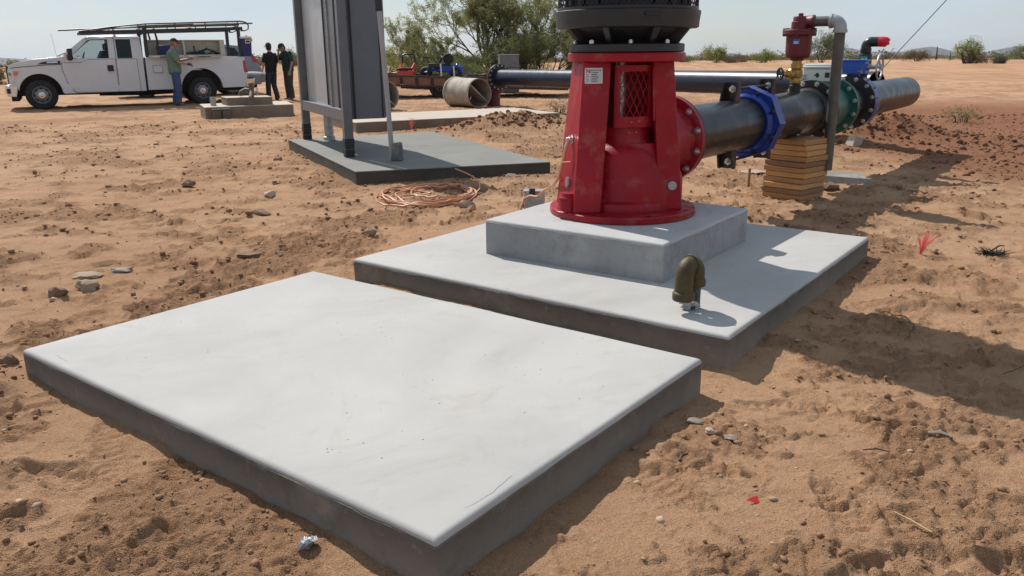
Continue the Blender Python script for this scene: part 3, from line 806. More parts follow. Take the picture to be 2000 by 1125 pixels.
    for x, z in ((-.016, .596), (.03, .600), (-.022, .530), (.032, .530)):
        a = ca + x / rp - .02
        rr = rp if z > .56 else .170
        tl.append(Matrix.Translation((rr * math.cos(a), rr * math.sin(a), z)) @ Matrix.Rotation(a, 4, 'Z') @ Matrix.Rotation(PI / 2, 4, 'Y'))
    many('screw', M_BRASS, wo_, tl, [(.0045, 0), (.0045, .003)], 8)
    q = MB(); q.lathe([(.034, .55), (.034, .70), (.042, .705), (.042, .80), (.034, .805), (.034, .95)], 20, Matrix.Translation((-.03, -.01, 0)))
    q.build('shaft', pm('bright_shaft', (.45, .44, .43), .35, metal=.7, var=.3, scale=20), t)
    # right hand lip of the door opening and small latch
    MB().hexa([(.150, -.20, .60), (.166, -.20, .60), (.166, -.19, .60), (.150, -.19, .60), (.138, -.185, .92), (.154, -.185, .92), (.154, -.175, .92), (.138, -.175, .92)]).build('door_lip', M_RED, t, bevel=.004)
    q = MB(); q.lathe([(.022, 0), (.022, .02), (.019, .024)], 6, Matrix.Translation((.156, -.186, .265)) @ Matrix.Rotation(PI / 2 + .1, 4, 'X') @ Matrix.Rotation(.7, 4, 'Y'))
    q.lathe([(.014, .02), (.014, .045)], 4, Matrix.Translation((.156, -.186, .265)) @ Matrix.Rotation(PI / 2 + .1, 4, 'X') @ Matrix.Rotation(.7, 4, 'Y'))
    q.build('square_plug', M_ZINC, t)
    q = MB(); q.lathe([(.028, 0), (.028, .012), (.026, .014)], 20, Matrix.Translation((.285, -.2035, .200)) @ Matrix.Rotation(PI / 2, 4, 'X'))
    q.build('pipe_plug', pm('pale_disc_plug', (0.40, 0.36, 0.34), .5), t)
    q = MB(); q.lathe([(.014, 0), (.014, .004)], 12, Matrix.Translation((.02, -.2475, .165)) @ Matrix.Rotation(PI / 2, 4, 'X'))
    q.build('drain_hole', M_DARK, t)
    MB().lathe([(.082, .046), (.074, .05), (.066, .065), (.064, .10), (.060, .118), (.064, .120), (.064, .132), (.050, .15), (.048, .160)], 24, Matrix.Translation((-.366, -.20, 0))).build('gland_boss', M_RED, t)
    # outlet nozzle along the pipe direction
    Mo = Matrix.Translation((0, 0, .425)) @ Matrix.Rotation(PROT, 4, 'Z') @ Matrix.Rotation(PI / 2, 4, 'Y')
    noz = MB().lathe([(.205, .10), (.235, .10), (.235, .50), (.25, .545), (.292, .55), (.300, .557), (.300, .592), (.20, .592)], 56, Mo).build('outlet_flange', M_RED, t, smooth=40)
    many('bolt', M_ZINC, noz, [Mo @ Matrix.Translation((.270 * math.cos(2 * PI * (k + .5) / 12), .270 * math.sin(2 * PI * (k + .5) / 12), .549)) @ Matrix.Rotation(PI, 4, 'X') for k in range(12)], NUT1, 6, NUT2)
    # nameplate
    tilt = math.atan2(.080, ZT - .044)
    fy = -.232 - .080 * (ZT - .878) / (ZT - .044)
    Mn = Matrix.Translation((-.226, fy - .003, .876)) @ Matrix.Rotation(PI / 2 - tilt, 4, 'X')
    npl = MB().bx(-.054, .054, -.046, .046, -.001, .0015).build('nameplate', M_PLATE, t, smooth=0)
    npl.matrix_local = Mn
    text('N', .033, M_INKRED, npl, Matrix.Translation((-.047, .016, .002)), bold=.0012)
    text('ational Pump', .0125, M_INK, npl, Matrix.Translation((-.020, .029, .002)), bold=.0002)
    text('Company', .0125, M_INK, npl, Matrix.Translation((-.020, .016, .002)), bold=.0002)
    ln = MB()
    for i in range(5):
        z = .006 - i * .0105
        ln.bx(-.047, -.030 + .004 * (i % 2), z, z + .003, .0015, .0021); ln.bx(-.022, .046, z - .0015, z - .0005, .0015, .0021); ln.bx(-.015, .02 + .005 * (i % 3), z, z + .0035, .0015, .0021)
    ln.build('form_lines', M_INK, npl, smooth=0)
    many('rivet', M_BRASS, npl, [Matrix.Translation((sx, sy, 0)) for sx in (-.049, .049) for sy in (-.041, .041)], [(.0025, .0015), (.0025, .003)], 8)
    return t
make_pump()

def make_motor():
    t = thing('electric_motor', 'black vertical electric motor with wire screen standing on the red pump', 'motor', (PC[0], PC[1], 1.385))
    MB().lathe([(.10, 0), (.350, 0), (.357, .006), (.357, .046), (.350, .052), (.10, .052)], 64).build('base_disc', M_BLK, t, smooth=40)
    fr = MB()
    fr.lathe([(.255, .05), (.27, .08), (.37, .16)], 48)
    cone = fr.build('frame', M_BLK, t, smooth=40)
    rb = None
    for k in range(8):
        a = 2 * PI * k / 8 + .33
        Mr = Matrix.Rotation(a, 4, 'Z')
        p = [(.22, -.018, .05), (.325, -.018, .05), (.325, .018, .05), (.22, .018, .05), (.28, -.024, .185), (.435, -.024, .185), (.435, .024, .185), (.28, .024, .185)]
        MB().hexa(p, Mr).build('rib', M_BLK, cone, bevel=.006)
    many('bolt', M_ZINC, t, [Matrix.Translation((.315 * math.cos(2 * PI * (k + .5) / 8 + .33), .315 * math.sin(2 * PI * (k + .5) / 8 + .33), 0)) for k in range(8)], [(.016, .052), (.016, .070), (.009, .0705), (.009, .074)])
    MB().lathe([(.30, .140), (.425, .140), (.438, .147), (.440, .18), (.447, .232), (.447, .240), (.432, .246), (.432, .262), (.30, .262)], 72).build('rim', M_BLK, t, smooth=30)
    sc = MB(); n = 84; z0, z1 = .258, .56
    turns = .42
    for s in (1, -1):
        for k in range(n):
            pts = []
            for i in range(11):
                f = i / 10; a = 2 * PI * (k / n) + s * turns * f
                pts.append((.428 * math.cos(a), .428 * math.sin(a), z0 + (z1 - z0) * f))
            sc.tube(pts, .0024, 4, caps=False)
    scr = sc.build('screen', M_BLKMESH, t, smooth=0); scr['kind'] = 'stuff'
    MB().lathe([(.432, z1 - .01), (.436, z1), (.436, z1 + .06), (.43, z1 + .07), (.43, 1.20), (.437, 1.21), (.437, 1.27), (.42, 1.33), (.30, 1.42), (.12, 1.46), (.0, 1.46)], 64).build('upper_shell', M_BLK, t, smooth=30)
    core = MB().lathe([(.36, .25), (.36, .58)], 40)
    for k in range(20):
        a = 2 * PI * k / 20; core.bx(.36, .385, -.012, .012, .26, .57, Matrix.Rotation(a, 4, 'Z'))
    core.build('core', M_DARK, t)
    MB().bx(-.05, .05, -.003, .003, -.010, .010, Matrix.Translation((.09, -.4435, .213)) @ Matrix.Rotation(.2, 4, 'Z')).build('label_plate', M_DARK, t)
    return t
make_motor()

# ------------------------------------------------------------------ discharge line
def site(tt, z=0, n=0):
    return (PC[0] + UX * tt + UY * n, PC[1] + UY * tt - UX * n, z)
def ring_bolts(parent, x, rad, count, face, name='bolt', off=.5, mat=None):
    many(name, mat or M_ZINC, parent, [Matrix.Translation((x, rad * math.cos(2 * PI * (k + off) / count), rad * math.sin(2 * PI * (k + off) / count))) @ Matrix.Rotation((PI / 2) * face, 4, 'Y') for k in range(count)], NUT1, 6, NUT2)
def pipe_mesh(x0, x1, r, th=.012, n=56):
    return MB().lathe([(r, x0), (r, x1), (r - th, x1), (r - th, x0)], n, axis_x(), closed=True)
def flange(parent, x0, x1, mat, R_=.2985, name='flange', rin=.19):
    return MB().lathe([(rin, x0), (R_ - .004, x0), (R_, x0 + .004), (R_, x1 - .004), (R_ - .004, x1), (rin, x1)], 64, axis_x(), closed=True).build(name, mat, parent, smooth=40)
def lug(parent, x, top, mat=M_CHANNEL):
    # welded U-channel lug standing on the pipe, open towards the pump
    s = 1 if top else -1
    mb = MB()
    z0, z1 = .180, .345
    mb.bx(x + .045, x + .057, -.062, .062, z0, z1)
    for sy in (-1, 1):
        p = [(x - .055, sy * .062 - .006, z0), (x + .045, sy * .062 - .006, z0), (x + .045, sy * .062 + .006, z0), (x - .055, sy * .062 + .006, z0),
             (x - .005, sy * .062 - .006, z1), (x + .045, sy * .062 - .006, z1), (x + .045, sy * .062 + .006, z1), (x - .005, sy * .062 + .006, z1)]
        mb.hexa(p)
    if not top: mb.v = [(a, -b, -c) for (a, b, c) in mb.v]
    o = mb.build('tie_lug', mat, parent, smooth=20)
    q = MB(); T = Matrix.Translation((x + .045, 0, s * (z1 - .055))) @ Matrix.Rotation(-PI / 2, 4, 'Y')
    q.lathe([(.030, 0), (.030, .004), (.022, .0041), (.022, .022)], 6, T); q.lathe([(.012, .022), (.012, .05)], 8, T)
    q.build('nut', M_ZINC, o)
    return o

def make_line():
    Z = .80
    # pipe from the pump flange to the coupling
    t = thing('discharge_pipe', 'black steel discharge pipe between the red pump flange and the blue coupling', 'pipe', site(.595, Z), PROT)
    pipe_mesh(.0, 1.52, .2032).build('pipe_wall', M_PIPE, t, smooth=40)
    flange(t, .002, .036, M_BLK)
    lug(t, 1.13, True); lug(t, 1.13, False)
    # blue split coupling
    c = thing('pipe_coupling', 'cobalt blue octagonal pipe coupling on the black discharge pipe', 'coupling', site(2.15, Z), PROT)
    oc = [(.298 * math.cos(R(22.5 + 45 * k)), .298 * math.sin(R(22.5 + 45 * k))) for k in range(8)]
    MX = Matrix(((0, 0, 1, 0), (1, 0, 0, 0), (0, 1, 0, 0), (0, 0, 0, 1)))   # poly xy -> yz, z -> x
    def octring(x0, x1, ro, ri, nm):
        n = 48; mb = MB(); vs = []; fs = []
        def oct_pt(a, rr):
            k = ((a - R(0)) % R(45)) - R(22.5)
            return rr * math.cos(R(22.5)) / math.cos(k)
        for i in range(n):
            a = 2 * PI * i / n
            ro_ = oct_pt(a, ro)
            for (rr, xx) in ((ri, x0), (ro_, x0), (ro_, x1), (ri, x1)):
                vs.append((xx, rr * math.cos(a), rr * math.sin(a)))
        for i in range(n):
            j = (i + 1) % n
            for k in range(4):
                fs.append((i * 4 + k, j * 4 + k, j * 4 + (k + 1) % 4, i * 4 + (k + 1) % 4))
        return mb.add(vs, fs).build(nm, M_BLUE, c, smooth=25, fix=True)
    # n must hold octagon corners: 48/8 = 6 steps, corners at 22.5 deg fall on multiples of 7.5
    octring(-.085, -.070, .292, .225, 'end_plate'); octring(.070, .085, .292, .225, 'end_plate')
    octring(-.071, .071, .302, .280, 'rim')
    MB().lathe([(.206, -.135), (.222, -.135), (.236, -.115), (.246, -.09), (.250, -.085), (.250, .085), (.246, .09), (.236, .115), (.222, .135), (.206, .135)], 56, axis_x(), closed=True).build('sleeve', M_BLUE, c, smooth=40)
    many('coupling_bolt', M_BLKMESH, c, [Matrix.Translation((0, .268 * math.cos(R(45 * k + 22.5)), .268 * math.sin(R(45 * k + 22.5)))) @ Matrix.Rotation(-PI / 2, 4, 'Y') for k in range(8)], [(.0095, -.12), (.0095, .085), (.018, .0851), (.018, .104), (.0095, .105), (.0095, .13)], 8)
    for s in (1, -1): MB().cyl((-.42, 0, s * .290), (.40, 0, s * .290), .011, n=8).build('tie_rod', M_CHANNEL, c)
    # pipe from the coupling to the meter
    t = thing('discharge_pipe', 'black steel pipe between the blue coupling and the green meter, resting on the timber blocks', 'pipe', site(2.19, Z), PROT)
    pipe_mesh(0, 1.59, .2032).build('pipe_wall', M_PIPE, t, smooth=40)
    MB().lathe([(.2035, 1.46), (.222, 1.50), (.226, 1.556)], 56, axis_x()).build('weld_hub', pm('raw_weld_steel', (.10, .07, .045), .55, metal=.3, var=.5, scale=3, col2=(.02, .02, .02), c2scale=2, c2=(.45, .6)), t)
    fl = flange(t, 1.556, 1.594, M_BLK); ring_bolts(fl, 1.556, .268, 12, -1)
    lug(t, .34, True); lug(t, .34, False)
    MB().lathe([(.052, .19), (.052, .262), (.046, .266), (.046, .30)], 20, Matrix.Translation((1.11, 0, 0))).build('riser', M_DARK, t)
    # green flow meter
    g = thing('flow_meter', 'green flanged flow meter with white electronics box on top', 'flow meter', site(3.79, Z), PROT)
    MB().lathe([(.19, .0), (.2945, .0), (.2985, .004), (.2985, .034), (.2945, .038), (.236, .040), (.222, .075), (.222, .62), (.236, .66), (.2945, .664), (.2985, .668), (.2985, .700), (.2945, .704), (.19, .704)], 64, axis_x(), closed=True).build('body', M_GREEN, g, smooth=35)
    ring_bolts(g, .664, .268, 12, -1)
    st = MB().lathe([(.055, .20), (.055, .285)], 16, Matrix.Translation((.30, -.02, 0))).build('stem', M_GREEN, g)
    hb = MB().bx(.17, .43, -.17, .15, .275, .40).build('electronics_box', M_WHITE, g, bevel=.012)
    MB().bx(.160, .44, -.155, .16, .403, .428).build('lid', M_WHITE, hb, bevel=.008)
    MB().bx(.175, .425, -.135, .14, .4285, .445).build('lid_top', M_WHITE, hb, bevel=.006)
    q = MB().prism([(-.03, 0), (.0, .018), (.0, .028), (.02, .022), (.03, .0), (.02, -.018), (0, -.022), (0, -.006)], 0, .003, Matrix.Translation((.1695, .01, .335)) @ Matrix.Rotation(-PI / 2, 4, 'Z') @ Matrix.Rotation(PI / 2, 4, 'X'))
    q.build('emblem', M_INK, hb, smooth=0, fix=True)
    MB().bx(.166, .1695, -.12, -.075, .315, .365).build('display', M_INK, hb)
    MB().bx(.155, .1698, .115, .150, .285, .345).build('cable_gland', M_GALV, hb)
    MB().tube([(.16, .13, .30), (.08, .17, .27), (.0, .2, .30), (-.1, .22, .33)], .006, 6).build('signal_cable', M_CLEARGREY, hb)
    # spool beyond the meter
    t = thing('pipe_spool', 'short black flanged pipe spool between the green meter and the blue valve', 'pipe', site(4.50, Z), PROT)
    pipe_mesh(.0, .70, .2032).build('pipe_wall', M_PIPE, t, smooth=40)
    flange(t, .0, .036, M_BLK); fl = flange(t, .664, .70, M_BLK); ring_bolts(fl, .664, .268, 12, -1)
    # blue butterfly valve
    v = thing('butterfly_valve', 'blue butterfly valve with gearbox and grey handwheel on the pipe', 'valve', site(5.203, Z), PROT)
    MB().lathe([(.19, .0), (.292, .0), (.297, .005), (.297, .150), (.292, .155), (.19, .155)], 64, axis_x(), closed=True).build('body', M_BLUE, v, smooth=40)
    many('bolt', M_GALV, v, [Matrix.Translation((.09, 0, 0)) @ Matrix.Rotation(2 * PI * (k + .5) / 16, 4, 'X') @ Matrix.Translation((0, .294, 0)) @ Matrix.Rotation(-PI / 2, 4, 'X') for k in range(16)], [(.014, -.002), (.014, .010), (.007, .011), (.007, .02)])
    MB().lathe([(.07, .28), (.07, .325), (.10, .33), (.10, .345)], 16, Matrix.Translation((.08, 0, 0))).build('neck', M_BLUE, v)
    gb = MB()
    poly = [(-.09, -.15), (.09, -.15), (.13, -.11), (.13, .13), (.10, .17), (-.10, .17), (-.13, .13), (-.13, -.11)]
    gb.prism(poly, .318, .352, Matrix.Translation((.08, 0, 0)))
    gb.prism([(x * .94, y * .94) for x, y in poly], .350, .468, Matrix.Translation((.08, 0, 0)))
    gb.prism([(x * 1.02, y * 1.02) for x, y in poly], .452, .472, Matrix.Translation((.08, 0, 0)))
    gx = gb.build('gearbox', M_BLUE2, v, bevel=.006, fix=True)
    MB().box((-.044, -.10, .34), (.006, .05, .03)).build('tag_plate', pm('yellow_tag', (.5, .38, .05), .5), gx)
    for (x, y) in ((.0, .1), (.16, .1), (.0, -.1), (.16, -.1)):
        q = MB(); q.lathe([(.012, .472), (.012, .486)], 6, Matrix.Translation((x, y, 0))); q.build('cap_screw', M_ZINC, gx)
    sh = MB(); sh.lathe([(.034, .14), (.034, .17), (.026, .172), (.026, .225), (.018, .226), (.018, .28)], 16, Matrix.Translation((.08, 0, .395)) @ Matrix.Rotation(PI / 2, 4, 'X'))
    sh.build('shaft', M_GALV, gx)
    hw = MB()
    Mh = Matrix.Translation((.08, -.275, .395)) @ Matrix.Rotation(PI / 2, 4, 'X')
    hw.tube([(.135 * math.cos(2 * PI * k / 36), .135 * math.sin(2 * PI * k / 36), 0) for k in range(36)], .0115, 8, True, M=Mh)
    hw.lathe([(.028, -.018), (.028, .022)], 14, Mh)
    for k in range(3):
        a = R(90 + 120 * k + 18); hw.tube([(.02 * math.cos(a), .02 * math.sin(a), 0), (.08 * math.cos(a), .08 * math.sin(a), -.008), (.133 * math.cos(a), .133 * math.sin(a), 0)], [.012, .010, .009], 6, M=Mh)
    hw.build('handwheel', M_GALV, gx)
    # pipe end beyond the valve
    t = thing('discharge_pipe', 'open black pipe end sticking out beyond the blue valve over bare soil', 'pipe', site(5.362, Z), PROT)
    pipe_mesh(.0, 2.66, .2032).build('pipe_wall', M_PIPE, t, smooth=40)
    flange(t, .0, .034, M_BLUE, .296)
    # black plastic air vent with red tip
    a = thing('air_vent', 'black plastic elbow air vent with bright red tip behind the blue gearbox', 'air vent', site(5.72, Z + .19), PROT)
    MB().lathe([(.045, 0), (.045, .09), (.062, .16), (.070, .18), (.076, .22), (.076, .325), (.066, .345), (.056, .35), (.062, .355), (.062, .368), (.054, .370), (.062, .372), (.062, .385), (.054, .387), (.062, .389), (.062, .402), (.054, .405), (.054, .42)], 24).build('body', M_BLACKPL, a)
    el = MB(); pts = [(0, 0, .41)]
    for k in range(9):
        th = k / 8 * PI / 2; pts.append((0, -(.055 - .055 * math.cos(th)), .42 + .055 * math.sin(th)))
    pts += [(0, -.14, .475)]
    el.tube(pts, [.056] * 10 + [.054], 18); el.build('elbow', M_BLACKPL, a, smooth=50)
    tip = MB(); tip.tube([(0, -.135, .475), (0, -.175, .475), (0, -.215, .47), (0, -.232, .462)], [.056, .058, .056, .046], 18); tip.tube([(0, -.195, .47), (0, -.205, .432)], [.05, .05], 14)
    tip.build('outlet_tip', M_REDPL, a, smooth=50)
    MB().bx(-.080, -.06, -.02, .05, .255, .315, Matrix.Rotation(.3, 4, 'Z')).build('label_patch', M_TEAL, a)
make_line()

def make_air_valve():
    t = thing('air_release_valve', 'dark red air release valve on a brass ball valve above the black pipe', 'air valve', site(3.30, 1.05), PROT)
    # brass isolating valve
    bv = MB()
    bv.lathe([(.046, 0.03), (.050, .035), (.050, .075), (.046, .08), (.060, .10), (.060, .15), (.046, .165), (.056, .17), (.056, .21), (.044, .212), (.044, .24)], 12)
    arm_a = 2.42
    Ma = Matrix.Translation((0, 0, .12)) @ Matrix.Rotation(arm_a, 4, 'Z') @ Matrix.Rotation(PI / 2, 4, 'Y')
    bv.lathe([(.048, .03), (.050, .07), (.036, .085), (.036, .11), (.026, .112), (.026, .14), (.014, .142), (.014, .165)], 12, Ma)
    bvo = bv.build('ball_valve', M_BRASS, t, smooth=40)
    hw = MB(); Mw = Ma @ Matrix.Translation((0, 0, .165))
    hw.tube([(.048 * math.cos(2 * PI * k / 20) * (1 + .10 * (k % 2)), .048 * math.sin(2 * PI * k / 20) * (1 + .10 * (k % 2)), 0) for k in range(20)], .010, 6, True, M=Mw)
    hw.lathe([(.014, -.008), (.014, .012)], 10, Mw)
    for k in range(4):
        a = PI / 2 * k + .4; hw.cyl((0, 0, 0), (.046 * math.cos(a), .046 * math.sin(a), 0), .006, n=6, M=Mw)
    hw.build('handwheel', M_BLACKPL, bvo)
    b = MB(); b.lathe([(.040, .236), (.062, .240), (.062, .258), (.095, .262), (.108, .275), (.113, .30), (.116, .46), (.130, .468), (.150, .470), (.152, .473), (.152, .490), (.150, .493), (.152, .495), (.152, .512), (.148, .516), (.06, .518)], 40)
    bo = b.build('body', M_REDDK, t, smooth=35)
    many('bolt', M_REDDK, bo, [Matrix.Translation((.134 * math.cos(2 * PI * k / 8 + .2), .134 * math.sin(2 * PI * k / 8 + .2), 0)) for k in range(8)], [(.016, .458), (.016, .4705), (.01, .4706), (.01, .515), (.016, .516), (.016, .530)])
    h = MB(); h.lathe([(.080, .515), (.078, .585), (.066, .59), (.066, .625), (.060, .635), (.022, .637), (.022, .66), (.018, .662)], 24)
    Mo = Matrix.Translation((0, 0, .585)) @ Matrix.Rotation(-PI / 2, 4, 'Z') @ Matrix.Rotation(PI / 2, 4, 'Y')
    h.lathe([(.050, .03), (.056, .10), (.060, .105), (.060, .128), (.046, .13)], 24, Mo)
    h.build('cap', M_REDDK, t, smooth=40)
    MB().bx(-.0015, .0015, -.032, .032, -.024, .024, Matrix.Rotation(PI + .12, 4, 'Z') @ Matrix.Translation((.1155, 0, .41))).build('label_patch', pm('label_blue', (.03, .10, .45), .4), bo)
    MB().bx(-.001, .001, -.022, .022, -.016, .010, Matrix.Rotation(PI + .12, 4, 'Z') @ Matrix.Translation((.1175, 0, .405))).build('label_print', pm('label_pale', (.45, .50, .62), .4), bo)
    # drain pipe down the camera side
    d = thing('drain_pipe', 'weathered steel pipe bending down from the air valve to above the splash block', 'pipe', site(3.30, 1.05), PROT)
    p = MB(); p.tube([(0, -.11, .585), (0, -.30, .585)], .0445, 20); p.build('arm', M_GALVDK, d)
    e = MB(); pts = []
    for k in range(9):
        th = k / 8 * PI / 2; pts.append((0, -.30 - .065 * math.sin(th), .585 - .065 * (1 - math.cos(th))))
    e.tube([(0, -.285, .585), (0, -.30, .585)] + pts[1:] + [(0, -.365, .50)], .056, 20)
    e.tube([(0, -.268, .585), (0, -.292, .585)], .064, 20); e.tube([(0, -.365, .510), (0, -.365, .483)], .064, 20)
    e.build('elbow', M_GALV, d, smooth=50)
    p = MB(); p.tube([(0, -.365, .50), (.0, -.365, -.76)], .048, 20); p.build('downpipe', M_GALVDK, d)
make_air_valve()

# ------------------------------------------------------------------ timber blocks
M_WOODS = [pm('timber_%d' % i, c, .7, var=.22, scale=4, bump=.25, bscale=22, col2=tuple(v * .62 for v in c), c2=(.54, .74), c2scale=9)
           for i, c in enumerate([(0.56, 0.30, 0.12), (0.42, 0.215, 0.085), (0.26, 0.145, 0.075)])]
def grain(m):
    nt = m.node_tree; t = [n for n in nt.nodes if n.type == 'TEX_COORD'][0]
    mp_ = nt.nodes.new('ShaderNodeMapping'); mp_.inputs['Scale'].default_value = (1.2, 9, 14)
    nt.links.new(t.outputs['Object'], mp_.inputs[0])
    for n in nt.nodes:
        if n.type == 'TEX_NOISE': nt.links.new(mp_.outputs[0], n.inputs['Vector'])
for m in M_WOODS: grain(m)
ORD = ['topmost', 'second', 'third', 'fourth', 'fifth', 'sixth', 'seventh', 'eighth', 'ninth', 'tenth', 'eleventh', 'bottom']
def make_stack():
    rnd = random.Random(4)
    cx, cy = 2.715, 7.815; g0 = -.015
    n = 12; h = (0.594 - g0) / n
    ang = math.atan2(-.77, .64)
    for i in range(n):
        k = n - 1 - i                      # from the bottom up
        mb = MB().box((0, 0, 0), (.415, .20, h - .003)) if False else MB().box((0, 0, 0), (.415 + rnd.uniform(-.012, .012), .405, h - .004))
        bottom = k >= 9
        o = mb.build('timber_block', M_WOODS[(1, 0, 0, 1, 2, 1, 0, 1, 0, 2, 1, 0)[k]], None, smooth=0, bevel=.004)
        o.location = (cx + rnd.uniform(-.012, .012) - (.012 if k >= 7 else 0), cy + rnd.uniform(-.012, .012), g0 + h * (i + .5)); o.rotation_euler = (0, 0, ang + rnd.uniform(-.03, .03))
        if k in (0, 11): lab = '%s timber block of the stack under the black pipe' % ORD[k]
        else: lab = '%s timber block from the top of the stack under the black pipe' % ORD[k]
        tag(o, lab, 'timber block', 'timber blocks stacked under the pipe')
make_stack()
# ------------------------------------------------------------------ electrical panel frame
def make_panel():
    rot = math.atan2(.905, -.425)
    t = thing('electrical_panel', 'tall grey electrical enclosure on a steel post frame on the dark pad', 'electrical panel', (-2.0, 10.24, .15), rot)
    H = 2.55
    for x in (0, 2.47):
        p = MB().bx(x - .052, x + .052, -.055, .055, 0, H).build('post', M_POSTGREY, t, smooth=0, bevel=.004)
        w = MB()
        rnd = random.Random(int(x * 10) + 3)
        for k in range(7):
            z = .008 + k * .032; e = .0535 + rnd.uniform(0, .004)
            w.bx(x - e, x + e, -e - .003, e + .003, z, z + .031 + rnd.uniform(-.006, .002))
        w.build('wrap', M_WRAP, p, smooth=0)
    MB().bx(.052, 2.418, -.045, .05, .44, .575).build('crossbar', M_POSTGREY, t, smooth=0, bevel=.004)
    MB().bx(.052, 2.418, -.045, .05, 2.40, 2.52).build('top_bar', M_POSTGREY, t, smooth=0, bevel=.004)
    MB().bx(1.17, 2.37, -.050, -.042, .50, 2.45).build('back_sheet', M_SHEET, t, smooth=0)
    MB().bx(2.02, 2.034, -.0419, -.0395, .50, 2.45).build('sheet_seam', M_SHEET, t, smooth=0)
    MB().bx(.745, 1.165, -.072, -.06, .576, 2.40).build('channel_strut', M_PANELGREY, t, smooth=0)
    st = MB()
    st.bx(.690, .700, -.04, .012, .576, 2.40); st.bx(.734, .742, -.04, .012, .576, 2.40)
    k = .60
    while k < 2.36:
        st.bx(.6995, .7345, .004, .010, k, k + .034); k += .05
    st.build('slotted_strut', M_GALV, t, smooth=0)
    MB().bx(.40, .689, -.06, -.005, .576, 2.40).build('channel_strut', M_POSTGREY, t, smooth=0)
    e = MB().bx(.02, 2.45, -.50, -.075, .455, 2.50).build('enclosure', M_PANELGREY, t, smooth=0, bevel=.008)
    MB().bx(.0, 2.47, -.525, -.505, .47, 2.49).build('door', M_PANELGREY, e, smooth=0, bevel=.004)
    MB().bx(.012, .018, -.47, -.455, .47, 2.49).build('edge_trim', M_DARK, e, smooth=0)
    MB().bx(.008, .0195, -.12, -.095, .46, 2.49).build('edge_trim', M_DARK, e, smooth=0)
    c = MB().lathe([(.085, 0), (.085, .05), (.075, .055), (.066, .06), (.066, .456)], 24, Matrix.Translation((2.20, -.27, 0)))
    c.build('conduit', M_GALV, t)
    # thin riser with a lump of concrete at the foot
    r = thing('riser_pole', 'thin grey pole with black cap and a concrete lump at its foot beside the enclosure', 'pole', (-1.46, 9.9, .15))
    p = MB().tube([(.04, 0, 0), (0.01, 0, .85), (-.03, 0, 1.72)], .030, 12).build('pole', pm('pale_pole_paint', (.36, .36, .37), .5, var=.1), r)
    MB().tube([(-.03, 0, 1.70), (-.035, 0, 1.86)], .045, 12).build('cap', M_BLACKPL, r, smooth=30, bevel=.01)
    MB().bx(-.035, -.02, -.034, -.028, 1.56, 1.62).build('clip', M_GALV, p)
    lum = MB().hexa([(.03, -.09, 0), (.17, -.10, 0), (.175, .07, 0), (.03, .07, 0), (.045, -.07, .21), (.165, -.075, .22), (.16, .05, .215), (.05, .06, .20)])
    lum.build('footing', pm('rough_footing', (.20, .20, .195), .9, var=.3, scale=14, bump=.9, bscale=26, col2=(.09, .085, .08), c2=(.5, .65)), r, smooth=0, bevel=.02)
make_panel()
# score line across the dark pad
def score():
    a, b = Vector((-2.72, 11.17)), Vector((-.42, 11.62))
    n = Vector((-(b - a).y, (b - a).x)).normalized() * .004
    pad = [o for o in COL.objects if o.get('label', '').startswith('fresh dark grey')][0]
    mb = MB(); L = pad.location
    q = [a - n, b - n, b + n, a + n]
    mb.add([(p.x - L.x, p.y - L.y, .1525) for p in q], [(0, 1, 2, 3)])
    mb.build('score_line', pm('score_groove', (.06, .06, .056), .9), pad, smooth=0)
score()

# ------------------------------------------------------------------ bronze bent pipe on the pump pad
def make_vent():
    t = thing('vent_pipe', 'aged bronze return bend pipe rising from the corner of the pump pad', 'vent pipe', (.912, 3.936, .15))
    st = MB().lathe([(.030, 0), (.030, .17)], 20)
    s = st.build('standpipe', pm('taped_steel', (.10, .10, .10), .5, metal=.4, var=.5, scale=18, bump=.4, bscale=30, col2=(.42, .42, .40), c2=(.56, .62), c2scale=12), t)
    w = MB()
    rnd = random.Random(5)
    for i in range(9):
        a = rnd.uniform(2.4, 5.2); w.lump((.040 * math.cos(a) - .012, .040 * math.sin(a), .012 + rnd.uniform(0, .03)), rnd.uniform(.012, .024), (1.2, 1, .8), i, .5)
    w.build('sealant', pm('grey_sealant', (.34, .35, .34), .35, var=.5, scale=40, bump=.5, bscale=60), s, smooth=0)
    d = Vector((-.69, -.724, 0)); sp = .104
    def P(s_, z): return (d.x * s_, d.y * s_, z)
    e = MB(); pts = []
    rb = sp / 2; zc = .182
    for k in range(13):
        th = PI * k / 12
        pts.append(P(rb - rb * math.cos(th), zc + rb * 1.02 * math.sin(th)))
    pts = [P(0, .125)] + pts + [P(sp, .09)]
    e.tube(pts, .0455, 22)
    e.build('return_bend', M_BRONZE, t, smooth=60)
    c = MB(); c.lathe([(.036, .118), (.050, .120), (.052, .126), (.052, .150), (.048, .156), (.042, .158)], 24)
    c.lathe([(.034, .066), (.051, .067), (.054, .073), (.054, .102), (.050, .109), (.042, .112)], 24, Matrix.Translation((d.x * sp, d.y * sp, 0)))
    # raised parting bead where the two elbows meet
    bead = []
    for k in range(24):
        a = 2 * PI * k / 24
        u = Vector((-d.y, d.x, 0)); p = Vector(P(rb, zc + rb)) + u * math.cos(a) * .048 + Vector((0, 0, 1)) * math.sin(a) * .048
        bead.append(p)
    c.tube(bead, .005, 6, True)
    c.build('collar', M_BRONZE, t, smooth=40)
make_vent()

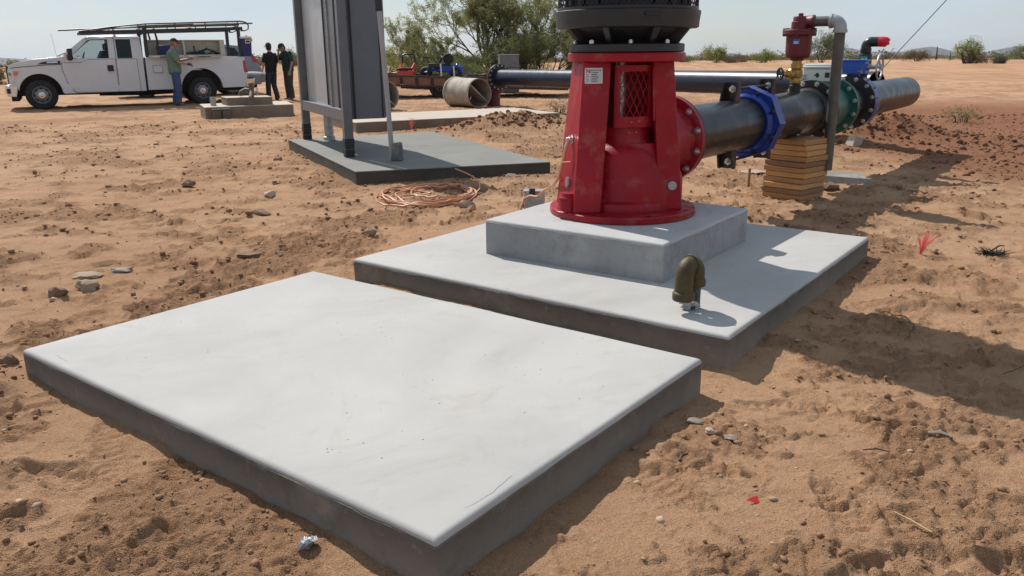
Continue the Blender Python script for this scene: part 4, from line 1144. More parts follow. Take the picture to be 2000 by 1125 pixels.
# ------------------------------------------------------------------ cable coil, junction box, earth wire
def make_coil():
    rnd = random.Random(12)
    cx, cy = -.85, 8.05; pts = []
    loops = [(.46, .62, -.02, 0), (.50, .60, .03, .02), (.40, .52, .10, -.02), (.44, .66, -.04, .03), (.36, .50, .12, .0), (.47, .58, .0, -.03), (.30, .40, .16, .05)]
    th = 2.2
    for i, (a, b, ox, oy) in enumerate(loops):
        n = 40
        na, nb, nox, noy = loops[(i + 1) % len(loops)] if i < len(loops) - 1 else (a, b, ox, oy)
        for k in range(n):
            f = k / n
            A, B = a + (na - a) * f, b + (nb - b) * f; X, Y = ox + (nox - ox) * f, oy + (noy - oy) * f
            x = cx + X + A * math.cos(th); y = cy + Y + B * math.sin(th)
            pts.append((x, y, .016 + .006 * i + .010 * math.sin(th * 3 + i)))
            th += 2 * PI / n
    z = np.array([p[2] for p in pts]); g = ground_fields(np.array([p[0] for p in pts]), np.array([p[1] for p in pts]))[0]
    pts = [(p[0], p[1], p[2] + max(0, float(gg)) * .8) for p, gg in zip(pts, g)]
    end = [(-.32, 8.35, .05), (-.33, 8.6, .07), (-.41, 8.85, .10), (-.54, 9.05, .13), (-.62, 9.12, .15)]
    # start tail lies inside the coil
    st = [(-1.05, 8.0, .04), (-.95, 8.12, .03), (-.8, 8.1, .05), (-.72, 8.62, .06), (-.9, 8.75, .05)]
    mb = MB().tube(st[:3] + [(-1.1, 8.4, .05)] + pts, .0082, 6)
    o = mb.build('cable_coil', M_ORANGE, None, smooth=60)
    tag(o, 'orange cable lying in loose coils on the dirt in front of the dark pad', 'cable')
    mb = MB().tube([(-.45, 7.70, .05), (-.35, 8.0, .06)] + end, .0082, 6)
    o2 = mb.build('cable_end', M_ORANGE, o, smooth=60)
make_coil()
def make_jbox():
    z = gz(.2, 7.05) - .01
    t = thing('conduit_box', 'grey metal conduit stub box with black clasp on the dirt behind the plinth', 'box', (.20, 7.02, z), -.15)
    b = MB().bx(-.085, .085, -.06, .06, 0, .225).build('box', M_GALV, t, smooth=0, bevel=.012)
    MB().bx(-.09, .09, -.064, .064, .226, .242).build('lid', M_CLEARGREY, t, bevel=.006)
    MB().bx(-.068, -.03, -.066, -.0605, .0, .235).build('strap', M_GALV, t)
    q = MB(); q.bx(-.035, .015, -.075, -.0655, .215, .262); q.bx(-.04, .0, -.06, .0, .2425, .256); q.bx(-.005, .012, -.072, -.066, .185, .215)
    q.build('clasp', M_BLACKPL, t, bevel=.004)
    MB().lathe([(.016, 0), (.016, .03)], 10, Matrix.Translation((-.085, 0, .10)) @ Matrix.Rotation(-PI / 2, 4, 'Y')).build('knockout', M_BLACKPL, t)
    w = MB().tube([(.366, 5.215, .862), (.345, 5.22, .80), (.325, 5.24, .70), (.310, 5.32, .61), (.292, 5.6, .52), (.275, 6.05, .42), (.255, 6.45, .335), (.22, 6.75, .235), (.16, 6.86, .225), (.11, 6.88, .20), (.08, 6.84, .12), (.05, 6.80, -.02)], .0105, 8)
    o = w.build('earth_cable', M_ORANGE, None, smooth=60); tag(o, 'orange earth cable running from the red pump down to the grey conduit box', 'cable')
    MB().tube([(.320, 5.25, .69), (.325, 5.21, .72), (.372, 5.13, .735)], .004, 6).build('stray_strand', M_ORANGE, o)
    MB().tube([(.372, 5.222, .862), (.358, 5.22, .845), (.345, 5.222, .81)], [.012, .012, .0115], 8).build('lug', M_ZINC, o)
make_jbox()

# ------------------------------------------------------------------ splash block, stake
def make_splash():
    z = gz(3.75, 9.1)
    a = math.atan2(.45, 1.1)
    t = MB()
    for sy in (-1, 1):
        t.hexa([(-.46, sy * .02 if sy > 0 else -.24, -.03), (.46, sy * .02 if sy > 0 else -.34, -.03), (.46, .34 if sy > 0 else -.02, -.03), (-.46, .24 if sy > 0 else -.02, -.03),
                (-.42, .02 if sy > 0 else -.20, .035 if sy > 0 else .09), (.42, .02 if sy > 0 else -.30, .02 if sy > 0 else .06), (.42, .30 if sy > 0 else -.02, .06 if sy > 0 else .02), (-.42, .20 if sy > 0 else -.02, .09 if sy > 0 else .035)])
    o = t.build('splash_block', pm('pale_green_grey_concrete', (.30, .285, .25), .85, var=.2, scale=8, bump=.3, bscale=50), None, smooth=0, bevel=.008)
    o.location = (3.62, 8.95, z + .0); o.rotation_euler = (0, 0, a - .55); o.scale = (.62, .85, .9)
    tag(o, 'pale grey concrete splash block on the dirt under the drain pipe', 'splash block')
    z = gz(2.45, 8.45)
    o = MB().hexa([(-.012, -.012, -.05), (.012, -.012, -.05), (.012, .012, -.05), (-.012, .012, -.05), (-.005, -.012, .205), (.016, -.012, .205), (.016, .012, .205), (-.005, .012, .205)]).build('wooden_stake', M_WOODS[2], None, smooth=0)
    o.location = (2.45, 8.45, z); tag(o, 'small brown wooden stake standing in the dirt left of the timber stack', 'stake')
    # white cut block under the blue valve
    o = MB().hexa([(-.09, -.08, 0), (.10, -.06, 0), (.09, .08, 0), (-.10, .07, 0), (-.07, -.07, .15), (.11, -.05, .17), (.10, .08, .17), (-.08, .06, .15)]).build('concrete_chunk', CON_OLD[0], None, smooth=0, bevel=.008)
    o.location = (5.0, 12.1, gz(5.0, 12.1) - .03); o.rotation_euler = (0, .25, .4); tag(o, 'pale concrete chunk on the dirt heap under the blue valve', 'concrete chunk')
make_splash()

# ------------------------------------------------------------------ far pipe with red elbow
def make_rear():
    bx_, by_ = -.45, 22.0
    d = Vector((.487, -.873, .012)).normalized()
    t = thing('pipe_elbow', 'dusty red flanged pipe elbow rising from the ground at the far black pipe', 'pipe elbow', (bx_, by_, 0))
    MB().lathe([(.185, -.05), (.185, .335)], 28).build('riser', M_REDDK, t)
    fl = MB().lathe([(.19, .335), (.255, .337), (.258, .342), (.258, .378), (.19, .38)], 36).build('lower_flange', M_REDDK, t, smooth=35)
    MB().lathe([(.19, .383), (.258, .385), (.258, .425), (.19, .43)], 36).build('upper_flange', M_REDDK, t, smooth=35)
    bolt0 = MB().lathe([(.016, .425), (.016, .445)], 6).build('bolt', M_GALV, fl)
    for k in range(12):
        a = 2 * PI * k / 12; o = bolt0 if k == 0 else link_copy(bolt0, fl); o.location = (.225 * math.cos(a), .225 * math.sin(a), 0)
    e = MB(); pts = []; rb = .33
    for k in range(11):
        th = PI / 2 * k / 10; pts.append((d.x * rb * (1 - math.cos(th)), d.y * rb * (1 - math.cos(th)), .42 + rb * math.sin(th)))
    e.tube(pts, .195, 28); e.build('bend', M_REDDK, t, smooth=60)
    Q = Matrix.Translation(pts[-1]) @ d.to_track_quat('Z', 'Y').to_matrix().to_4x4()
    MB().lathe([(.19, -.035), (.325, -.035), (.328, -.002), (.19, 0)], 40, Q).build('outlet_flange', M_REDDK, t, smooth=35)
    p = thing('pipe_run', 'long black pipe crossing behind the red pump from the far red elbow', 'pipe', (bx_ + pts[-1][0], by_ + pts[-1][1], pts[-1][2]))
    Q0 = d.to_track_quat('Z', 'Y').to_matrix().to_4x4()
    MB().lathe([(.195, .004), (.195, 11.2), (.185, 11.2), (.185, .004)], 40, Q0, closed=True).build('pipe_wall', M_PIPEB, p, smooth=40)
    f = MB().lathe([(.19, .004), (.325, .004), (.33, .01), (.33, .04), (.325, .045), (.19, .045)], 44, Q0, closed=True).build('flange', M_BLK, p, smooth=35)
    b0 = MB().lathe([(.024, 0), (.024, .022), (.012, .024), (.012, .04)], 6).build('bolt', M_GALV, f)
    for k in range(16):
        a = 2 * PI * (k + .5) / 16; o = b0 if k == 0 else link_copy(b0, f)
        o.matrix_local = Q0 @ Matrix.Translation((.29 * math.cos(a), .29 * math.sin(a), .045))
    s = thing('pipe_stand', 'small steel stand carrying the long black pipe behind the red pump', 'pipe stand', (2.37, 16.95, 0))
    MB().bx(-.18, .18, -.18, .18, -.03, .03).build('base_plate', M_CHANNEL, s)
    MB().tube([(0, 0, .03), (0, 0, .62)], .06, 14).build('column', M_CHANNEL, s)
    MB().hexa([(-.12, -.1, .60), (.12, -.1, .60), (.12, .1, .60), (-.12, .1, .60), (-.2, -.1, .64), (.2, -.1, .64), (.2, .1, .64), (-.2, .1, .64)]).build('saddle', M_CHANNEL, s)
make_rear()

# ------------------------------------------------------------------ cardboard form tubes
def make_tubes():
    def tube(label, loc, rot, L, r, flap, seed):
        t = thing('form_tube', label, 'form tube', loc, rot)
        n = 40; mb = MB(); vs = []; fs = []
        rnd = random.Random(seed)
        xs = [-L / 2, -L / 2 + .05, -L / 2 + .10, -L / 2 + .13, 0, L / 2 - .08, L / 2]
        rr = [r * 1.0, r * 1.04, r * 1.03, r * .98, r * .97, r * .97, r * .965]
        for x, q in zip(xs, rr):
            for j in range(n):
                a = 2 * PI * j / n; k = 1 + .012 * math.sin(3 * a + seed) - (.05 if math.sin(a) < -.85 else 0)
                vs.append((x, q * k * math.cos(a), q * k * math.sin(a)))
        for i in range(len(xs) - 1):
            for j in range(n):
                j2 = (j + 1) % n; fs.append((i * n + j, i * n + j2, (i + 1) * n + j2, (i + 1) * n + j))
        o = mb.add(vs, fs).build('wall', [M_CLAY], t, smooth=30)
        so_ = o.modifiers.new('thickness', 'SOLIDIFY'); so_.thickness = .016; so_.offset = -1
        MB().lathe([(r * .98, -.014), (r * 1.055, -.012), (r * 1.055, .012), (r * .98, .014)], 40, axis_x((-L / 2 + .075, 0, 0)), closed=True).build('band', pm('tan_band', (.30, .22, .14), .7, var=.2), t)
        if flap:
            # a loose sheet standing diagonally in the mouth
            c, s = math.cos(flap), math.sin(flap)
            q = MB().box((L / 2 - .22, 0, 0), (.42, r * 1.86, .02), Matrix.Rotation(flap, 4, 'X'))
            q.build('inner_board', M_CLAY, t, smooth=0)
            q = MB().lathe([(r * .93, 0), (0, .002)], 40, axis_x((-L / 2 + .25, 0, 0)))
            q.build('plug_board', M_TUBEIN, t, smooth=0)
    tube('pale form tube lying on its side with its open end towards the red elbow', (-1.12, 21.85, .365), -.93, 1.15, .385, -.72, 2)
    tube('tan form tube lying behind the thin grey pole, half hidden', (-3.34, 21.2, .36), -1.0, 1.0, .375, -.8, 5)
make_tubes()

# ------------------------------------------------------------------ trailer and its load
def make_trailer():
    y0 = 26.1; sl_ = -.030
    t = thing('flatbed_trailer', 'low brown flatbed trailer parked behind the form tubes with machines on it', 'trailer', (-2.2, y0, 0))
    T = Matrix(((1, 0, 0, 0), (0, 1, 0, 0), (sl_, 0, 1, 0), (0, 0, 0, 1)))
    MB().bx(-4.2, 4.0, .08, 2.1, .575, .615, T).build('deck', pm('deck_boards', (.16, .10, .06), .8, var=.3), t, smooth=0)
    for y in (0, 2.15):
        MB().bx(-4.2, 4.0, y - .03, y + .05, .33, .385, T).build('bottom_rail', M_RUSTDK, t, smooth=0)
        MB().bx(-4.2, 4.0, y - .04, y + .06, .625, .675, T).build('top_rail', M_RUSTDK, t, smooth=0)
        x = -4.0
        while x < 3.7:
            MB().bx(x + .04, x + .43, y + .0, y + .02, .385, .625, T).build('side_board', M_RUST, t, smooth=0)
            MB().bx(x - .025, x + .025, y - .035, y - .001, .385, .625, T).build('stake_post', M_RUSTDK, t, smooth=0)
            x += .475
    MB().bx(-1.2, 1.9, .15, 1.9, .27, .33, T).build('chassis', M_RUSTDK, t, smooth=0)
    MB().bx(3.9, 4.9, .95, 1.15, .35, .47, T).build('drawbar', M_RUSTDK, t, smooth=0)
    for (x, y) in ((.02, .14), (.82, .14), (.02, 2.0), (.82, 2.0)):
        w = MB().lathe([(.20, -.09), (.30, -.095), (.335, -.06), (.335, .06), (.30, .095), (.20, .09)], 28, axis_y((x, y, .335)), closed=True).build('wheel', M_TYRE, t)
        MB().lathe([(.20, -.05), (.15, -.065), (.05, -.045), (.0, -.045)], 20, axis_y((x, y, .335))).build('rim', M_DARK, w)
        for k in range(5):
            a = 2 * PI * k / 5; q = MB().lathe([(.014, 0), (.010, .02)], 6, Matrix.Translation((x + .085 * math.cos(a), y - .055, .335 + .085 * math.sin(a))) @ Matrix.Rotation(PI / 2, 4, 'X')); q.build('wheel_nut', M_CHROME, w)
    # red machine with roll bar
    mx_, my = -3.30, y0 + .9
    z = .615 + sl_ * (mx_ + 2.2)
    m = thing('compact_machine', 'small orange red machine with a black topped roll bar on the trailer', 'machine', (mx_, my, z))
    MB().hexa([(-.28, -.25, 0), (.26, -.25, 0), (.26, .35, 0), (-.28, .35, 0), (-.26, -.22, .17), (.22, -.22, .17), (.22, .33, .17), (-.26, .33, .17)]).build('body', M_MACHRED, m, bevel=.02)
    q = MB()
    rnd = random.Random(3)
    for k in range(7): q.box((-.24 + k * .07, -.1, .21), (.05, .2, rnd.uniform(.05, .10)))
    q.build('engine', M_DARK, m)
    MB().bx(-.20, .18, -.2, .1, .245, .268).build('hood_plate', M_MACHRED, m, bevel=.008)
    MB().tube([(-.17, .12, .1), (-.13, .12, .42)], .026, 10).build('roll_post', M_MACHRED, m)
    MB().tube([(.27, .12, .1), (.27, .12, .42)], .026, 10).build('roll_post', M_MACHRED, m)
    MB().tube([(-.13, .12, .41), (-.115, .12, .60), (-.09, .12, .655), (-.03, .12, .675), (.18, .12, .675), (.24, .12, .655), (.27, .12, .60), (.27, .12, .41)], .030, 10).build('roll_hoop', M_BLACKPL, m)
    MB().tube([(.27, .12, .42), (.20, -.15, .24), (.19, -.16, .1)], .022, 8).build('brace', M_MACHRED, m)
    # blue quad bike
    qx, qy = -2.22, y0 + 1.0
    z = .615 + sl_ * (qx + 2.2)
    b = thing('quad_bike', 'blue quad bike with black rack and handlebars strapped on the trailer', 'quad bike', (qx, qy, z))
    f = MB()
    f.hexa([(-.68, -.35, .10), (-.1, -.38, .20), (-.1, .38, .20), (-.68, .35, .10), (-.62, -.25, .13), (-.10, -.25, .30), (-.10, .25, .30), (-.62, .25, .13)])
    f.hexa([(-.15, -.16, .16), (.45, -.16, .16), (.45, .16, .16), (-.15, .16, .16), (-.10, -.12, .30), (.25, -.10, .40), (.25, .10, .40), (-.10, .12, .30)])
    f.build('bodywork', M_QUAD, b, bevel=.03)
    fr = MB(); fr.tube([(.30, -.33, .10), (.36, -.33, .26), (.50, -.33, .31), (.64, -.33, .26), (.70, -.33, .10)], [.05, .09, .10, .09, .05], 12)
    fo = fr.build('rear_fender', M_QUAD, b); f2 = link_copy(fo, b); f2.location = (0, .66, 0)
    MB().bx(-.36, .0, -.25, .25, .285, .42).build('front_rack_box', M_BLACKPL, b, bevel=.02)
    MB().hexa([(.05, -.11, .34), (.45, -.11, .30), (.45, .11, .30), (.05, .11, .34), (.08, -.09, .43), (.42, -.09, .39), (.42, .09, .39), (.08, .09, .43)]).build('seat', M_BLACKPL, b, bevel=.03)
    hbm = MB(); hbm.tube([(-.05, 0, .40), (.06, 0, .62)], .03, 8); hbm.tube([(.10, -.36, .60), (.05, -.2, .65), (.05, .2, .65), (.10, .36, .60)], .016, 8)
    hbm.build('handlebar', M_BLACKPL, b)
    MB().tube([(-.34, -.2, .40), (-.37, -.2, .60), (-.52, -.2, .62)], .016, 6).build('rack_bar', M_BLACKPL, b); MB().tube([(-.20, -.2, .58), (-.08, -.2, .42)], .016, 6).build('rack_bar', M_BLACKPL, b)
    MB().lathe([(.10, -.07), (.155, -.07), (.17, -.04), (.17, .04), (.155, .07), (.10, .07)], 24, axis_y((.27, -.2, .56)), closed=True).build('spare_tyre', M_TYRE, b)
    MB().lathe([(.0, -.03), (.11, -.03), (.11, .03), (.0, .03)], 20, axis_y((.27, -.2, .56))).build('spare_hub', M_DARK, b)
    for (x, y) in ((-.45, -.36), (.5, -.36), (-.45, .36), (.5, .36)):
        MB().lathe([(.08, -.09), (.14, -.09), (.165, -.05), (.165, .05), (.14, .09), (.08, .09)], 22, axis_y((x, y, .165)), closed=True).build('wheel', M_TYRE, b)
        MB().lathe([(.0, -.04), (.12, -.06), (.12, .06), (.0, .04)], 16, axis_y((x, y, .24))).build('rim', M_RIM, b) if False else None
    for (x, h, lab) in ((-2.12, 1.02, 'white plastic post leaning up beside the blue quad bike'), (-1.72, .96, 'pale thin post standing at the trailer side right of the quad bike')):
        o = MB().tube([(0, 0, -.02), (-.02, 0, h - .60)], .022, 8).build('marker_post', M_WHITE, None)
        o.location = (x, y0 + .12, .62 + sl_ * (x + 2.2)); tag(o, lab, 'post')
    o = MB().tube([(0, 0, 0), (.01, 0, .30)], [.05, .035], 8).build('orange_post', M_REDDK, None); o.location = (-.62, y0 + .3, .55); tag(o, 'short red post on the trailer just left of the red pipe elbow', 'post')
    # grey metal cabinet before the trees
    g = thing('metal_cabinet', 'weathered grey sheet metal cabinet standing before the big mesquite', 'cabinet', (-.05, 29.2, 0), .1)
    for k in range(3):
        MB().bx(-.33, .33, -.25, .25, .02 + k * .42, .42 + k * .42).build('side_sheet', pm('weathered_zinc_%d' % k, (.20, .195, .185), .6, metal=.2, var=.2, scale=6), g, smooth=0, bevel=.006)
    MB().bx(-.35, .35, -.27, .27, 1.262, 1.285).build('top_sheet', M_GALV, g, smooth=0)
make_trailer()
# ------------------------------------------------------------------ vehicles
def arch(cx, cz, r, a0, a1, n=14):
    return [(cx + r * math.cos(R(a0 + (a1 - a0) * k / n)), cz + r * math.sin(R(a0 + (a1 - a0) * k / n))) for k in range(n + 1)]
def side_prism(poly, y0, y1, tum=None):
    # profile in (x, z) swept across y; tum(z) leans the sides inwards
    k = len(poly); vs = []
    nl = 5
    for j in range(nl):
        f = j / (nl - 1)
        for (x, z) in poly:
            a = tum(z) if tum else 0
            vs.append((x, (y0 + a) + ((y1 - a) - (y0 + a)) * f, z))
    fs = [tuple(range(k)), tuple(reversed(range((nl - 1) * k, nl * k)))]
    for j in range(nl - 1):
        for i in range(k):
            i2 = (i + 1) % k
            fs.append((j * k + i, (j + 1) * k + i, (j + 1) * k + i2, j * k + i2))
    return MB().add(vs, fs)
def plate(poly, y, th=.006, tum=None):
    k = len(poly)
    vs = [(x, y + (tum(z) if tum else 0) - th, z) for x, z in poly] + [(x, y + (tum(z) if tum else 0), z) for x, z in poly]
    fs = [tuple(range(k)), tuple(reversed(range(k, 2 * k)))] + [(i, k + i, k + (i + 1) % k, (i + 1) % k) for i in range(k)]
    return MB().add(vs, fs)
def grow(poly, e):
    cx = sum(p[0] for p in poly) / len(poly); cz = sum(p[1] for p in poly) / len(poly)
    return [(x + e * (1 if x > cx else -1), z + e * (1 if z > cz else -1)) for x, z in poly]

def wheel(par, x, y, r, w, face, rimr, kind):
    s = face
    t = MB().lathe([(rimr, -w / 2), (r * .88, -w / 2 - .005), (r * .97, -w / 2 + .02), (r, -w / 2 + .05), (r, w / 2 - .05), (r * .97, w / 2 - .02), (r * .88, w / 2 + .005), (rimr, w / 2)], 40, axis_y((x, y, r)), closed=True).build('wheel', M_TYRE, par, smooth=30)
    T = Matrix.Translation((x, y + s * (w / 2 - .012), r)) @ Matrix.Rotation(-PI / 2 * s, 4, 'X')
    if kind == 'steel':
        MB().lathe([(rimr + .002, -.05), (rimr + .006, .006), (rimr - .012, .008), (rimr - .02, -.02), (rimr * .80, -.045), (rimr * .62, -.02), (rimr * .42, -.012), (rimr * .40, .0), (.001, .0)], 36, T).build('rim', M_RIM, t, smooth=30)
        rim = t.children[0]
        mb0 = None
        for k in range(8):
            a = 2 * PI * k / 8
            if mb0 is None:
                mb0 = MB().lathe([(.0225, -.001), (.0225, .0015)], 10, Matrix.Scale(1.6, 4, (0, 1, 0))).build('rim_hole', M_DARK, rim); o = mb0
            else: o = link_copy(mb0, rim)
            o.matrix_local = T @ Matrix.Translation((rimr * .71 * math.cos(a), rimr * .71 * math.sin(a), -.026)) @ Matrix.Rotation(a, 4, 'Z') @ Matrix.Rotation(-.35, 4, 'Y')
        hub = MB().lathe([(rimr * .38, -.01), (rimr * .36, .02), (rimr * .2, .022), (rimr * .18, .05), (rimr * .12, .06), (.001, .06)], 20, T)
        for k in range(8):
            a = 2 * PI * (k + .5) / 8; hub.lathe([(.014, .02), (.010, .04)], 6, T @ Matrix.Translation((rimr * .29 * math.cos(a), rimr * .29 * math.sin(a), 0)))
        hub.build('hub', M_CHROME, t)
    else:
        MB().lathe([(rimr + .002, -.05), (rimr + .004, .004), (rimr - .015, .005), (rimr - .025, -.06)], 36, T).build('rim', M_RIM, t, smooth=30)
        MB().lathe([(rimr, -.07), (.001, -.07)], 24, T).build('brake', M_DARK, t)
        sp = None
        for k in range(5):
            if sp is None:
                sp = MB().hexa([(.04, -.045, -.04), (rimr - .01, -.028, -.05), (rimr - .01, .028, -.05), (.04, .045, -.04), (.04, -.04, -.005), (rimr - .01, -.022, -.01), (rimr - .01, .022, -.01), (.04, .04, -.005)]).build('spoke', M_CHROME, t); o = sp
            else: o = link_copy(sp, t)
            o.matrix_local = T @ Matrix.Rotation(2 * PI * k / 5 + .3, 4, 'Z')
    return t

TX = thing('pickup_truck', 'white work pickup truck with black ladder rack and open tool box on the bed', 'truck', (-12.328, 22.179, 0), math.atan2(.4685, .8835))
def make_truck():
    t = TX; WD = 1.98
    tum = lambda z: max(0, (z - 1.0)) * .10 + max(0, .62 - z) * .10
    nose = [(-.61, .52)] + [(-.50, .50)] + list(reversed(arch(.02, .42, .50, 8, 168, 16)))[0:0]
    low = [(-.63, .60), (-.66, .72), (-.655, 1.06), (-.62, 1.15), (-.48, 1.205), (-.10, 1.285), (.30, 1.325), (.58, 1.345), (.66, 1.375), (.80, 1.30), (2.58, 1.30), (2.58, .42), (.56, .40)] + arch(.02, .42, .505, 2, 172, 16) + [(-.50, .55)]
    body = side_prism(low, 0, WD, tum).build('cab_body', M_TRUCK, t, smooth=32, fix=True, bevel=.012)
    # hood crease and dark fender badge
    plate([(-.60, 1.085), (-.30, 1.115), (.25, 1.155), (.58, 1.165), (.58, 1.150), (.25, 1.140), (-.30, 1.100), (-.60, 1.072)], -.001, .003, tum).build('hood_gap', M_DARK, t, smooth=0, fix=True)
    plate([(.02, 1.165), (.16, 1.225), (.56, 1.245), (.56, 1.172)], -.001, .006, tum).build('fender_vent', M_DARK, t, smooth=0, fix=True)
    plate([(.24, 1.190), (.26, 1.222), (.50, 1.232), (.50, 1.198)], -.007, .004, tum).build('badge', M_CHROME, t, smooth=0, fix=True)
    # cab upper
    g = lambda z: .03 + max(0, z - 1.28) * .24
    roof = [(1.20, 1.80), (1.30, 1.862), (1.55, 1.895), (1.90, 1.912), (2.30, 1.910), (2.52, 1.890), (2.585, 1.82), (2.50, 1.83), (1.90, 1.845), (1.34, 1.80)]
    side_prism(roof, 0, WD, lambda z: g(z) + max(0, z - 1.84) * 1.6).build('roof', M_TRUCK, t, smooth=40, fix=True)
    for side in (0, 1):
        def sp(poly, nm, mat, th=.05, off=0):
            m = plate(poly, off + th, th, g)
            if side: m.v = [(x, WD - y, z) for x, y, z in m.v]
            return m.build(nm, mat, t, smooth=0, fix=True)
        sp([(.63, 1.30), (.66, 1.385), (1.20, 1.82), (1.33, 1.82), (.84, 1.36), (.82, 1.29)], 'front_pillar', M_TRUCK)
        sp([(1.26, 1.76), (1.20, 1.825), (1.9, 1.87), (2.56, 1.85), (2.56, 1.79), (1.9, 1.79), (1.36, 1.785)], 'window_header', M_TRUCK)
        sp([(1.74, 1.27), (1.76, 1.80), (1.95, 1.80), (1.95, 1.28)], 'door_pillar', M_TRUCK)
        sp([(2.32, 1.28), (2.32, 1.80), (2.56, 1.82), (2.585, 1.28)], 'rear_pillar', M_TRUCK)
        sp([(.84, 1.22), (1.06, 1.21), (1.20, 1.285), (1.74, 1.285), (1.75, 1.785), (1.36, 1.785), (1.22, 1.70), (.84, 1.365)], 'front_side_glass', M_GLASSCLR, .006, .012)
        sp([(1.96, 1.295), (1.96, 1.79), (2.30, 1.79), (2.31, 1.295)], 'rear_side_glass', M_GLASSDK, .006, .0)
        if not side:
            sp([(1.935, 1.28), (1.935, 1.81), (2.325, 1.81), (2.335, 1.28)], 'glass_seal', M_DARK, .004, .010)
            sp([(.80, 1.20), (1.06, 1.195), (1.21, 1.275), (1.75, 1.275), (1.765, 1.80), (1.35, 1.80), (1.20, 1.715), (.80, 1.36), (.83, 1.345), (1.22, 1.685), (1.36, 1.775), (1.735, 1.775), (1.725, 1.295), (1.19, 1.295), (1.05, 1.222), (.83, 1.222)], 'window_trim', M_DARK, .010, .004)
            sp([(.81, 1.21), (1.055, 1.208), (1.16, 1.262), (1.10, 1.30), (.93, 1.30), (.83, 1.34)], 'sail_trim', M_DARK, .012, .0)
    MB().add([(.66, .10, 1.375), (.66, WD - .10, 1.375), (1.24, WD - .20, 1.835), (1.24, .20, 1.835)], [(0, 1, 2, 3)]).build('windscreen', M_GLASSWS, t, smooth=0)
    MB().add([(2.575, .10, 1.32), (2.575, WD - .10, 1.32), (2.555, WD - .20, 1.80), (2.555, .20, 1.80)], [(0, 1, 2, 3)]).build('rear_glass', M_GLASSDK, t, smooth=0)
    # interior
    for (x, y) in ((1.55, .52), (1.55, 1.46)):
        s = MB().hexa([(x - .25, y - .25, .9), (x + .2, y - .25, .9), (x + .2, y + .25, .9), (x - .25, y + .25, .9), (x + .05, y - .22, 1.5), (x + .22, y - .22, 1.5), (x + .22, y + .22, 1.5), (x + .05, y + .22, 1.5)]).build('seat', M_DARK, t, bevel=.03)
        MB().box((x + .18, y, 1.60), (.10, .28, .18)).build('headrest', M_DARK, s, bevel=.03)
    MB().bx(.70, 1.0, .15, WD - .15, 1.0, 1.31).build('dashboard', M_DARK, t, bevel=.03)
    MB().tube([(1.12 + .06 * math.sin(2 * PI * k / 20), .55 + .19 * math.cos(2 * PI * k / 20), 1.30 + .17 * math.sin(2 * PI * k / 20)) for k in range(20)], .017, 6, True).build('steering_wheel', M_DARK, t)
    # doors proud of a dark gap plate
    d1 = [(.585, 1.19), (.60, 1.00), (.66, .72), (.80, .47), (.86, .43), (1.87, .425), (1.885, 1.275), (1.21, 1.268), (1.06, 1.19)]
    d2 = [(1.905, .425), (2.43, .425), (2.415, 1.275), (1.915, 1.275)]
    for k, d in enumerate((d1, d2)):
        plate(grow(d, .010), -.0005, .003, tum).build('door_gap', M_DARK, t, smooth=0, fix=True)
        dd = plate(d, -.0030, .007, tum).build('door' if k == 0 else 'rear_door', M_TRUCK, t, smooth=0, fix=True)
        if k == 0:
            plate([(1.67, .96), (1.67, 1.12), (1.82, 1.12), (1.82, .96)], -.010, .012, tum).build('handle', M_DARK, dd, smooth=0, fix=True, bevel=.01)
    for (poly) in ([(1.905, 1.29), (1.905, 1.86), (1.918, 1.86), (1.918, 1.29)],):
        plate(poly, -.001, .004, lambda z: g(z)).build('door_gap', M_DARK, t, smooth=0, fix=True)
    # front end
    MB().bx(-.70, -.655, .04, WD - .04, .68, 1.135).build('grille', M_DARK, t, bevel=.015)
    for z in (.80, .95): MB().bx(-.715, -.695, .40, WD - .40, z, z + .07).build('grille_bar', M_CHROME, t, bevel=.01)
    for side in (0, 1):
        yy = lambda y: y if not side else WD - y
        m = MB().hexa([(-.672, -.006, .70), (-.58, -.012, .70), (-.58, .30, .70), (-.672, .30, .70), (-.668, -.006, 1.045), (-.42, -.012, 1.03), (-.42, .30, 1.03), (-.668, .30, 1.045)])
        if side: m.v = [(x, WD - y, z) for x, y, z in m.v]
        hl = m.build('headlight', M_LAMP, t, fix=True, bevel=.01)
        m = MB().hexa([(-.545, -.019, .87), (-.475, -.019, .90), (-.475, .1, .90), (-.545, .1, .87), (-.555, -.019, 1.0), (-.42, -.019, .995), (-.42, .1, .995), (-.555, .1, 1.0)])
        if side: m.v = [(x, WD - y, z) for x, y, z in m.v]
        m.build('indicator', M_AMBER, hl, fix=True)
        m = MB().bx(-.655, -.60, -.016, .0, .89, .97)
        if side: m.v = [(x, WD - y, z) for x, y, z in m.v]
        m.build('reflector', M_RIM, hl, fix=True)
    bump = [(-.78, .64), (-.80, .50), (-.74, .36), (-.55, .34), (-.52, .44), (-.50, .645)]
    bm_ = side_prism(bump, -.02, WD + .02).build('front_bumper', M_CHROME, t, fix=True, bevel=.02)
    MB().bx(-.755, -.665, -.030, .0, .44, .57).build('tow_hole', M_DARK, bm_, bevel=.02)
    MB().bx(-.68, -.50, .06, WD - .06, .24, .36).build('air_dam', M_UNDER, t, bevel=.02)
    # mirrors
    for side in (0, 1):
        y0, y1 = (-.30, -.08) if not side else (WD + .08, WD + .30)
        mm = MB().hexa([(.74, y0, 1.25), (.86, y0, 1.25), (.86, y1, 1.25), (.74, y1, 1.25), (.77, y0, 1.56), (.88, y0, 1.56), (.88, y1, 1.56), (.77, y1, 1.56)]).build('mirror', M_DARK, t, bevel=.025)
        MB().bx(.878, .886, y0 + .02, y1 - .02, 1.30, 1.53).build('mirror_glass', M_CHROME, mm) if side else MB().bx(.72, .762, y0 + .03, y1 - .04, 1.29, 1.40).build('mirror_marker', M_TAIL, mm)
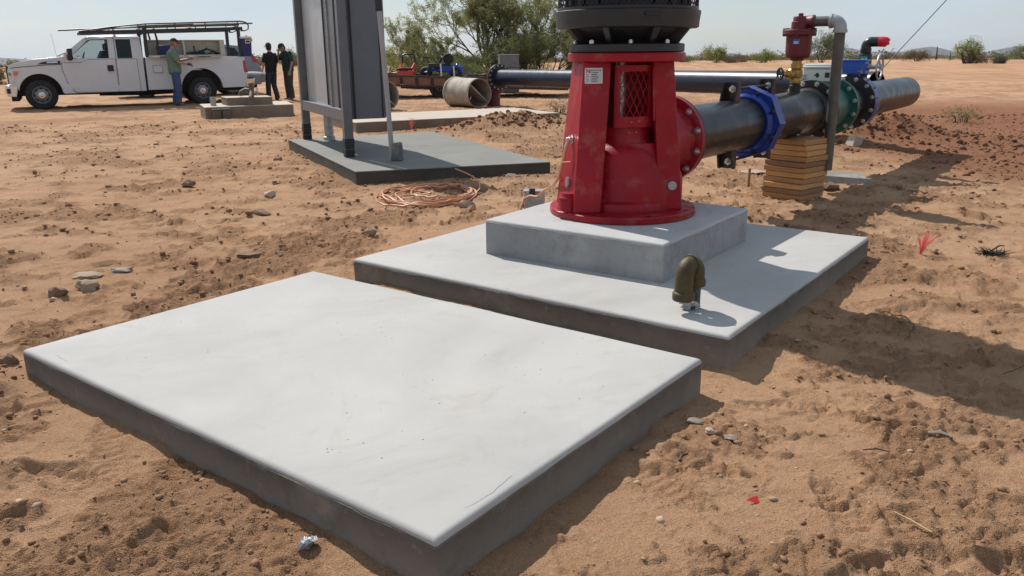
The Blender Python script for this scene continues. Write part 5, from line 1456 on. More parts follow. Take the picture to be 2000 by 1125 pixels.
        MB().tube([(.84, min(max(y0, .0), WD), 1.34), (.86, (y0 + y1) / 2, 1.34)], .025, 8).build('mirror_arm', M_DARK, mm)
    MB().tube([(.50, .25, 1.33), (.45, .25, 1.95)], .003, 5).build('antenna', M_DARK, t)
    MB().tube([(.52, .5, 1.365), (.60, .8, 1.40), (.72, 1.1, 1.45)], .014, 6).build('wiper', M_DARK, t)
    # chassis and wheels
    MB().bx(-.52, 5.15, .24, WD - .24, .36, .92).build('underbody', M_UNDER, t)
    MB().tube([(1.4, .35, .36), (2.6, .4, .34), (4.9, .35, .42)], .05, 8).build('exhaust', M_UNDER, t)
    for (x, face, y) in ((.02, -1, .14), (4.05, -1, .14), (.02, 1, WD - .14), (4.05, 1, WD - .14)):
        wheel(t, x, y, .385, .245, face, .222, 'steel')
    # bed
    bed = [(2.62, 1.305), (2.62, .44)] + [(3.50, .445)] + list(reversed(arch(4.05, .44, .56, 2, 178, 18))) + [(4.63, .45), (5.27, .46), (5.31, .80), (5.285, 1.29), (5.20, 1.312)]
    b = side_prism(bed, 0, WD, tum).build('bed', M_TRUCK, t, smooth=32, fix=True, bevel=.012)
    plate([(2.60, .44), (2.615, 1.31), (2.632, 1.31), (2.628, .44)], -.002, .004, tum).build('bed_gap', M_DARK, t, smooth=0, fix=True)
    plate([(2.80, .90), (2.80, 1.10), (3.05, 1.10), (3.05, .90)], -.0012, .002, tum).build('fuel_door_gap', M_DARK, b, smooth=0, fix=True)
    plate([(2.808, .908), (2.808, 1.092), (3.042, 1.092), (3.042, .908)], -.003, .003, tum).build('fuel_door', M_TRUCK, b, smooth=0, fix=True)
    for y0, y1 in ((-.012, .10), (WD - .10, WD + .012)):
        MB().hexa([(5.24, y0, .88), (5.345, y0, .86), (5.345, y1, .86), (5.24, y1, .88), (5.22, y0 + .03, 1.20), (5.30, y0 + .03, 1.21), (5.30, y1, 1.21), (5.22, y1, 1.20)]).build('tail_light', M_TAIL, t, bevel=.02)
    MB().bx(5.31, 5.88, .14, WD - .14, .79, .85).build('tailgate', M_TRUCK, t, bevel=.015)
    rb = MB().hexa([(5.25, .0, .45), (5.50, .10, .45), (5.50, WD - .1, .45), (5.25, WD, .45), (5.25, -.01, .70), (5.56, .10, .70), (5.56, WD - .1, .70), (5.25, WD + .01, .70)]).build('rear_bumper', M_CHROME, t, bevel=.02)
    MB().bx(5.28, 5.50, .02, .5, .701, .716).build('bumper_step', M_DARK, rb)
    MB().bx(5.3, 5.6, .9, 1.08, .36, .46).build('hitch', M_UNDER, t)
    # tool box along the near side of the bed, drop front open
    tb = MB()
    tb.bx(2.70, 4.66, .03, .46, 1.318, 1.345); tb.bx(2.70, 4.66, .44, .46, 1.345, 1.76); 
    box = tb.build('tool_box', M_CREAM, t, smooth=0)
    MB().bx(2.68, 2.71, .03, .462, 1.345, 1.745).build('box_end', M_CREAM, box, smooth=0); MB().bx(4.64, 4.76, .02, .462, 1.32, 1.77).build('box_end', M_CREAM, box, smooth=0)
    MB().bx(3.66, 3.70, .05, .44, 1.345, 1.75).build('divider', M_CREAM, box, smooth=0)
    MB().bx(2.70, 4.64, .32, .47, 1.752, 1.775).build('box_lid', M_CREAM, box, smooth=0)
    for x0, x1 in ((2.72, 3.64), (3.70, 4.62)):
        o = MB().hexa([(x0, -.10, 1.285), (x1, -.10, 1.285), (x1, .03, 1.33), (x0, .03, 1.33), (x0, -.11, 1.335), (x1, -.11, 1.335), (x1, .03, 1.37), (x0, .03, 1.37)]).build('drop_door', M_CREAM, box, smooth=0)
        MB().bx((x0 + x1) / 2 - .17, (x0 + x1) / 2 + .17, -.116, -.108, 1.305, 1.325).build('latch', M_DARK, o)
    # ladder rack
    RK = M_BLKMESH
    for y in (.04, WD - .04):
        for x in (2.70, 5.18):
            MB().bx(x - .045, x + .045, y - .035, y + .035, 1.31, 2.10).build('rack_post', RK, t, smooth=0)
        MB().hexa([(1.10, y - .03, 1.925), (5.30, y - .03, 2.035), (5.30, y + .03, 2.035), (1.10, y + .03, 1.925), (1.10, y - .03, 1.995), (5.30, y - .03, 2.125), (5.30, y + .03, 2.125), (1.10, y + .03, 1.995)]).build('rack_rail', RK, t, smooth=0)
        pts = [(1.10, y, 1.985), (1.9, y, 2.10), (2.75, y, 2.19), (4.1, y, 2.235), (5.25, y, 2.275), (5.40, y, 2.25), (5.48, y, 2.17), (5.46, y, 2.06), (5.36, y, 2.02), (5.25, y, 2.02)]
        MB().tube(pts, .020, 8).build('rack_top_rail', RK, t)
        for x, z0, z1 in ((1.93, 2.0, 2.10), (2.75, 2.03, 2.19), (3.5, 2.06, 2.21), (4.3, 2.09, 2.24), (5.18, 2.11, 2.27)):
            MB().tube([(x, y, z0), (x, y, z1)], .016, 6).build('rack_stay', RK, t)
        MB().tube([(2.74, y, 1.95), (2.95, y, 2.06), (3.0, y, 1.75), (2.99, y, 1.35)], .03, 8).build('rack_brace', RK, t)
    for x, z in ((1.15, 1.96), (1.95, 1.99), (2.70, 2.02), (3.9, 2.06), (5.18, 2.10)):
        MB().bx(x - .03, x + .03, .07, WD - .07, z - .02, z + .04).build('cross_bar', RK, t, smooth=0)
make_truck()

# things carried by the truck; placed in the truck's own frame
TM = Matrix.Translation((-12.328, 22.179, 0)) @ Matrix.Rotation(math.atan2(.4685, .8835), 4, 'Z')
def on_truck(o):
    o.matrix_world = TM; return o
def make_load():
    o = on_truck(MB().tube([(.62, .35, 2.02), (3.2, .35, 2.135), (5.66, .35, 2.235)], .022, 8).build('conduit_length', M_GALVDK, None)); tag(o, 'long thin grey conduit lying on the ladder rack over the cab', 'conduit')
    o = on_truck(MB().hexa([(2.55, .12, 2.07), (4.0, .12, 2.125), (4.0, .40, 2.125), (2.55, .40, 2.07), (2.55, .12, 2.15), (4.0, .12, 2.21), (4.0, .40, 2.21), (2.55, .40, 2.15)]).build('plank_bundle', pm('weathered_plank', (.17, .12, .08), .8, var=.3), None, smooth=0)); tag(o, 'weathered brown timber lying on the ladder rack behind the cab', 'timber')
    o = on_truck(MB().hexa([(4.0, .45, 2.13), (5.3, .45, 2.17), (5.3, .8, 2.17), (4.0, .8, 2.13), (4.0, .45, 2.20), (5.3, .45, 2.25), (5.3, .8, 2.25), (4.0, .8, 2.20)]).build('ladder_bundle', M_GALVDK, None, smooth=0)); tag(o, 'grey pipe bundle on the rear half of the ladder rack', 'pipe bundle')
    c = MB().hexa([(3.02, .14, 1.347), (3.34, .14, 1.347), (3.34, .40, 1.347), (3.02, .40, 1.347), (2.98, .12, 1.62), (3.38, .12, 1.64), (3.38, .42, 1.64), (2.98, .42, 1.62)])
    o = on_truck(c.build('blue_tub', pm('navy_plastic', (.02, .03, .14), .5, var=.1), None, bevel=.012)); tag(o, 'dark blue plastic tub inside the open tool box', 'tub')
    heap = thing('tool_heap', 'jumble of dark hand tools and hoses in the open tool box', 'tools'); heap.matrix_world = TM
    rnd = random.Random(8)
    MT = pm('tool_grey', (.10, .085, .075), .6, var=.4)
    for k in range(12):
        x = rnd.uniform(3.85, 4.5); y = rnd.uniform(.1, .36); z = 1.36 + rnd.uniform(0, .06); a = rnd.uniform(-.6, .6); L = rnd.uniform(.12, .3)
        MB().tube([(x - L * math.cos(a), y - L * .3 * math.sin(a), z), (x, y, z + rnd.uniform(0, .07)), (x + L * math.cos(a) * .8, y, z)], [.014, .024, .016], 6).build('tool', MT if k % 3 else M_DARK, heap)
    MB().tube([(3.98, .2, 1.36), (3.95, .2, 1.62)], [.03, .025], 6).build('drill_handle', MT, heap); MB().tube([(4.15, .2, 1.42), (4.3, .22, 1.56)], [.03, .02], 6).build('drill_handle', MT, heap)
    MB().tube([(4.05, .14, 1.45), (4.3, .12, 1.52), (4.5, .14, 1.45), (4.6, .16, 1.39)], .022, 8).build('hose', M_DARK, heap)
    MB().bx(3.75, 4.1, .12, .3, 1.348, 1.375).build('red_tray', pm('dull_red_tray', (.28, .07, .05), .6), heap)
    w = thing('water_cooler', 'blue water cooler with white lid strapped at the rear of the truck bed', 'cooler'); w.matrix_world = TM
    MB().hexa([(5.23, .0, 1.315), (5.50, .0, 1.315), (5.50, .36, 1.315), (5.23, .36, 1.315), (5.20, -.03, 1.80), (5.52, -.03, 1.80), (5.52, .38, 1.80), (5.20, .38, 1.80)]).build('tank', pm('navy_cooler', (.018, .022, .12), .45, var=.12), w, bevel=.03)
    MB().bx(5.19, 5.53, -.04, .39, 1.80, 1.862).build('lid', M_WHITE, w, bevel=.02)
    MB().tube([(5.34, -.045, 1.68), (5.34, -.06, 1.76), (5.45, -.06, 1.76), (5.47, -.06, 1.72), (5.45, -.045, 1.68), (5.34, -.045, 1.68)], .016, 6).build('handle', M_WHITE, w)
    MB().lathe([(.045, 0), (.045, .012)], 16, Matrix.Translation((5.50, -.03, 1.76)) @ Matrix.Rotation(PI / 2, 4, 'X')).build('yellow_dot', pm('yellow_sticker', (.6, .42, .03), .5), w)
    MB().tube([(5.42, .2, 1.86), (5.43, .2, 1.90)], .03, 8).build('knob', M_WHITE, w)
make_load()

def make_suv():
    d = Vector((.8835, .4685)); rot = math.atan2(.4685, .8835)
    t = thing('suv', 'grey SUV parked behind the white pickup, only its rear and wheels showing', 'car', (-11.93, 27.72, 0), rot)
    WD = 1.86
    tum = lambda z: max(0, z - .85) * .12 + max(0, .5 - z) * .12
    prof = [(-.85, .40), (-.92, .62), (-.86, .86), (-.2, 1.0), (.55, 1.07), (3.62, 1.10), (3.76, .92), (3.79, .60), (3.72, .36), (3.12, .32)] + arch(2.75, .36, .38, 0, 180, 12) + [(.40, .30)] + arch(0, .36, .38, 0, 180, 12)
    side_prism(prof, 0, WD, tum).build('body', M_SUV, t, smooth=32, fix=True, bevel=.02)
    gh = [(.55, 1.06), (1.20, 1.55), (1.6, 1.66), (2.5, 1.70), (3.15, 1.64), (3.30, 1.60), (3.66, 1.09)]
    g = lambda z: .04 + max(0, z - 1.05) * .24
    side_prism(gh, 0, WD, g).build('cabin', M_SUV, t, smooth=32, fix=True, bevel=.015)
    for poly in ([(1.0, 1.12), (1.32, 1.54), (1.85, 1.60), (1.85, 1.12)], [(1.93, 1.12), (1.93, 1.60), (2.55, 1.61), (2.65, 1.12)], [(2.73, 1.13), (2.65, 1.60), (2.95, 1.58), (3.22, 1.15)]):
        plate(poly, -.002, .004, g).build('side_window', M_GLASSDK, t, smooth=0, fix=True)
        m = plate(poly, -.002, .004, g); m.v = [(x, WD - y, z) for x, y, z in m.v]; m.build('side_window', M_GLASSDK, t, smooth=0, fix=True)
    MB().add([(3.345, .22, 1.55), (3.345, WD - .22, 1.55), (3.63, WD - .14, 1.15), (3.63, .14, 1.15)], [(3, 2, 1, 0)]).build('rear_window', M_GLASSDK, t, smooth=0)
    MB().bx(3.12, 3.48, .15, WD - .15, 1.60, 1.645).build('spoiler', M_SUV, t, bevel=.015)
    for y0, y1 in ((.0, .28), (WD - .28, WD)):
        MB().hexa([(3.42, y0 + .06, 1.10), (3.72, y0 + .02, 1.08), (3.72, y1, 1.08), (3.42, y1, 1.10), (3.32, y0 + .13, 1.42), (3.50, y0 + .12, 1.40), (3.50, y1 - .1, 1.40), (3.32, y1 - .1, 1.42)]).build('tail_light', M_TAIL, t, bevel=.02)
    MB().bx(3.66, 3.88, .02, WD - .02, .42, .70).build('rear_bumper', M_SUV, t, bevel=.04)
    MB().bx(3.76, 3.80, .4, WD - .4, .74, .80).build('badge_strip', M_CHROME, t)
    MB().bx(-.7, 3.6, .2, WD - .2, .24, .7).build('underbody', M_UNDER, t)
    for (x, face, y) in ((0, -1, .14), (2.75, -1, .14), (0, 1, WD - .14), (2.75, 1, WD - .14)):
        wheel(t, x, y, .345, .225, face, .235, 'alloy')
make_suv()

# ------------------------------------------------------------------ old pad fittings
def make_oldpad():
    t = thing('pipe_fitting', 'weathered threaded pipe fitting with a small wheel standing on the old tan block', 'pipe fitting', (-5.83, 18.88, .455))
    OL = pm('dusty_brown_steel', (.12, .095, .075), .7, var=.3, scale=20)
    MB().tube([(.10, -.30, -.165), (.10, -.28, .0), (.08, -.1, .12), (.06, 0, .17)], .045, 10).build('hose_tail', OL, t)
    MB().lathe([(.045, 0), (.045, .16), (.06, .17), (.06, .22), (.05, .24), (.065, .26), (.05, .31), (.02, .33)], 14, Matrix.Translation((.05, 0, 0))).build('body', OL, t)
    MB().tube([(.05, 0, .14), (-.08, 0, .15), (-.2, 0, .10), (-.22, 0, .03)], [.045, .06, .05, .04], 10).build('side_outlet', OL, t)
    MB().tube([(.17 + .0, -.0 + .06 * math.cos(2 * PI * k / 14), .12 + .09 * math.sin(2 * PI * k / 14)) for k in range(14)], .010, 5, True).build('wheel_ring', M_GALV, t)
    MB().tube([(.06, 0, .12), (.17, 0, .12)], .014, 6).build('spindle', M_GALV, t)
    o = MB().lathe([(.062, .0), (.068, .19), (.055, .19), (.05, .02)], 14).build('pipe_stub', pm('grey_pvc_stub', (.36, .33, .29), .6, var=.15), None); o.location = (-6.62, 18.75, .28); tag(o, 'short open grey pipe stub on the left end of the old tan pad', 'pipe stub')
    for k, (x, lab) in enumerate(((-6.38, 'left of the two grey conduit boxes against the old pad'), (-6.20, 'right of the two grey conduit boxes against the old pad'))):
        b = thing('conduit_box', lab, 'box', (x, 18.215 + .096 * (k) , -.02), .49, 'conduit boxes on the old pad')
        MB().bx(-.075, .075, -.05, .02, .0, .235).build('box', pm('dusty_grey_box_%d' % k, (.15, .135, .12), .7, var=.2), b, bevel=.015)
        MB().bx(-.095, .095, -.06, .03, .236, .262).build('lid', OL, b, bevel=.006)
        MB().bx(-.055, .055, -.0535, -.0505, .03, .19).build('cover', OL, b)
make_oldpad()

# ------------------------------------------------------------------ people
def skinned(name, nodes, edges, mat, parent, root, sub=1):
    keys = list(nodes)
    me = bpy.data.meshes.new(name)
    me.from_pydata([nodes[k][0] for k in keys], [(keys.index(a), keys.index(b)) for a, b in edges], [])
    o = bpy.data.objects.new(name, me); COL.objects.link(o)
    me.materials.append(mat)
    sk = o.modifiers.new('skin', 'SKIN'); sk.use_smooth_shade = True; sk.branch_smoothing = .3
    lay = me.skin_vertices[0].data
    for i, k in enumerate(keys):
        r = nodes[k][1]; lay[i].radius = (r, r) if not isinstance(r, tuple) else r
        lay[i].use_root = (k == root)
    s = o.modifiers.new('smooth', 'SUBSURF'); s.levels = sub; s.render_levels = sub
    # freeze to a plain mesh
    bpy.context.view_layer.update()
    ev = o.evaluated_get(bpy.context.evaluated_depsgraph_get())
    m2 = bpy.data.meshes.new_from_object(ev)
    bpy.data.objects.remove(o); bpy.data.meshes.remove(me)
    m2.name = name
    if not m2.materials: m2.materials.append(mat)
    m2.polygons.foreach_set('use_smooth', [True] * len(m2.polygons))
    r = bpy.data.objects.new(name, m2); COL.objects.link(r); r.parent = parent
    return r

def hand(nodes, edges, key, wrist, out, down, side, curl=.5):
    # palm, four fingers and a thumb from the wrist; out = pointing direction, side = thumb side
    w = Vector(wrist); o = Vector(out).normalized(); s = Vector(side).normalized(); n = o.cross(s)
    p = w + o * .055; nodes[key + '_palm'] = (tuple(p), .022); edges.append((key + '_wrist', key + '_palm'))
    for i, (f, L) in enumerate(zip((-.03, -.011, .009, .028), (.060, .072, .076, .066))):
        b = w + o * .095 - s * -f
        q = b + o * L * .5 + n * (.02 * curl); e = b + o * L * (1 - .5 * curl) + n * (.055 * curl)
        for nm, pt, r in ((f'{key}_f{i}a', b, .0095), (f'{key}_f{i}b', q, .0088), (f'{key}_f{i}c', e, .0078)): nodes[nm] = (tuple(pt), r)
        edges += [(key + '_palm', f'{key}_f{i}a'), (f'{key}_f{i}a', f'{key}_f{i}b'), (f'{key}_f{i}b', f'{key}_f{i}c')]
    a = w + o * .05 + s * .036; b = w + o * .085 + s * .05 + n * .015
    nodes[key + '_ta'] = (tuple(a), .011); nodes[key + '_tb'] = (tuple(b), .009)
    edges += [(key + '_palm', key + '_ta'), (key + '_ta', key + '_tb')]

def head_mesh(name, c, yaw, pitch, parent, mat):
    bm = bmesh.new(); bmesh.ops.create_uvsphere(bm, u_segments=20, v_segments=16, radius=1)
    for v in bm.verts:
        x, y, z = v.co
        sx = .098 if x > 0 else .102
        X, Y, Z = x * sx, y * .076, z * .118
        if z < -.2: X += .012 * (-z); Y *= 1 - .28 * (-z)
        if x > .75 and abs(y) < .3 and -.35 < z < .25: X += .022 * (1 - abs(y) / .3) * (1 - abs(z + .05) / .35)   # nose
        if x > .6 and .15 < z < .35 and .2 < abs(y) < .5: X -= .008       # eye sockets
        if x > .7 and -.6 < z < -.45 and abs(y) < .35: X += .006          # lips
        v.co = (X, Y, Z)
    for s in (-1, 1):
        r = bmesh.ops.create_icosphere(bm, subdivisions=1, radius=.026, matrix=Matrix.Translation((-.008, s * .078, -.005)) @ Matrix.Diagonal((.8, .4, 1.2, 1)))
    M = Matrix.Translation(c) @ Matrix.Rotation(yaw, 4, 'Z') @ Matrix.Rotation(pitch, 4, 'Y')
    bm.transform(M)
    return bm, M

def person(label, loc, rot, H, pose, shirt, pants, shoes, cap, hair, extra=None):
    t = thing('person', label, 'person', loc, rot)
    k = H / 1.75
    P = pose
    N = {}; E = []
    def nd(key, p, r): N[key] = (tuple(c * k for c in p), tuple(c * k for c in r) if isinstance(r, tuple) else r * k)
    nd('pelvis', P['pelvis'], (.13, .095)); nd('waist', P['waist'], (.125, .09)); nd('chest', P['chest'], (.145, .105)); nd('neckb', P['neckb'], (.07, .065)); nd('neck', P['neck'], .052); nd('skull', P['skull'], .06)
    E += [('pelvis', 'waist'), ('waist', 'chest'), ('chest', 'neckb'), ('neckb', 'neck'), ('neck', 'skull')]
    for s in ('l', 'r'):
        nd(s + '_sho', P[s + '_sho'], .062); nd(s + '_elb', P[s + '_elb'], .042); nd(s + '_wrist', P[s + '_wrist'], .027)
        nd(s + '_hip', P[s + '_hip'], .085); nd(s + '_knee', P[s + '_knee'], .055); nd(s + '_ank', P[s + '_ank'], .038); nd(s + '_toe', P[s + '_toe'], .034)
        E += [('chest', s + '_sho'), (s + '_sho', s + '_elb'), (s + '_elb', s + '_wrist'), ('pelvis', s + '_hip'), (s + '_hip', s + '_knee'), (s + '_knee', s + '_ank'), (s + '_ank', s + '_toe')]
        w = Vector(N[s + '_wrist'][0]); e = Vector(N[s + '_elb'][0])
        hand(N, E, s, w, w - e, None, P.get(s + '_thumb', (1, 0, .3)), .6)
    body = skinned('body', N, E, M_SKIN, t, 'pelvis', 1)
    hb, HM = head_mesh('h', Vector(P['head']) * k, P.get('yaw', 0), P.get('pitch', 0), t, M_SKIN)
    hb.transform(Matrix.Identity(4))
    bm = bmesh.new(); bm.from_mesh(body.data); tmp = bpy.data.meshes.new('tmp'); hb.to_mesh(tmp); bm.from_mesh(tmp); bm.to_mesh(body.data); bm.free(); hb.free(); bpy.data.meshes.remove(tmp)
    body.data.polygons.foreach_set('use_smooth', [True] * len(body.data.polygons))
    # shirt and trousers: elliptical rings along the limbs
    def loft(mb, rings, n=16):          # ring: centre, depth radius (x), width radius (y)
        vs = []; fs = []
        for c, a, b in rings:
            for q in range(n):
                th = 2 * PI * q / n; vs.append(((c[0] + a * 1.17 * math.cos(th)) * k, (c[1] + b * math.sin(th)) * k, c[2] * k))
        m = len(rings)
        for i in range(m - 1):
            for q in range(n):
                fs.append((i * n + q, i * n + (q + 1) % n, (i + 1) * n + (q + 1) % n, (i + 1) * n + q))
        fs.append(tuple(reversed(range(n)))); fs.append(tuple(range((m - 1) * n, m * n)))
        mb.add(vs, fs)
    pel, wa, ch, nb = (Vector(P[q]) for q in ('pelvis', 'waist', 'chest', 'neckb'))
    up_ = Vector((0, 0, 1))
    mb = MB()
    loft(mb, [(pel - up_ * .05, .142, .190), (pel + up_ * .03, .142, .188), (wa, .138, .178), (wa.lerp(ch, .5), .140, .186), (ch, .140, .205), (ch.lerp(nb, .45), .128, .205), (ch.lerp(nb, .72), .105, .170), (ch.lerp(nb, .92), .082, .105), (nb + up_ * .015, .068, .072)])
    for s in ('l', 'r'):
        a, b = Vector(P[s + '_sho']), Vector(P[s + '_elb'])
        mb.tube([q * k for q in (a.lerp(ch, .35) + up_ * .01, a + up_ * .0, a.lerp(b, .35), a.lerp(b, .85))], [.075 * k, .082 * k, .076 * k, .074 * k], 12)
    sh = mb.build('shirt', shirt, t, smooth=60)
    mb = MB()
    loft(mb, [(pel - up_ * .10, .125, .175), (pel - up_ * .04, .130, .182), (pel + up_ * .03, .128, .176), (pel + up_ * .09, .120, .165)])
    for s in ('l', 'r'):
        h_, kn, an = Vector(P[s + '_hip']), Vector(P[s + '_knee']), Vector(P[s + '_ank'])
        mb.tube([q * k for q in (h_ + up_ * .02, h_.lerp(kn, .25), h_.lerp(kn, .6), kn, kn.lerp(an, .4), kn.lerp(an, .8), an + Vector((.01, 0, -.015)))], [v * k for v in (.105, .104, .092, .082, .080, .078, .080)], 12)
    mb.build('trousers', pants, t, smooth=60)
    for s in ('l', 'r'):
        a, b = Vector(P[s + '_ank']), Vector(P[s + '_toe'])
        d = (b - a); d.z = 0; d.normalize()
        q = {'h': (tuple((a - d * .04 + Vector((0, 0, -.035))) * k), .045 * k), 'm': (tuple((a + d * .07 + Vector((0, 0, -.04))) * k), .046 * k), 't': (tuple((a + d * .17 + Vector((0, 0, -.052))) * k), .034 * k), 'u': (tuple((a + Vector((0, 0, .05))) * k), .052 * k)}
        skinned('boot', q, [('h', 'm'), ('m', 't'), ('h', 'u')], shoes, t, 'h', 1)
    # cap with brim, hair below it
    bm = bmesh.new(); bmesh.ops.create_uvsphere(bm, u_segments=20, v_segments=12, radius=1)
    bmesh.ops.delete(bm, geom=[v for v in bm.verts if v.co.z < .12], context='VERTS')
    for v in bm.verts: v.co = (v.co.x * .115 - .004, v.co.y * .092, v.co.z * .125 + .015)
    bm.transform(HM); me = bpy.data.meshes.new('cap'); bm.to_mesh(me); bm.free(); me.materials.append(cap); me.polygons.foreach_set('use_smooth', [True] * len(me.polygons))
    co = bpy.data.objects.new('cap', me); COL.objects.link(co); co.parent = t
    br = MB(); ya = P.get('brim', 0)
    n = 9; pts = []
    for i in range(n):
        a = -1.15 + 2.3 * i / (n - 1); pts.append((.09 * math.cos(a) + .01, .086 * math.sin(a), .03))
    for i in range(n):
        a = 1.0 - 2.0 * i / (n - 1); pts.append((.195 * math.cos(a * .75) - .0, .095 * math.sin(a), .012 - .0))
    br.prism([(p[0], p[1]) for p in pts], .022, .030, HM @ Matrix.Rotation(ya, 4, 'Z'))
    br.build('brim', cap, co, smooth=0)
    bm = bmesh.new(); bmesh.ops.create_uvsphere(bm, u_segments=20, v_segments=12, radius=1)
    bmesh.ops.delete(bm, geom=[v for v in bm.verts if (v.co.x > .15 and v.co.z < .3) or v.co.z < -.72], context='VERTS')
    for v in bm.verts: v.co = (v.co.x * .108 - .006, v.co.y * .082, v.co.z * .122)
    bm.transform(HM); me = bpy.data.meshes.new('hair'); bm.to_mesh(me); bm.free(); me.materials.append(hair); me.polygons.foreach_set('use_smooth', [True] * len(me.polygons))
    ho = bpy.data.objects.new('hair', me); COL.objects.link(ho); ho.parent = t
    if extra: extra(t, k, P, sh)
    return t

BASE = dict(pelvis=(0, 0, .93), waist=(.0, 0, 1.10), chest=(.0, 0, 1.32), neckb=(-.01, 0, 1.47), neck=(.0, 0, 1.52), skull=(.015, 0, 1.60), head=(.025, 0, 1.63),
            l_sho=(-.01, .185, 1.40), r_sho=(-.01, -.185, 1.40), l_elb=(-.02, .24, 1.12), r_elb=(-.02, -.24, 1.12), l_wrist=(.06, .25, .88), r_wrist=(.06, -.25, .88),
            l_hip=(0, .09, .88), r_hip=(0, -.09, .88), l_knee=(.02, .10, .48), r_knee=(.02, -.10, .48), l_ank=(-.02, .11, .09), r_ank=(-.02, -.11, .09), l_toe=(.13, .13, .035), r_toe=(.13, -.13, .035))
def make_people():
    M_SAGE = pm('sage_tshirt', (.14, .20, .15), .85, var=.12, bump=.3, bscale=18, scale=9)
    M_JEANS = pm('blue_jeans', (.055, .085, .165), .85, var=.2, bump=.3, bscale=16, scale=10)
    M_BLKT = pm('black_tshirt', (.008, .008, .010), .85, var=.2, bump=.3, bscale=18)
    M_DJEANS = pm('dark_jeans', (.028, .032, .048), .85, var=.25, bump=.3, bscale=16)
    M_GRNT = pm('dark_green_polo', (.010, .040, .028), .85, var=.2, bump=.3, bscale=18)
    M_BRNP = pm('brown_work_trousers', (.055, .042, .034), .85, var=.25, bump=.3, bscale=16)
    M_CAP = pm('black_cap', (.018, .018, .018), .8, var=.2)
    M_HAIRG = pm('grey_brown_hair', (.20, .15, .11), .8, var=.3, scale=40)
    M_HAIRD = pm('dark_hair', (.03, .022, .017), .7, var=.3, scale=40)
    M_BOOT = pm('tan_boot', (.15, .105, .07), .8, var=.25)
    M_BOOTD = pm('dark_boot', (.05, .04, .035), .8, var=.25)
    M_GLOVE = pm('dark_glove', (.02, .02, .022), .8, var=.3)
    M_GLOVEG = pm('grey_glove', (.18, .17, .16), .85, var=.3)
    M_PRINT = pm('white_print', (.55, .55, .53), .8)
    face = math.atan2(.4685, .8835)
    # man at the tool box, seen from his right side, facing along the truck
    p = dict(BASE); p.update(r_elb=(.10, -.25, 1.14), r_wrist=(.30, -.16, 1.10), l_elb=(.12, .24, 1.17), l_wrist=(.36, .20, 1.22), r_thumb=(0, .2, 1), l_thumb=(0, -.2, 1), chest=(-.02, 0, 1.32), neckb=(-.01, 0, 1.47), head=(.05, 0, 1.63), pitch=.22, yaw=.25,
                             r_knee=(.05, -.10, .48), l_knee=(-.0, .11, .48), r_ank=(.0, -.12, .09), l_ank=(-.08, .12, .09), l_toe=(.07, .15, .035), r_toe=(.15, -.13, .035))
    def ex(t, k, P, sh):
        w = Vector(P['r_wrist']) * k; e = Vector(P['r_elb']) * k; d = (w - e).normalized()
        g = MB().lump(w + d * .06, .05, (1.2, .8, .7), 2, .12, 2); g.build('glove', M_GLOVE, t, smooth=60)
        for i in range(3): MB().tube([w + d * .08, w + d * .13 + Vector((0, 0, -.02 + .02 * i)), w + d * .17 + Vector((.0, .01 * i, -.05 + .03 * i))], [.013, .012, .010], 6).build('glove_finger', M_GLOVE, t)
        rnd = random.Random(2)
        for i in range(5):
            z = (1.22 + .03 * i) * k; o = MB().bx(-.1435, -.1415, -.03 + rnd.uniform(-.02, .02), .04 + rnd.uniform(-.02, .03), z, z + .014)
    person('person in sage t-shirt, blue jeans and black cap reaching into the truck tool box', (-9.20, 23.35, 0), face - .10, 1.80, p, M_SAGE, M_JEANS, M_BOOT, M_CAP, M_HAIRG, ex)
    # man in black t-shirt, looking to the left
    p = dict(BASE); p.update(l_elb=(.03, .25, 1.13), l_wrist=(.14, .22, .90), r_elb=(.0, -.25, 1.13), r_wrist=(.08, -.24, .88), yaw=-.25, pitch=.06, l_ank=(.06, .12, .09), l_toe=(.21, .15, .035), l_knee=(.06, .10, .49), r_ank=(-.08, -.12, .09), r_toe=(.07, -.15, .035))
    def ex2(t, k, P, sh):
        MB().box((.141 * k, .05, 1.34 * k), (.004, .05, .07), Matrix.Identity(4)).build('print', M_PRINT, sh)
    person('person in black t-shirt and flat brimmed cap standing in front of the other', (-7.16, 25.45, 0), PI - .55, 1.68, p, M_BLKT, M_DJEANS, M_BOOTD, M_CAP, M_HAIRD, ex2)
    # man in dark green shirt, head bowed, hand to face
    p = dict(BASE); p.update(waist=(.01, 0, 1.10), chest=(.04, 0, 1.31), neckb=(.07, 0, 1.45), neck=(.10, 0, 1.49), skull=(.13, 0, 1.54), head=(.155, 0, 1.555), pitch=.55, yaw=.1, r_sho=(.03, -.185, 1.39), l_sho=(.03, .185, 1.39), r_elb=(.20, -.24, 1.18), r_wrist=(.24, -.08, 1.40), r_thumb=(1, .2, .5), l_elb=(.0, .26, 1.11), l_wrist=(.08, .26, .88))
    def ex3(t, k, P, sh):
        w = Vector(P['l_wrist']) * k
        MB().lump(w + Vector((.03, 0, -.08)), .062, (.9, .7, 1.2), 4, .3, 2).build('held_gloves', M_GLOVEG, t, smooth=60)
    person('person in dark green shirt with bowed head and a hand raised to the face', (-6.72, 25.75, 0), PI + .75, 1.74, p, M_GRNT, M_BRNP, M_BOOT, M_CAP, M_HAIRD, ex3)
make_people()
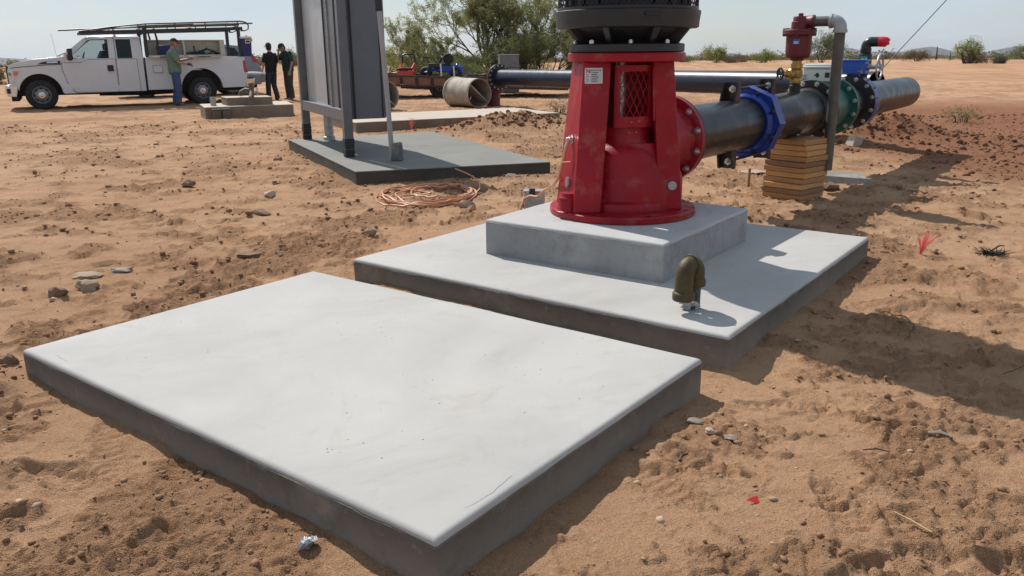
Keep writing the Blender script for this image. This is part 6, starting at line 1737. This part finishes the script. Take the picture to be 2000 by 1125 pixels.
# ------------------------------------------------------------------ trees and shrubs
def grow_plant(seed, H, Wd, stems, levels, kids, lean, leafn, leaf_l, leaf_w, r0, first=.34, shrink=.70, up=.25, inner=.0, spread=.9):
    rnd = random.Random(seed); rs = np.random.RandomState(seed)
    tr = MB(); tips = []
    def branch(p, d, L, r, lev):
        n = 3; pts = [p]; q = p.copy(); dd = d.copy()
        for i in range(n):
            dd = (dd + Vector((rnd.gauss(0, .16), rnd.gauss(0, .16), rnd.gauss(0, .12) + .03))).normalized()
            q = q + dd * (L / n)
            if q.z < .05: q.z = .05 + rnd.random() * .05
            pts.append(q.copy())
        rr = [r * (1 - .45 * i / n) for i in range(n + 1)]
        if r > .004: tr.tube(pts, rr, 5 if lev < 2 else 3, caps=False)
        if lev >= levels - 2 or (lev > 0 and rnd.random() < inner):
            tips.append((pts[1], pts[2], lev)); tips.append((pts[2], pts[3], lev))
        if lev >= levels: return
        k = kids if lev else kids
        for i in range(k):
            a = rnd.uniform(0, 2 * PI); sp = rnd.uniform(.35, .85)
            o = dd.orthogonal().normalized(); o.rotate(Matrix.Rotation(a, 3, dd))
            nd = (dd + o * sp + Vector((0, 0, up * (rnd.random() - .35)))).normalized()
            st = pts[-1] if i < k - 1 else pts[2]
            branch(st, nd, L * shrink * rnd.uniform(.75, 1.2), r * .58, lev + 1)
    for i in range(stems):
        a = 2 * PI * i / stems + rnd.uniform(-.5, .5); ln = lean * rnd.uniform(.4, 1.1)
        d = Vector((math.cos(a) * ln, math.sin(a) * ln, 1)).normalized()
        branch(Vector((math.cos(a) * .06, math.sin(a) * .06, -.05)), d, H * first * rnd.uniform(.85, 1.15), r0 * rnd.uniform(.7, 1.1), 0)
    A = np.array([tuple(t[0]) for t in tips]); B = np.array([tuple(t[1]) for t in tips])
    idx = rs.randint(0, len(tips), leafn)
    f = rs.rand(leafn, 1)
    c = A[idx] * (1 - f) + B[idx] * f + rs.normal(0, leaf_l * spread, (leafn, 3))
    # stretch to the wanted outline
    ext = np.percentile(np.abs(c[:, :2]).max(1), 97); top = np.percentile(c[:, 2], 99.3)
    sx = Wd / 2 / ext; sz = H / top
    S_ = np.array([sx, sx, sz])
    c = c * S_
    tr.v = [(x * sx, y * sx, z * sz) for x, y, z in tr.v]
    c[:, 2] = np.maximum(c[:, 2], .03)
    d = rs.normal(0, 1, (leafn, 3)); d[:, 2] -= .3; d /= np.linalg.norm(d, axis=1, keepdims=True)
    e = np.cross(d, rs.normal(0, 1, (leafn, 3))); e /= np.linalg.norm(e, axis=1, keepdims=True) + 1e-9
    l = leaf_l * rs.uniform(.6, 1.4, (leafn, 1)); w = leaf_w * rs.uniform(.6, 1.4, (leafn, 1))
    P = np.stack([c - d * l / 2, c + e * w / 2, c + d * l / 2, c - e * w / 2], 1).reshape(-1, 3)
    return tr, P
def mesh_quads(name, P, mat, parent):
    n = len(P) // 4
    me = bpy.data.meshes.new(name)
    me.vertices.add(len(P)); me.vertices.foreach_set('co', P.astype(np.float32).ravel())
    me.loops.add(len(P)); me.loops.foreach_set('vertex_index', np.arange(len(P), dtype=np.int32))
    me.polygons.add(n); me.polygons.foreach_set('loop_start', np.arange(n, dtype=np.int32) * 4)
    me.update(calc_edges=True); me.materials.append(mat)
    o = bpy.data.objects.new(name, me); COL.objects.link(o); o.parent = parent
    return o
def plant(name, label, cat, xy, mat, group=None, dz=0, **kw):
    t = thing(name, label, cat, (xy[0], xy[1], gz(*xy) + dz), 0, group)
    tr, P = grow_plant(**kw)
    if tr.v: tr.build('trunk' if 'tree' in name else 'stems', M_BARK, t, smooth=40)
    mesh_quads('crown' if 'tree' in name else 'foliage', P, mat, t)
    return t
plant('mesquite_tree', 'large feathery mesquite tree behind the trailer, tallest in the picture', 'tree', (-.55, 36.5), M_LEAF_MES, seed=5, H=4.6, Wd=6.8, stems=11, levels=5, kids=3, lean=1.2, leafn=105000, leaf_l=.060, leaf_w=.025, r0=.055, first=.25, inner=.4, up=.5, spread=.55)
plant('mesquite_tree', 'spreading lower mesquite tree behind the red machine with long thin branches', 'tree', (-3.5, 35.0), M_LEAF_MES, seed=9, H=2.5, Wd=3.9, stems=9, levels=5, kids=3, lean=1.4, leafn=42000, leaf_l=.058, leaf_w=.025, r0=.04, inner=.4, up=.5, spread=.55)
plant('palo_verde_tree', 'yellow green palo verde tree just left of the black motor', 'tree', (3.15, 38.5), M_LEAF_PALO, seed=14, H=2.3, Wd=2.9, stems=5, levels=4, kids=3, lean=.8, leafn=20000, leaf_l=.075, leaf_w=.026, r0=.04, inner=.3)
plant('mesquite_tree', 'dense dark mesquite growing behind the grey metal cabinet', 'tree', (1.1, 34.5), M_LEAF_MES, seed=21, H=2.2, Wd=4.6, stems=10, levels=4, kids=4, lean=1.4, leafn=52000, leaf_l=.06, leaf_w=.026, r0=.035, inner=.5)
plant('shrub', 'light green shrub at the left end of the trees beside the enclosure', 'shrub', (-6.2, 40.0), M_LEAF_PALO, seed=23, H=1.6, Wd=3.4, stems=8, levels=4, kids=3, lean=1.0, leafn=11000, leaf_l=.08, leaf_w=.025, r0=.03)
plant('shrub', 'grey green undergrowth under the big mesquite behind the blue quad bike', 'shrub', (-1.9, 33.0), M_LEAF_CREO, seed=27, H=1.35, Wd=3.8, stems=12, levels=4, kids=3, lean=1.2, leafn=26000, leaf_l=.075, leaf_w=.024, r0=.025)
# far side of the cleared ground
FAR = [
    ('shrub', 'round bright green palo verde shrub right of the red pump', (20.9, 86.5), M_LEAF_PALO, 1.75, 3.0, 31, 3600),
    ('shrub', 'low dark green scrub touching the red pump edge on the horizon', (18.6, 92.0), M_LEAF_CREO, .75, 2.8, 33, 1500),
    ('shrub', 'greyish brown dry bush between two green shrubs right of the pump', (22.0, 85.0), M_LEAF_DRY, .75, 2.4, 35, 1800),
    ('shrub', 'yellow green shrub left of the dark red air valve on the horizon', (25.2, 84.5), M_LEAF_PALO, 1.25, 2.8, 37, 3000),
    ('shrub', 'tan dry brush behind the yellow green shrub left of the air valve', (25.0, 91.0), M_LEAF_DRY, .9, 3.6, 39, 1800),
    ('shrub', 'round tan brush clump right of the handwheel on the horizon', (40.6, 85.0), M_LEAF_DRY, 1.15, 2.4, 45, 2400),
    ('shrub', 'small grey brush ball right of the lone leaning tree', (38.6, 67.0), M_LEAF_GREY, .75, 1.15, 51, 1500),
    ('shrub', 'wide dark green shrub at the right edge of the photo', (62.5, 103.0), M_LEAF_CREO, 1.9, 5.0, 53, 3600),
    ('shrub', 'brown brush at the foot of the lone leaning tree', (37.6, 69.0), M_LEAF_DRY, 1.0, 2.2, 55, 1800),
    ('shrub', 'dark bush at the far left beyond the front of the pickup', (-25.8, 42.0), M_LEAF_DRY, 1.15, 1.8, 57, 3000),
    ('shrub', 'green bush behind the two standing people beside the grey post', (-24.2, 94.0), M_LEAF_CREO, 2.0, 2.6, 59, 2400),
    ('shrub', 'dry brown bush in front of the green bush behind the standing people', (-22.6, 88.0), M_LEAF_DRY, .9, 2.0, 61, 1600),
]
for nm, lab, xy, mt, h, w, sd, ln in FAR:
    plant(nm, lab, 'shrub', xy, mt, 'shrubs at the edge of the clearing', seed=sd, H=h, Wd=w, stems=7, levels=3, kids=3, lean=1.0, leafn=ln, leaf_l=.15, leaf_w=.05, r0=.03)
plant('desert_tree', 'grey green open tree standing behind the air valve and drain pipe', 'tree', (27.4, 75.0), M_LEAF_CREO, seed=41, H=2.75, Wd=3.4, stems=7, levels=4, kids=3, lean=.8, leafn=6500, leaf_l=.13, leaf_w=.04, r0=.05)
plant('desert_tree', 'lone small tree with leaning dark trunks on bare ground at right', 'tree', (36.3, 67.5), M_LEAF_MES, seed=49, H=2.1, Wd=3.0, stems=3, levels=4, kids=2, lean=.9, leafn=2300, leaf_l=.14, leaf_w=.05, r0=.13)
plant('dry_weed', 'sparse dry weed tuft on the soil right of the far red elbow', 'weed', (1.15, 19.6), M_LEAF_DRY, seed=63, H=.42, Wd=.8, stems=14, levels=2, kids=2, lean=.8, leafn=420, leaf_l=.07, leaf_w=.008, r0=.006)
plant('dry_weed', 'low green brown weed on the red soil below the open pipe end', 'weed', (8.2, 15.2), M_LEAF_CREO, seed=65, H=.28, Wd=.7, stems=10, levels=2, kids=2, lean=1.2, leafn=420, leaf_l=.05, leaf_w=.012, r0=.006)

def make_scrub():
    # scrub out on the plain: nobody could count it
    rs = np.random.RandomState(77); out = []
    tmpl = [grow_plant(seed=200 + k, H=1.0, Wd=1.6, stems=5, levels=2, kids=3, lean=1.0, leafn=150, leaf_l=.22, leaf_w=.11, r0=.02)[1] for k in range(4)]
    n = 1500
    ang = rs.uniform(-40, 40, n); dist = 108 + 900 * rs.rand(n) ** 1.8
    xs = dist * np.sin(np.radians(ang)); ys = dist * np.cos(np.radians(ang))
    keep = fbm(xs, ys, .01, 3, 300) > .40
    xs, ys, dist = xs[keep], ys[keep], dist[keep]
    zs = ground_fields(xs, ys)[0]
    for i in range(len(xs)):
        s = rs.uniform(.5, 1.5) * (1 + dist[i] / 900); P = tmpl[i % 4] * np.array([s * 1.3, s * 1.3, s * .9])
        out.append(P + np.array([xs[i], ys[i], zs[i]]))
    k = len(out) // 2
    for nm, part, mt in (('scrub', out[:k], M_LEAF_DRY), ('scrub', out[k:], M_LEAF_CREO)):
        o = mesh_quads(nm, np.concatenate(part), mt, None); o['kind'] = 'stuff'; o['label'] = 'low desert scrub spread over the far plain'
make_scrub()

# ------------------------------------------------------------------ crumbs, pebbles, rocks
M_CLOD = pm('soil_clod', (0.30, 0.172, 0.100), .95, var=.22, scale=14, bump=.5, bscale=60, spec=.1)
M_CLODRED = pm('red_soil_clod', (0.215, 0.108, 0.063), .95, var=.22, scale=14, bump=.5, bscale=60, spec=.1)
M_PEB = pm('pebbles', (0.40, 0.28, 0.185), .85, var=.35, scale=5, bump=.2, bscale=60, spec=.2)
def scatter(name, label, mat, xs, ys, sz, seed, sink=.35, flat=.7):
    rs = np.random.RandomState(seed)
    T = []
    for k in range(6):
        bm = bmesh.new(); bmesh.ops.create_icosphere(bm, subdivisions=1, radius=1)
        v = np.array([tuple(q.co) for q in bm.verts]); f = np.array([[q.index for q in p.verts] for p in bm.faces]); bm.free()
        v = v * (1 + rs.uniform(-.32, .32, (len(v), 1))); T.append((v, f))
    zs = ground_fields(xs, ys)[0]
    V, F = [], []; b = 0
    for i in range(len(xs)):
        v, f = T[i % 6]; a = rs.uniform(0, 6.28); c, s = math.cos(a), math.sin(a)
        q = v * np.array([rs.uniform(.8, 1.35), rs.uniform(.8, 1.2), flat * rs.uniform(.7, 1.2)]) * sz[i]
        q = np.stack([q[:, 0] * c - q[:, 1] * s, q[:, 0] * s + q[:, 1] * c, q[:, 2]], 1) + np.array([xs[i], ys[i], zs[i] + sz[i] * (flat - sink) * .7])
        V.append(q); F.append(f + b); b += len(v)
    V = np.concatenate(V); F = np.concatenate(F).astype(np.int32)
    me = bpy.data.meshes.new(name); me.vertices.add(len(V)); me.vertices.foreach_set('co', V.astype(np.float32).ravel())
    me.loops.add(F.size); me.loops.foreach_set('vertex_index', F.ravel()); me.polygons.add(len(F)); me.polygons.foreach_set('loop_start', np.arange(len(F), dtype=np.int32) * 3)
    me.update(calc_edges=True); me.materials.append(mat)
    o = bpy.data.objects.new(name, me); COL.objects.link(o); o['kind'] = 'stuff'; o['label'] = label
    return o
def make_crumbs():
    rs = np.random.RandomState(5)
    n = 120000
    y = .6 + 17.0 * rs.rand(n) ** 1.7; x = rs.uniform(-.80, .80, n) * (y + .8)
    ok = np.ones(n, bool)
    for poly in (SLAB1, SLAB2, SLAB3, SLAB4): ok &= poly_sd(x, y, poly) > .015
    x, y = x[ok], y[ok]
    _, rough, red = ground_fields(x, y)
    cl = sstep(.5, .75, fbm(x, y, 7, 3, 410))
    p = .012 + .75 * rough ** 1.3 + .06 * cl
    k = rs.rand(len(x)) < p * .55
    x, y, red, rough = x[k], y[k], red[k], rough[k]
    s = .0022 + .0050 * rs.rand(len(x)) ** 2 + .011 * (rs.rand(len(x)) ** 12) * (1 + rough) + .0007 * y * rs.rand(len(x)) ** 2
    s = s * np.clip(.42 + .11 * y, .5, 1.15)
    m = red > .4
    scatter('soil_crumbs', 'crumbs of dry tan soil strewn over the ground', M_CLOD, x[~m], y[~m], s[~m], 1)
    scatter('red_soil_crumbs', 'crumbs of reddish soil on the disturbed ground at right', M_CLODRED, x[m], y[m], s[m] * 1.4, 2)
    # heaps
    hx, hy, hs = [], [], []
    for cx, cy, sx, sy, n_ in ((.05, 15.2, .9, .6, 700), (5.75, 12.9, .7, .5, 420), (-2.32, 3.3, .17, .17, 150), (6.9, 12.2, 1.2, .8, 300)):
        hx.append(rs.normal(cx, sx * .75, n_)); hy.append(rs.normal(cy, sy * .75, n_)); hs.append((.006 + .042 * rs.rand(n_) ** 4) * (1 if cy > 5 else .5))
    hx, hy, hs = map(np.concatenate, (hx, hy, hs))
    ok = np.ones(len(hx), bool)
    for poly in (SLAB1, SLAB4): ok &= poly_sd(hx, hy, poly) > .02
    scatter('heap_clods', 'clods of soil on the spoil heaps', M_CLODRED, hx[ok], hy[ok], hs[ok], 3, .3, .85)
    n = 2600
    y = .7 + 20 * rs.rand(n) ** 1.4; x = rs.uniform(-.78, .80, n) * (y + .8)
    ok = np.ones(n, bool)
    for poly in (SLAB1, SLAB2, SLAB3, SLAB4): ok &= poly_sd(x, y, poly) > .02
    x, y = x[ok], y[ok]
    s = .0018 + .004 * rs.rand(len(x)) ** 2 + .012 * rs.rand(len(x)) ** 12 + .0011 * y * rs.rand(len(x)) ** 2
    scatter('pebbles', 'small pale pebbles and chips in the soil', M_PEB, x, y, s, 4, .45, .6)
make_crumbs()

M_ROCK = [pm('rock_tan', (.33, .24, .165), .9, var=.2, scale=9, bump=.5, bscale=25), pm('rock_grey', (.27, .225, .185), .85, var=.2, scale=9, bump=.4, bscale=25), pm('rock_pale', (.42, .33, .25), .85, var=.12, scale=9, bump=.3, bscale=25), pm('rock_brown', (.20, .125, .08), .95, var=.25, scale=9, bump=.6, bscale=25)]
ROCKS = [
    (-2.61, 4.87, .055, (1.1, .9, .85), 0, 'tan rock left of the white pad corner, larger of a pair'),
    (-2.72, 4.72, .048, (1.1, .9, .75), 3, 'knobbly brown clod beside the tan rock left of the white pad'),
    (-2.56, 5.22, .05, (1.4, .9, .35), 1, 'flat grey cobble half buried behind the tan rock pair'),
    (-2.72, 5.10, .07, (1.2, 1.0, .26), 0, 'broad tan stone sunk in the dirt behind the tan rock pair'),
    (-1.07, 6.17, .036, (1, .9, 1.0), 0, 'small tan stone alone between the pump pad and the cable coil'),
    (-2.41, 8.15, .055, (1.2, 1, .7), 2, 'rounded pale rock in the dirt left of the cable coil'),
    (.02, 9.25, .085, (1.3, .6, .38), 2, 'flat oval pale stone lying against the dark pad edge'),
    (-.42, 7.45, .065, (1.2, .8, .7), 0, 'wedge shaped tan rock at the right edge of the cable coil'),
    (3.22, 8.25, .085, (1.15, .9, .65), 3, 'brown rock beside the timber stack on its right'),
    (2.75, 9.35, .11, (1.5, .9, .14), 2, 'flat pale stone on the dirt behind the wooden stake'),
    (2.74, 7.2, .05, (1.2, .9, .6), 0, 'tan stone at the far corner of the pump pad'),
    (-2.30, 3.52, .036, (1, 1, .9), 3, 'brown clod at the left corner of the white pad'),
    (-2.25, 7.25, .07, (1.3, .9, .55), 3, 'crumbling brown clod left of the rounded pale rock'),
    (.62, 8.6, .085, (1.3, .9, .6), 0, 'tan rock behind the grey conduit box beside the red pump'),
    (-1.85, 5.62, .06, (1.3, 1, .35), 3, 'dark broken clod near the left corner of the pump pad'),
    (-3.5, 8.9, .055, (1.2, 1, .6), 3, 'brown clod far left on the open dirt'),
    (-3.1, 11.0, .06, (1, 1, .8), 3, 'brown clod near the left corner of the dark pad'),
]
for i, (x, y, r, sq, mi, lab) in enumerate(ROCKS):
    o = MB().lump((0, 0, 0), r, sq, 40 + i, .34, 2).build('rock', M_ROCK[mi], None, smooth=28)
    o.location = (x, y, gz(x, y) + r * sq[2] * .45); tag(o, lab, 'rock', 'rocks on the dirt')
for i, (x, y, sx, sy, lab) in enumerate(((.70, 2.90, .034, .022, 'thin grey stone chip nearest the white pad corner'), (.735, 2.80, .022, .020, 'pink beige stone chip between the two grey chips'), (.80, 2.755, .030, .024, 'dark grey stone chip farthest from the white pad corner'))):
    o = MB().lump((0, 0, 0), 1, (sx, sy, .010), 60 + i, .2, 2).build('stone_chip', M_ROCK[(1, 2, 1)[i]], None, smooth=20)
    o.location = (x, y, gz(x, y) + .008); o.rotation_euler = (.1, .15, i); tag(o, lab, 'stone chip', 'stone chips by the pad corner')

# ------------------------------------------------------------------ litter and markers
def make_small():
    rnd = random.Random(31)
    M_PINK = pm('pink_whisker', (.95, .24, .22), .5, var=.1)
    for (x, y, h, n, lean, r_, lab) in ((2.85, 5.57, .17, 85, .5, .0011, 'pink survey whisker tuft standing in the sand right of the pump pad'), (-1.80, 15.15, .24, 16, .25, .004, 'pink survey whisker tuft in front of the long pale pad')):
        mb = MB(); z = gz(x, y)
        for k in range(n):
            a = rnd.uniform(0, 2 * PI); s = rnd.uniform(0, .62)
            dx, dy = s * math.cos(a) + lean * .6, s * math.sin(a); L = h * rnd.uniform(.55, 1.05)
            mb.tube([(0, 0, -.01), (dx * L * .35, dy * L * .35, L * .5), (dx * L, dy * L, L * .92)], [r_ * 1.2, r_, r_ * .8], 3)
        o = mb.build('survey_whisker', M_PINK, None); o.location = (x, y, z); tag(o, lab, 'survey marker')
    # dark dried weed clump
    x, y = 3.34, 5.55; z = gz(x, y)
    t = thing('dead_weed', 'dark shaggy clump of dead weed lying on the sand at right', 'weed', (x, y, z))
    mb = MB()
    for k in range(170):
        a = rnd.uniform(0, 2 * PI); L = rnd.uniform(.03, .10); c = Vector((rnd.gauss(0, .03), rnd.gauss(0, .025), .01))
        d = Vector((math.cos(a), math.sin(a) * .8, rnd.uniform(.1, .8))).normalized()
        mb.tube([c, c + d * L * .6, c + d * L + Vector((0, 0, -.01))], [.003, .0025, .001], 3)
    mb.build('stems', pm('charred_stem', (.028, .024, .02), .9, var=.4), t)
    MB().tube([(-.02, 0, .03), (.05, .02, .07), (.09, .02, .075)], [.006, .006, .003], 5).build('twig', M_BARK, t)
    # red scrap
    o = MB().prism([(-.022, -.008), (.022, -.017), (.024, .012), (.0, .004)], 0, .0012).build('red_scrap', pm('red_tape', (.62, .02, .03), .5), None, smooth=0); o.location = (.752, 2.312, gz(.752, 2.312) + .012); o.rotation_euler = (.5, .2, .2); tag(o, 'small bright red scrap of plastic lying on the sand', 'plastic scrap')
    # crumpled grey foil ball
    o = MB().lump((0, 0, 0), .026, (1, .85, .8), 77, .5, 2).build('foil_ball', pm('grey_foil', (.32, .34, .36), .35, metal=.5, var=.4, scale=60, bump=.6, bscale=70), None, smooth=12); o.location = (-.605, 2.105, gz(-.605, 2.105) + .016); tag(o, 'crumpled silver grey lump on the sand beside the near pad edge', 'foil lump')
    M_STRAW = pm('straw', (.50, .36, .19), .7, var=.15); M_TWIG = pm('twig', (.085, .06, .04), .8, var=.2)
    for (x, y, L, a, m, lab) in ((1.19, 2.16, .125, 2.05, M_STRAW, 'pale curved straw lying on the sand at lower right'), (.60, 2.62, .06, .9, M_TWIG, 'short brown twig near the right edge of the white pad'), (1.55, 2.72, .07, -.4, pm('bleached_wood', (.5, .42, .33), .8), 'short bleached wood sliver on the sand at right'), (1.12, 3.95, .13, .55, M_TWIG, 'forked grey twig beside the right side of the pump pad'),
                              (1.28, 2.62, .09, -.2, M_TWIG, 'thin dark twig on the sand left of the bleached sliver')):
        z = gz(x, y); c, s = math.cos(a), math.sin(a); z = max(z, gz(x + c * L * .5, y + s * L * .5), gz(x - c * L * .5, y - s * L * .5))
        o = MB().tube([(-c * L / 2, -s * L / 2, .004), (-s * .006, c * .006, .010), (c * L / 2, s * L / 2, .004)], [.0022, .0028, .0016] if L > .08 else [.005, .006, .004], 5).build('twig' if m is M_TWIG else 'straw' if m is M_STRAW else 'wood_sliver', m, None)
        o.location = (x, y, z); tag(o, lab, 'twig' if m is M_TWIG else 'straw' if m is M_STRAW else 'wood sliver')
    # thin wiry roots lying on the sand at right
    for (pts, lab) in (([(1.95, 3.85), (2.10, 4.05), (2.02, 4.25), (2.15, 4.35)], 'thin wiry root looping over the sand below the pink whisker'), ([(2.15, 3.35), (2.45, 3.5), (2.75, 3.45), (2.9, 3.6), (2.6, 3.65), (2.3, 3.5)], 'long wiry root in the motor shadow at the right edge')):
        q = [(a, b, gz(a, b) + .012) for a, b in pts]
        fine = []
        for i in range(len(q) - 1):
            for k in range(6):
                f = k / 6; p = Vector(q[i]).lerp(Vector(q[i + 1]), f); p.z = gz(p.x, p.y) + .010 + .01 * math.sin(f * 3.1); p.x += .012 * math.sin(5 * i + 7 * f); fine.append(p)
        o = MB().tube(fine, .0022, 5).build('root', M_TWIG, None); tag(o, lab, 'root')
    # guy wire and its pole, far posts
    a = Vector((8.6, 21.4, gz(8.6, 21.4))); b = Vector((17.2, 24.5, 8.6))
    o = MB().tube([a + (b - a) * (k / 12) + Vector((0, 0, -.10 * math.sin(PI * k / 12))) for k in range(13)], .012, 6).build('guy_wire', M_DARK, None); tag(o, 'taut steel guy wire slanting up to the right from behind the handwheel', 'cable')
    p = thing('utility_pole', 'wooden utility pole holding the guy wire beyond the right edge', 'pole', (17.3, 24.55, 0))
    MB().tube([(0, 0, -.3), (0, 0, 9.2)], [.15, .11], 14).build('pole', M_BARK, p); MB().bx(-1.1, 1.1, -.06, .06, 8.5, 8.62).build('crossarm', M_BARK, p)
    for (x, y, h, r, m, lab) in ((62.0, 124.0, 1.9, .11, M_BARK, 'dark weathered post far out on the plain at right'), (43.8, 105.0, 1.6, .06, M_WHITE, 'thin pale marker post far behind the blue gearbox'), (47.5, 92.0, .9, .05, M_BARK, 'small dark post at the edge of the clearing at right')):
        o = MB().tube([(0, 0, -.2), (.02, 0, h * .6), (-.03, 0, h)], [r, r * .9, r * .7], 7).build('post', m, None); o.location = (x, y, gz(x, y)); tag(o, lab, 'post')
make_small()
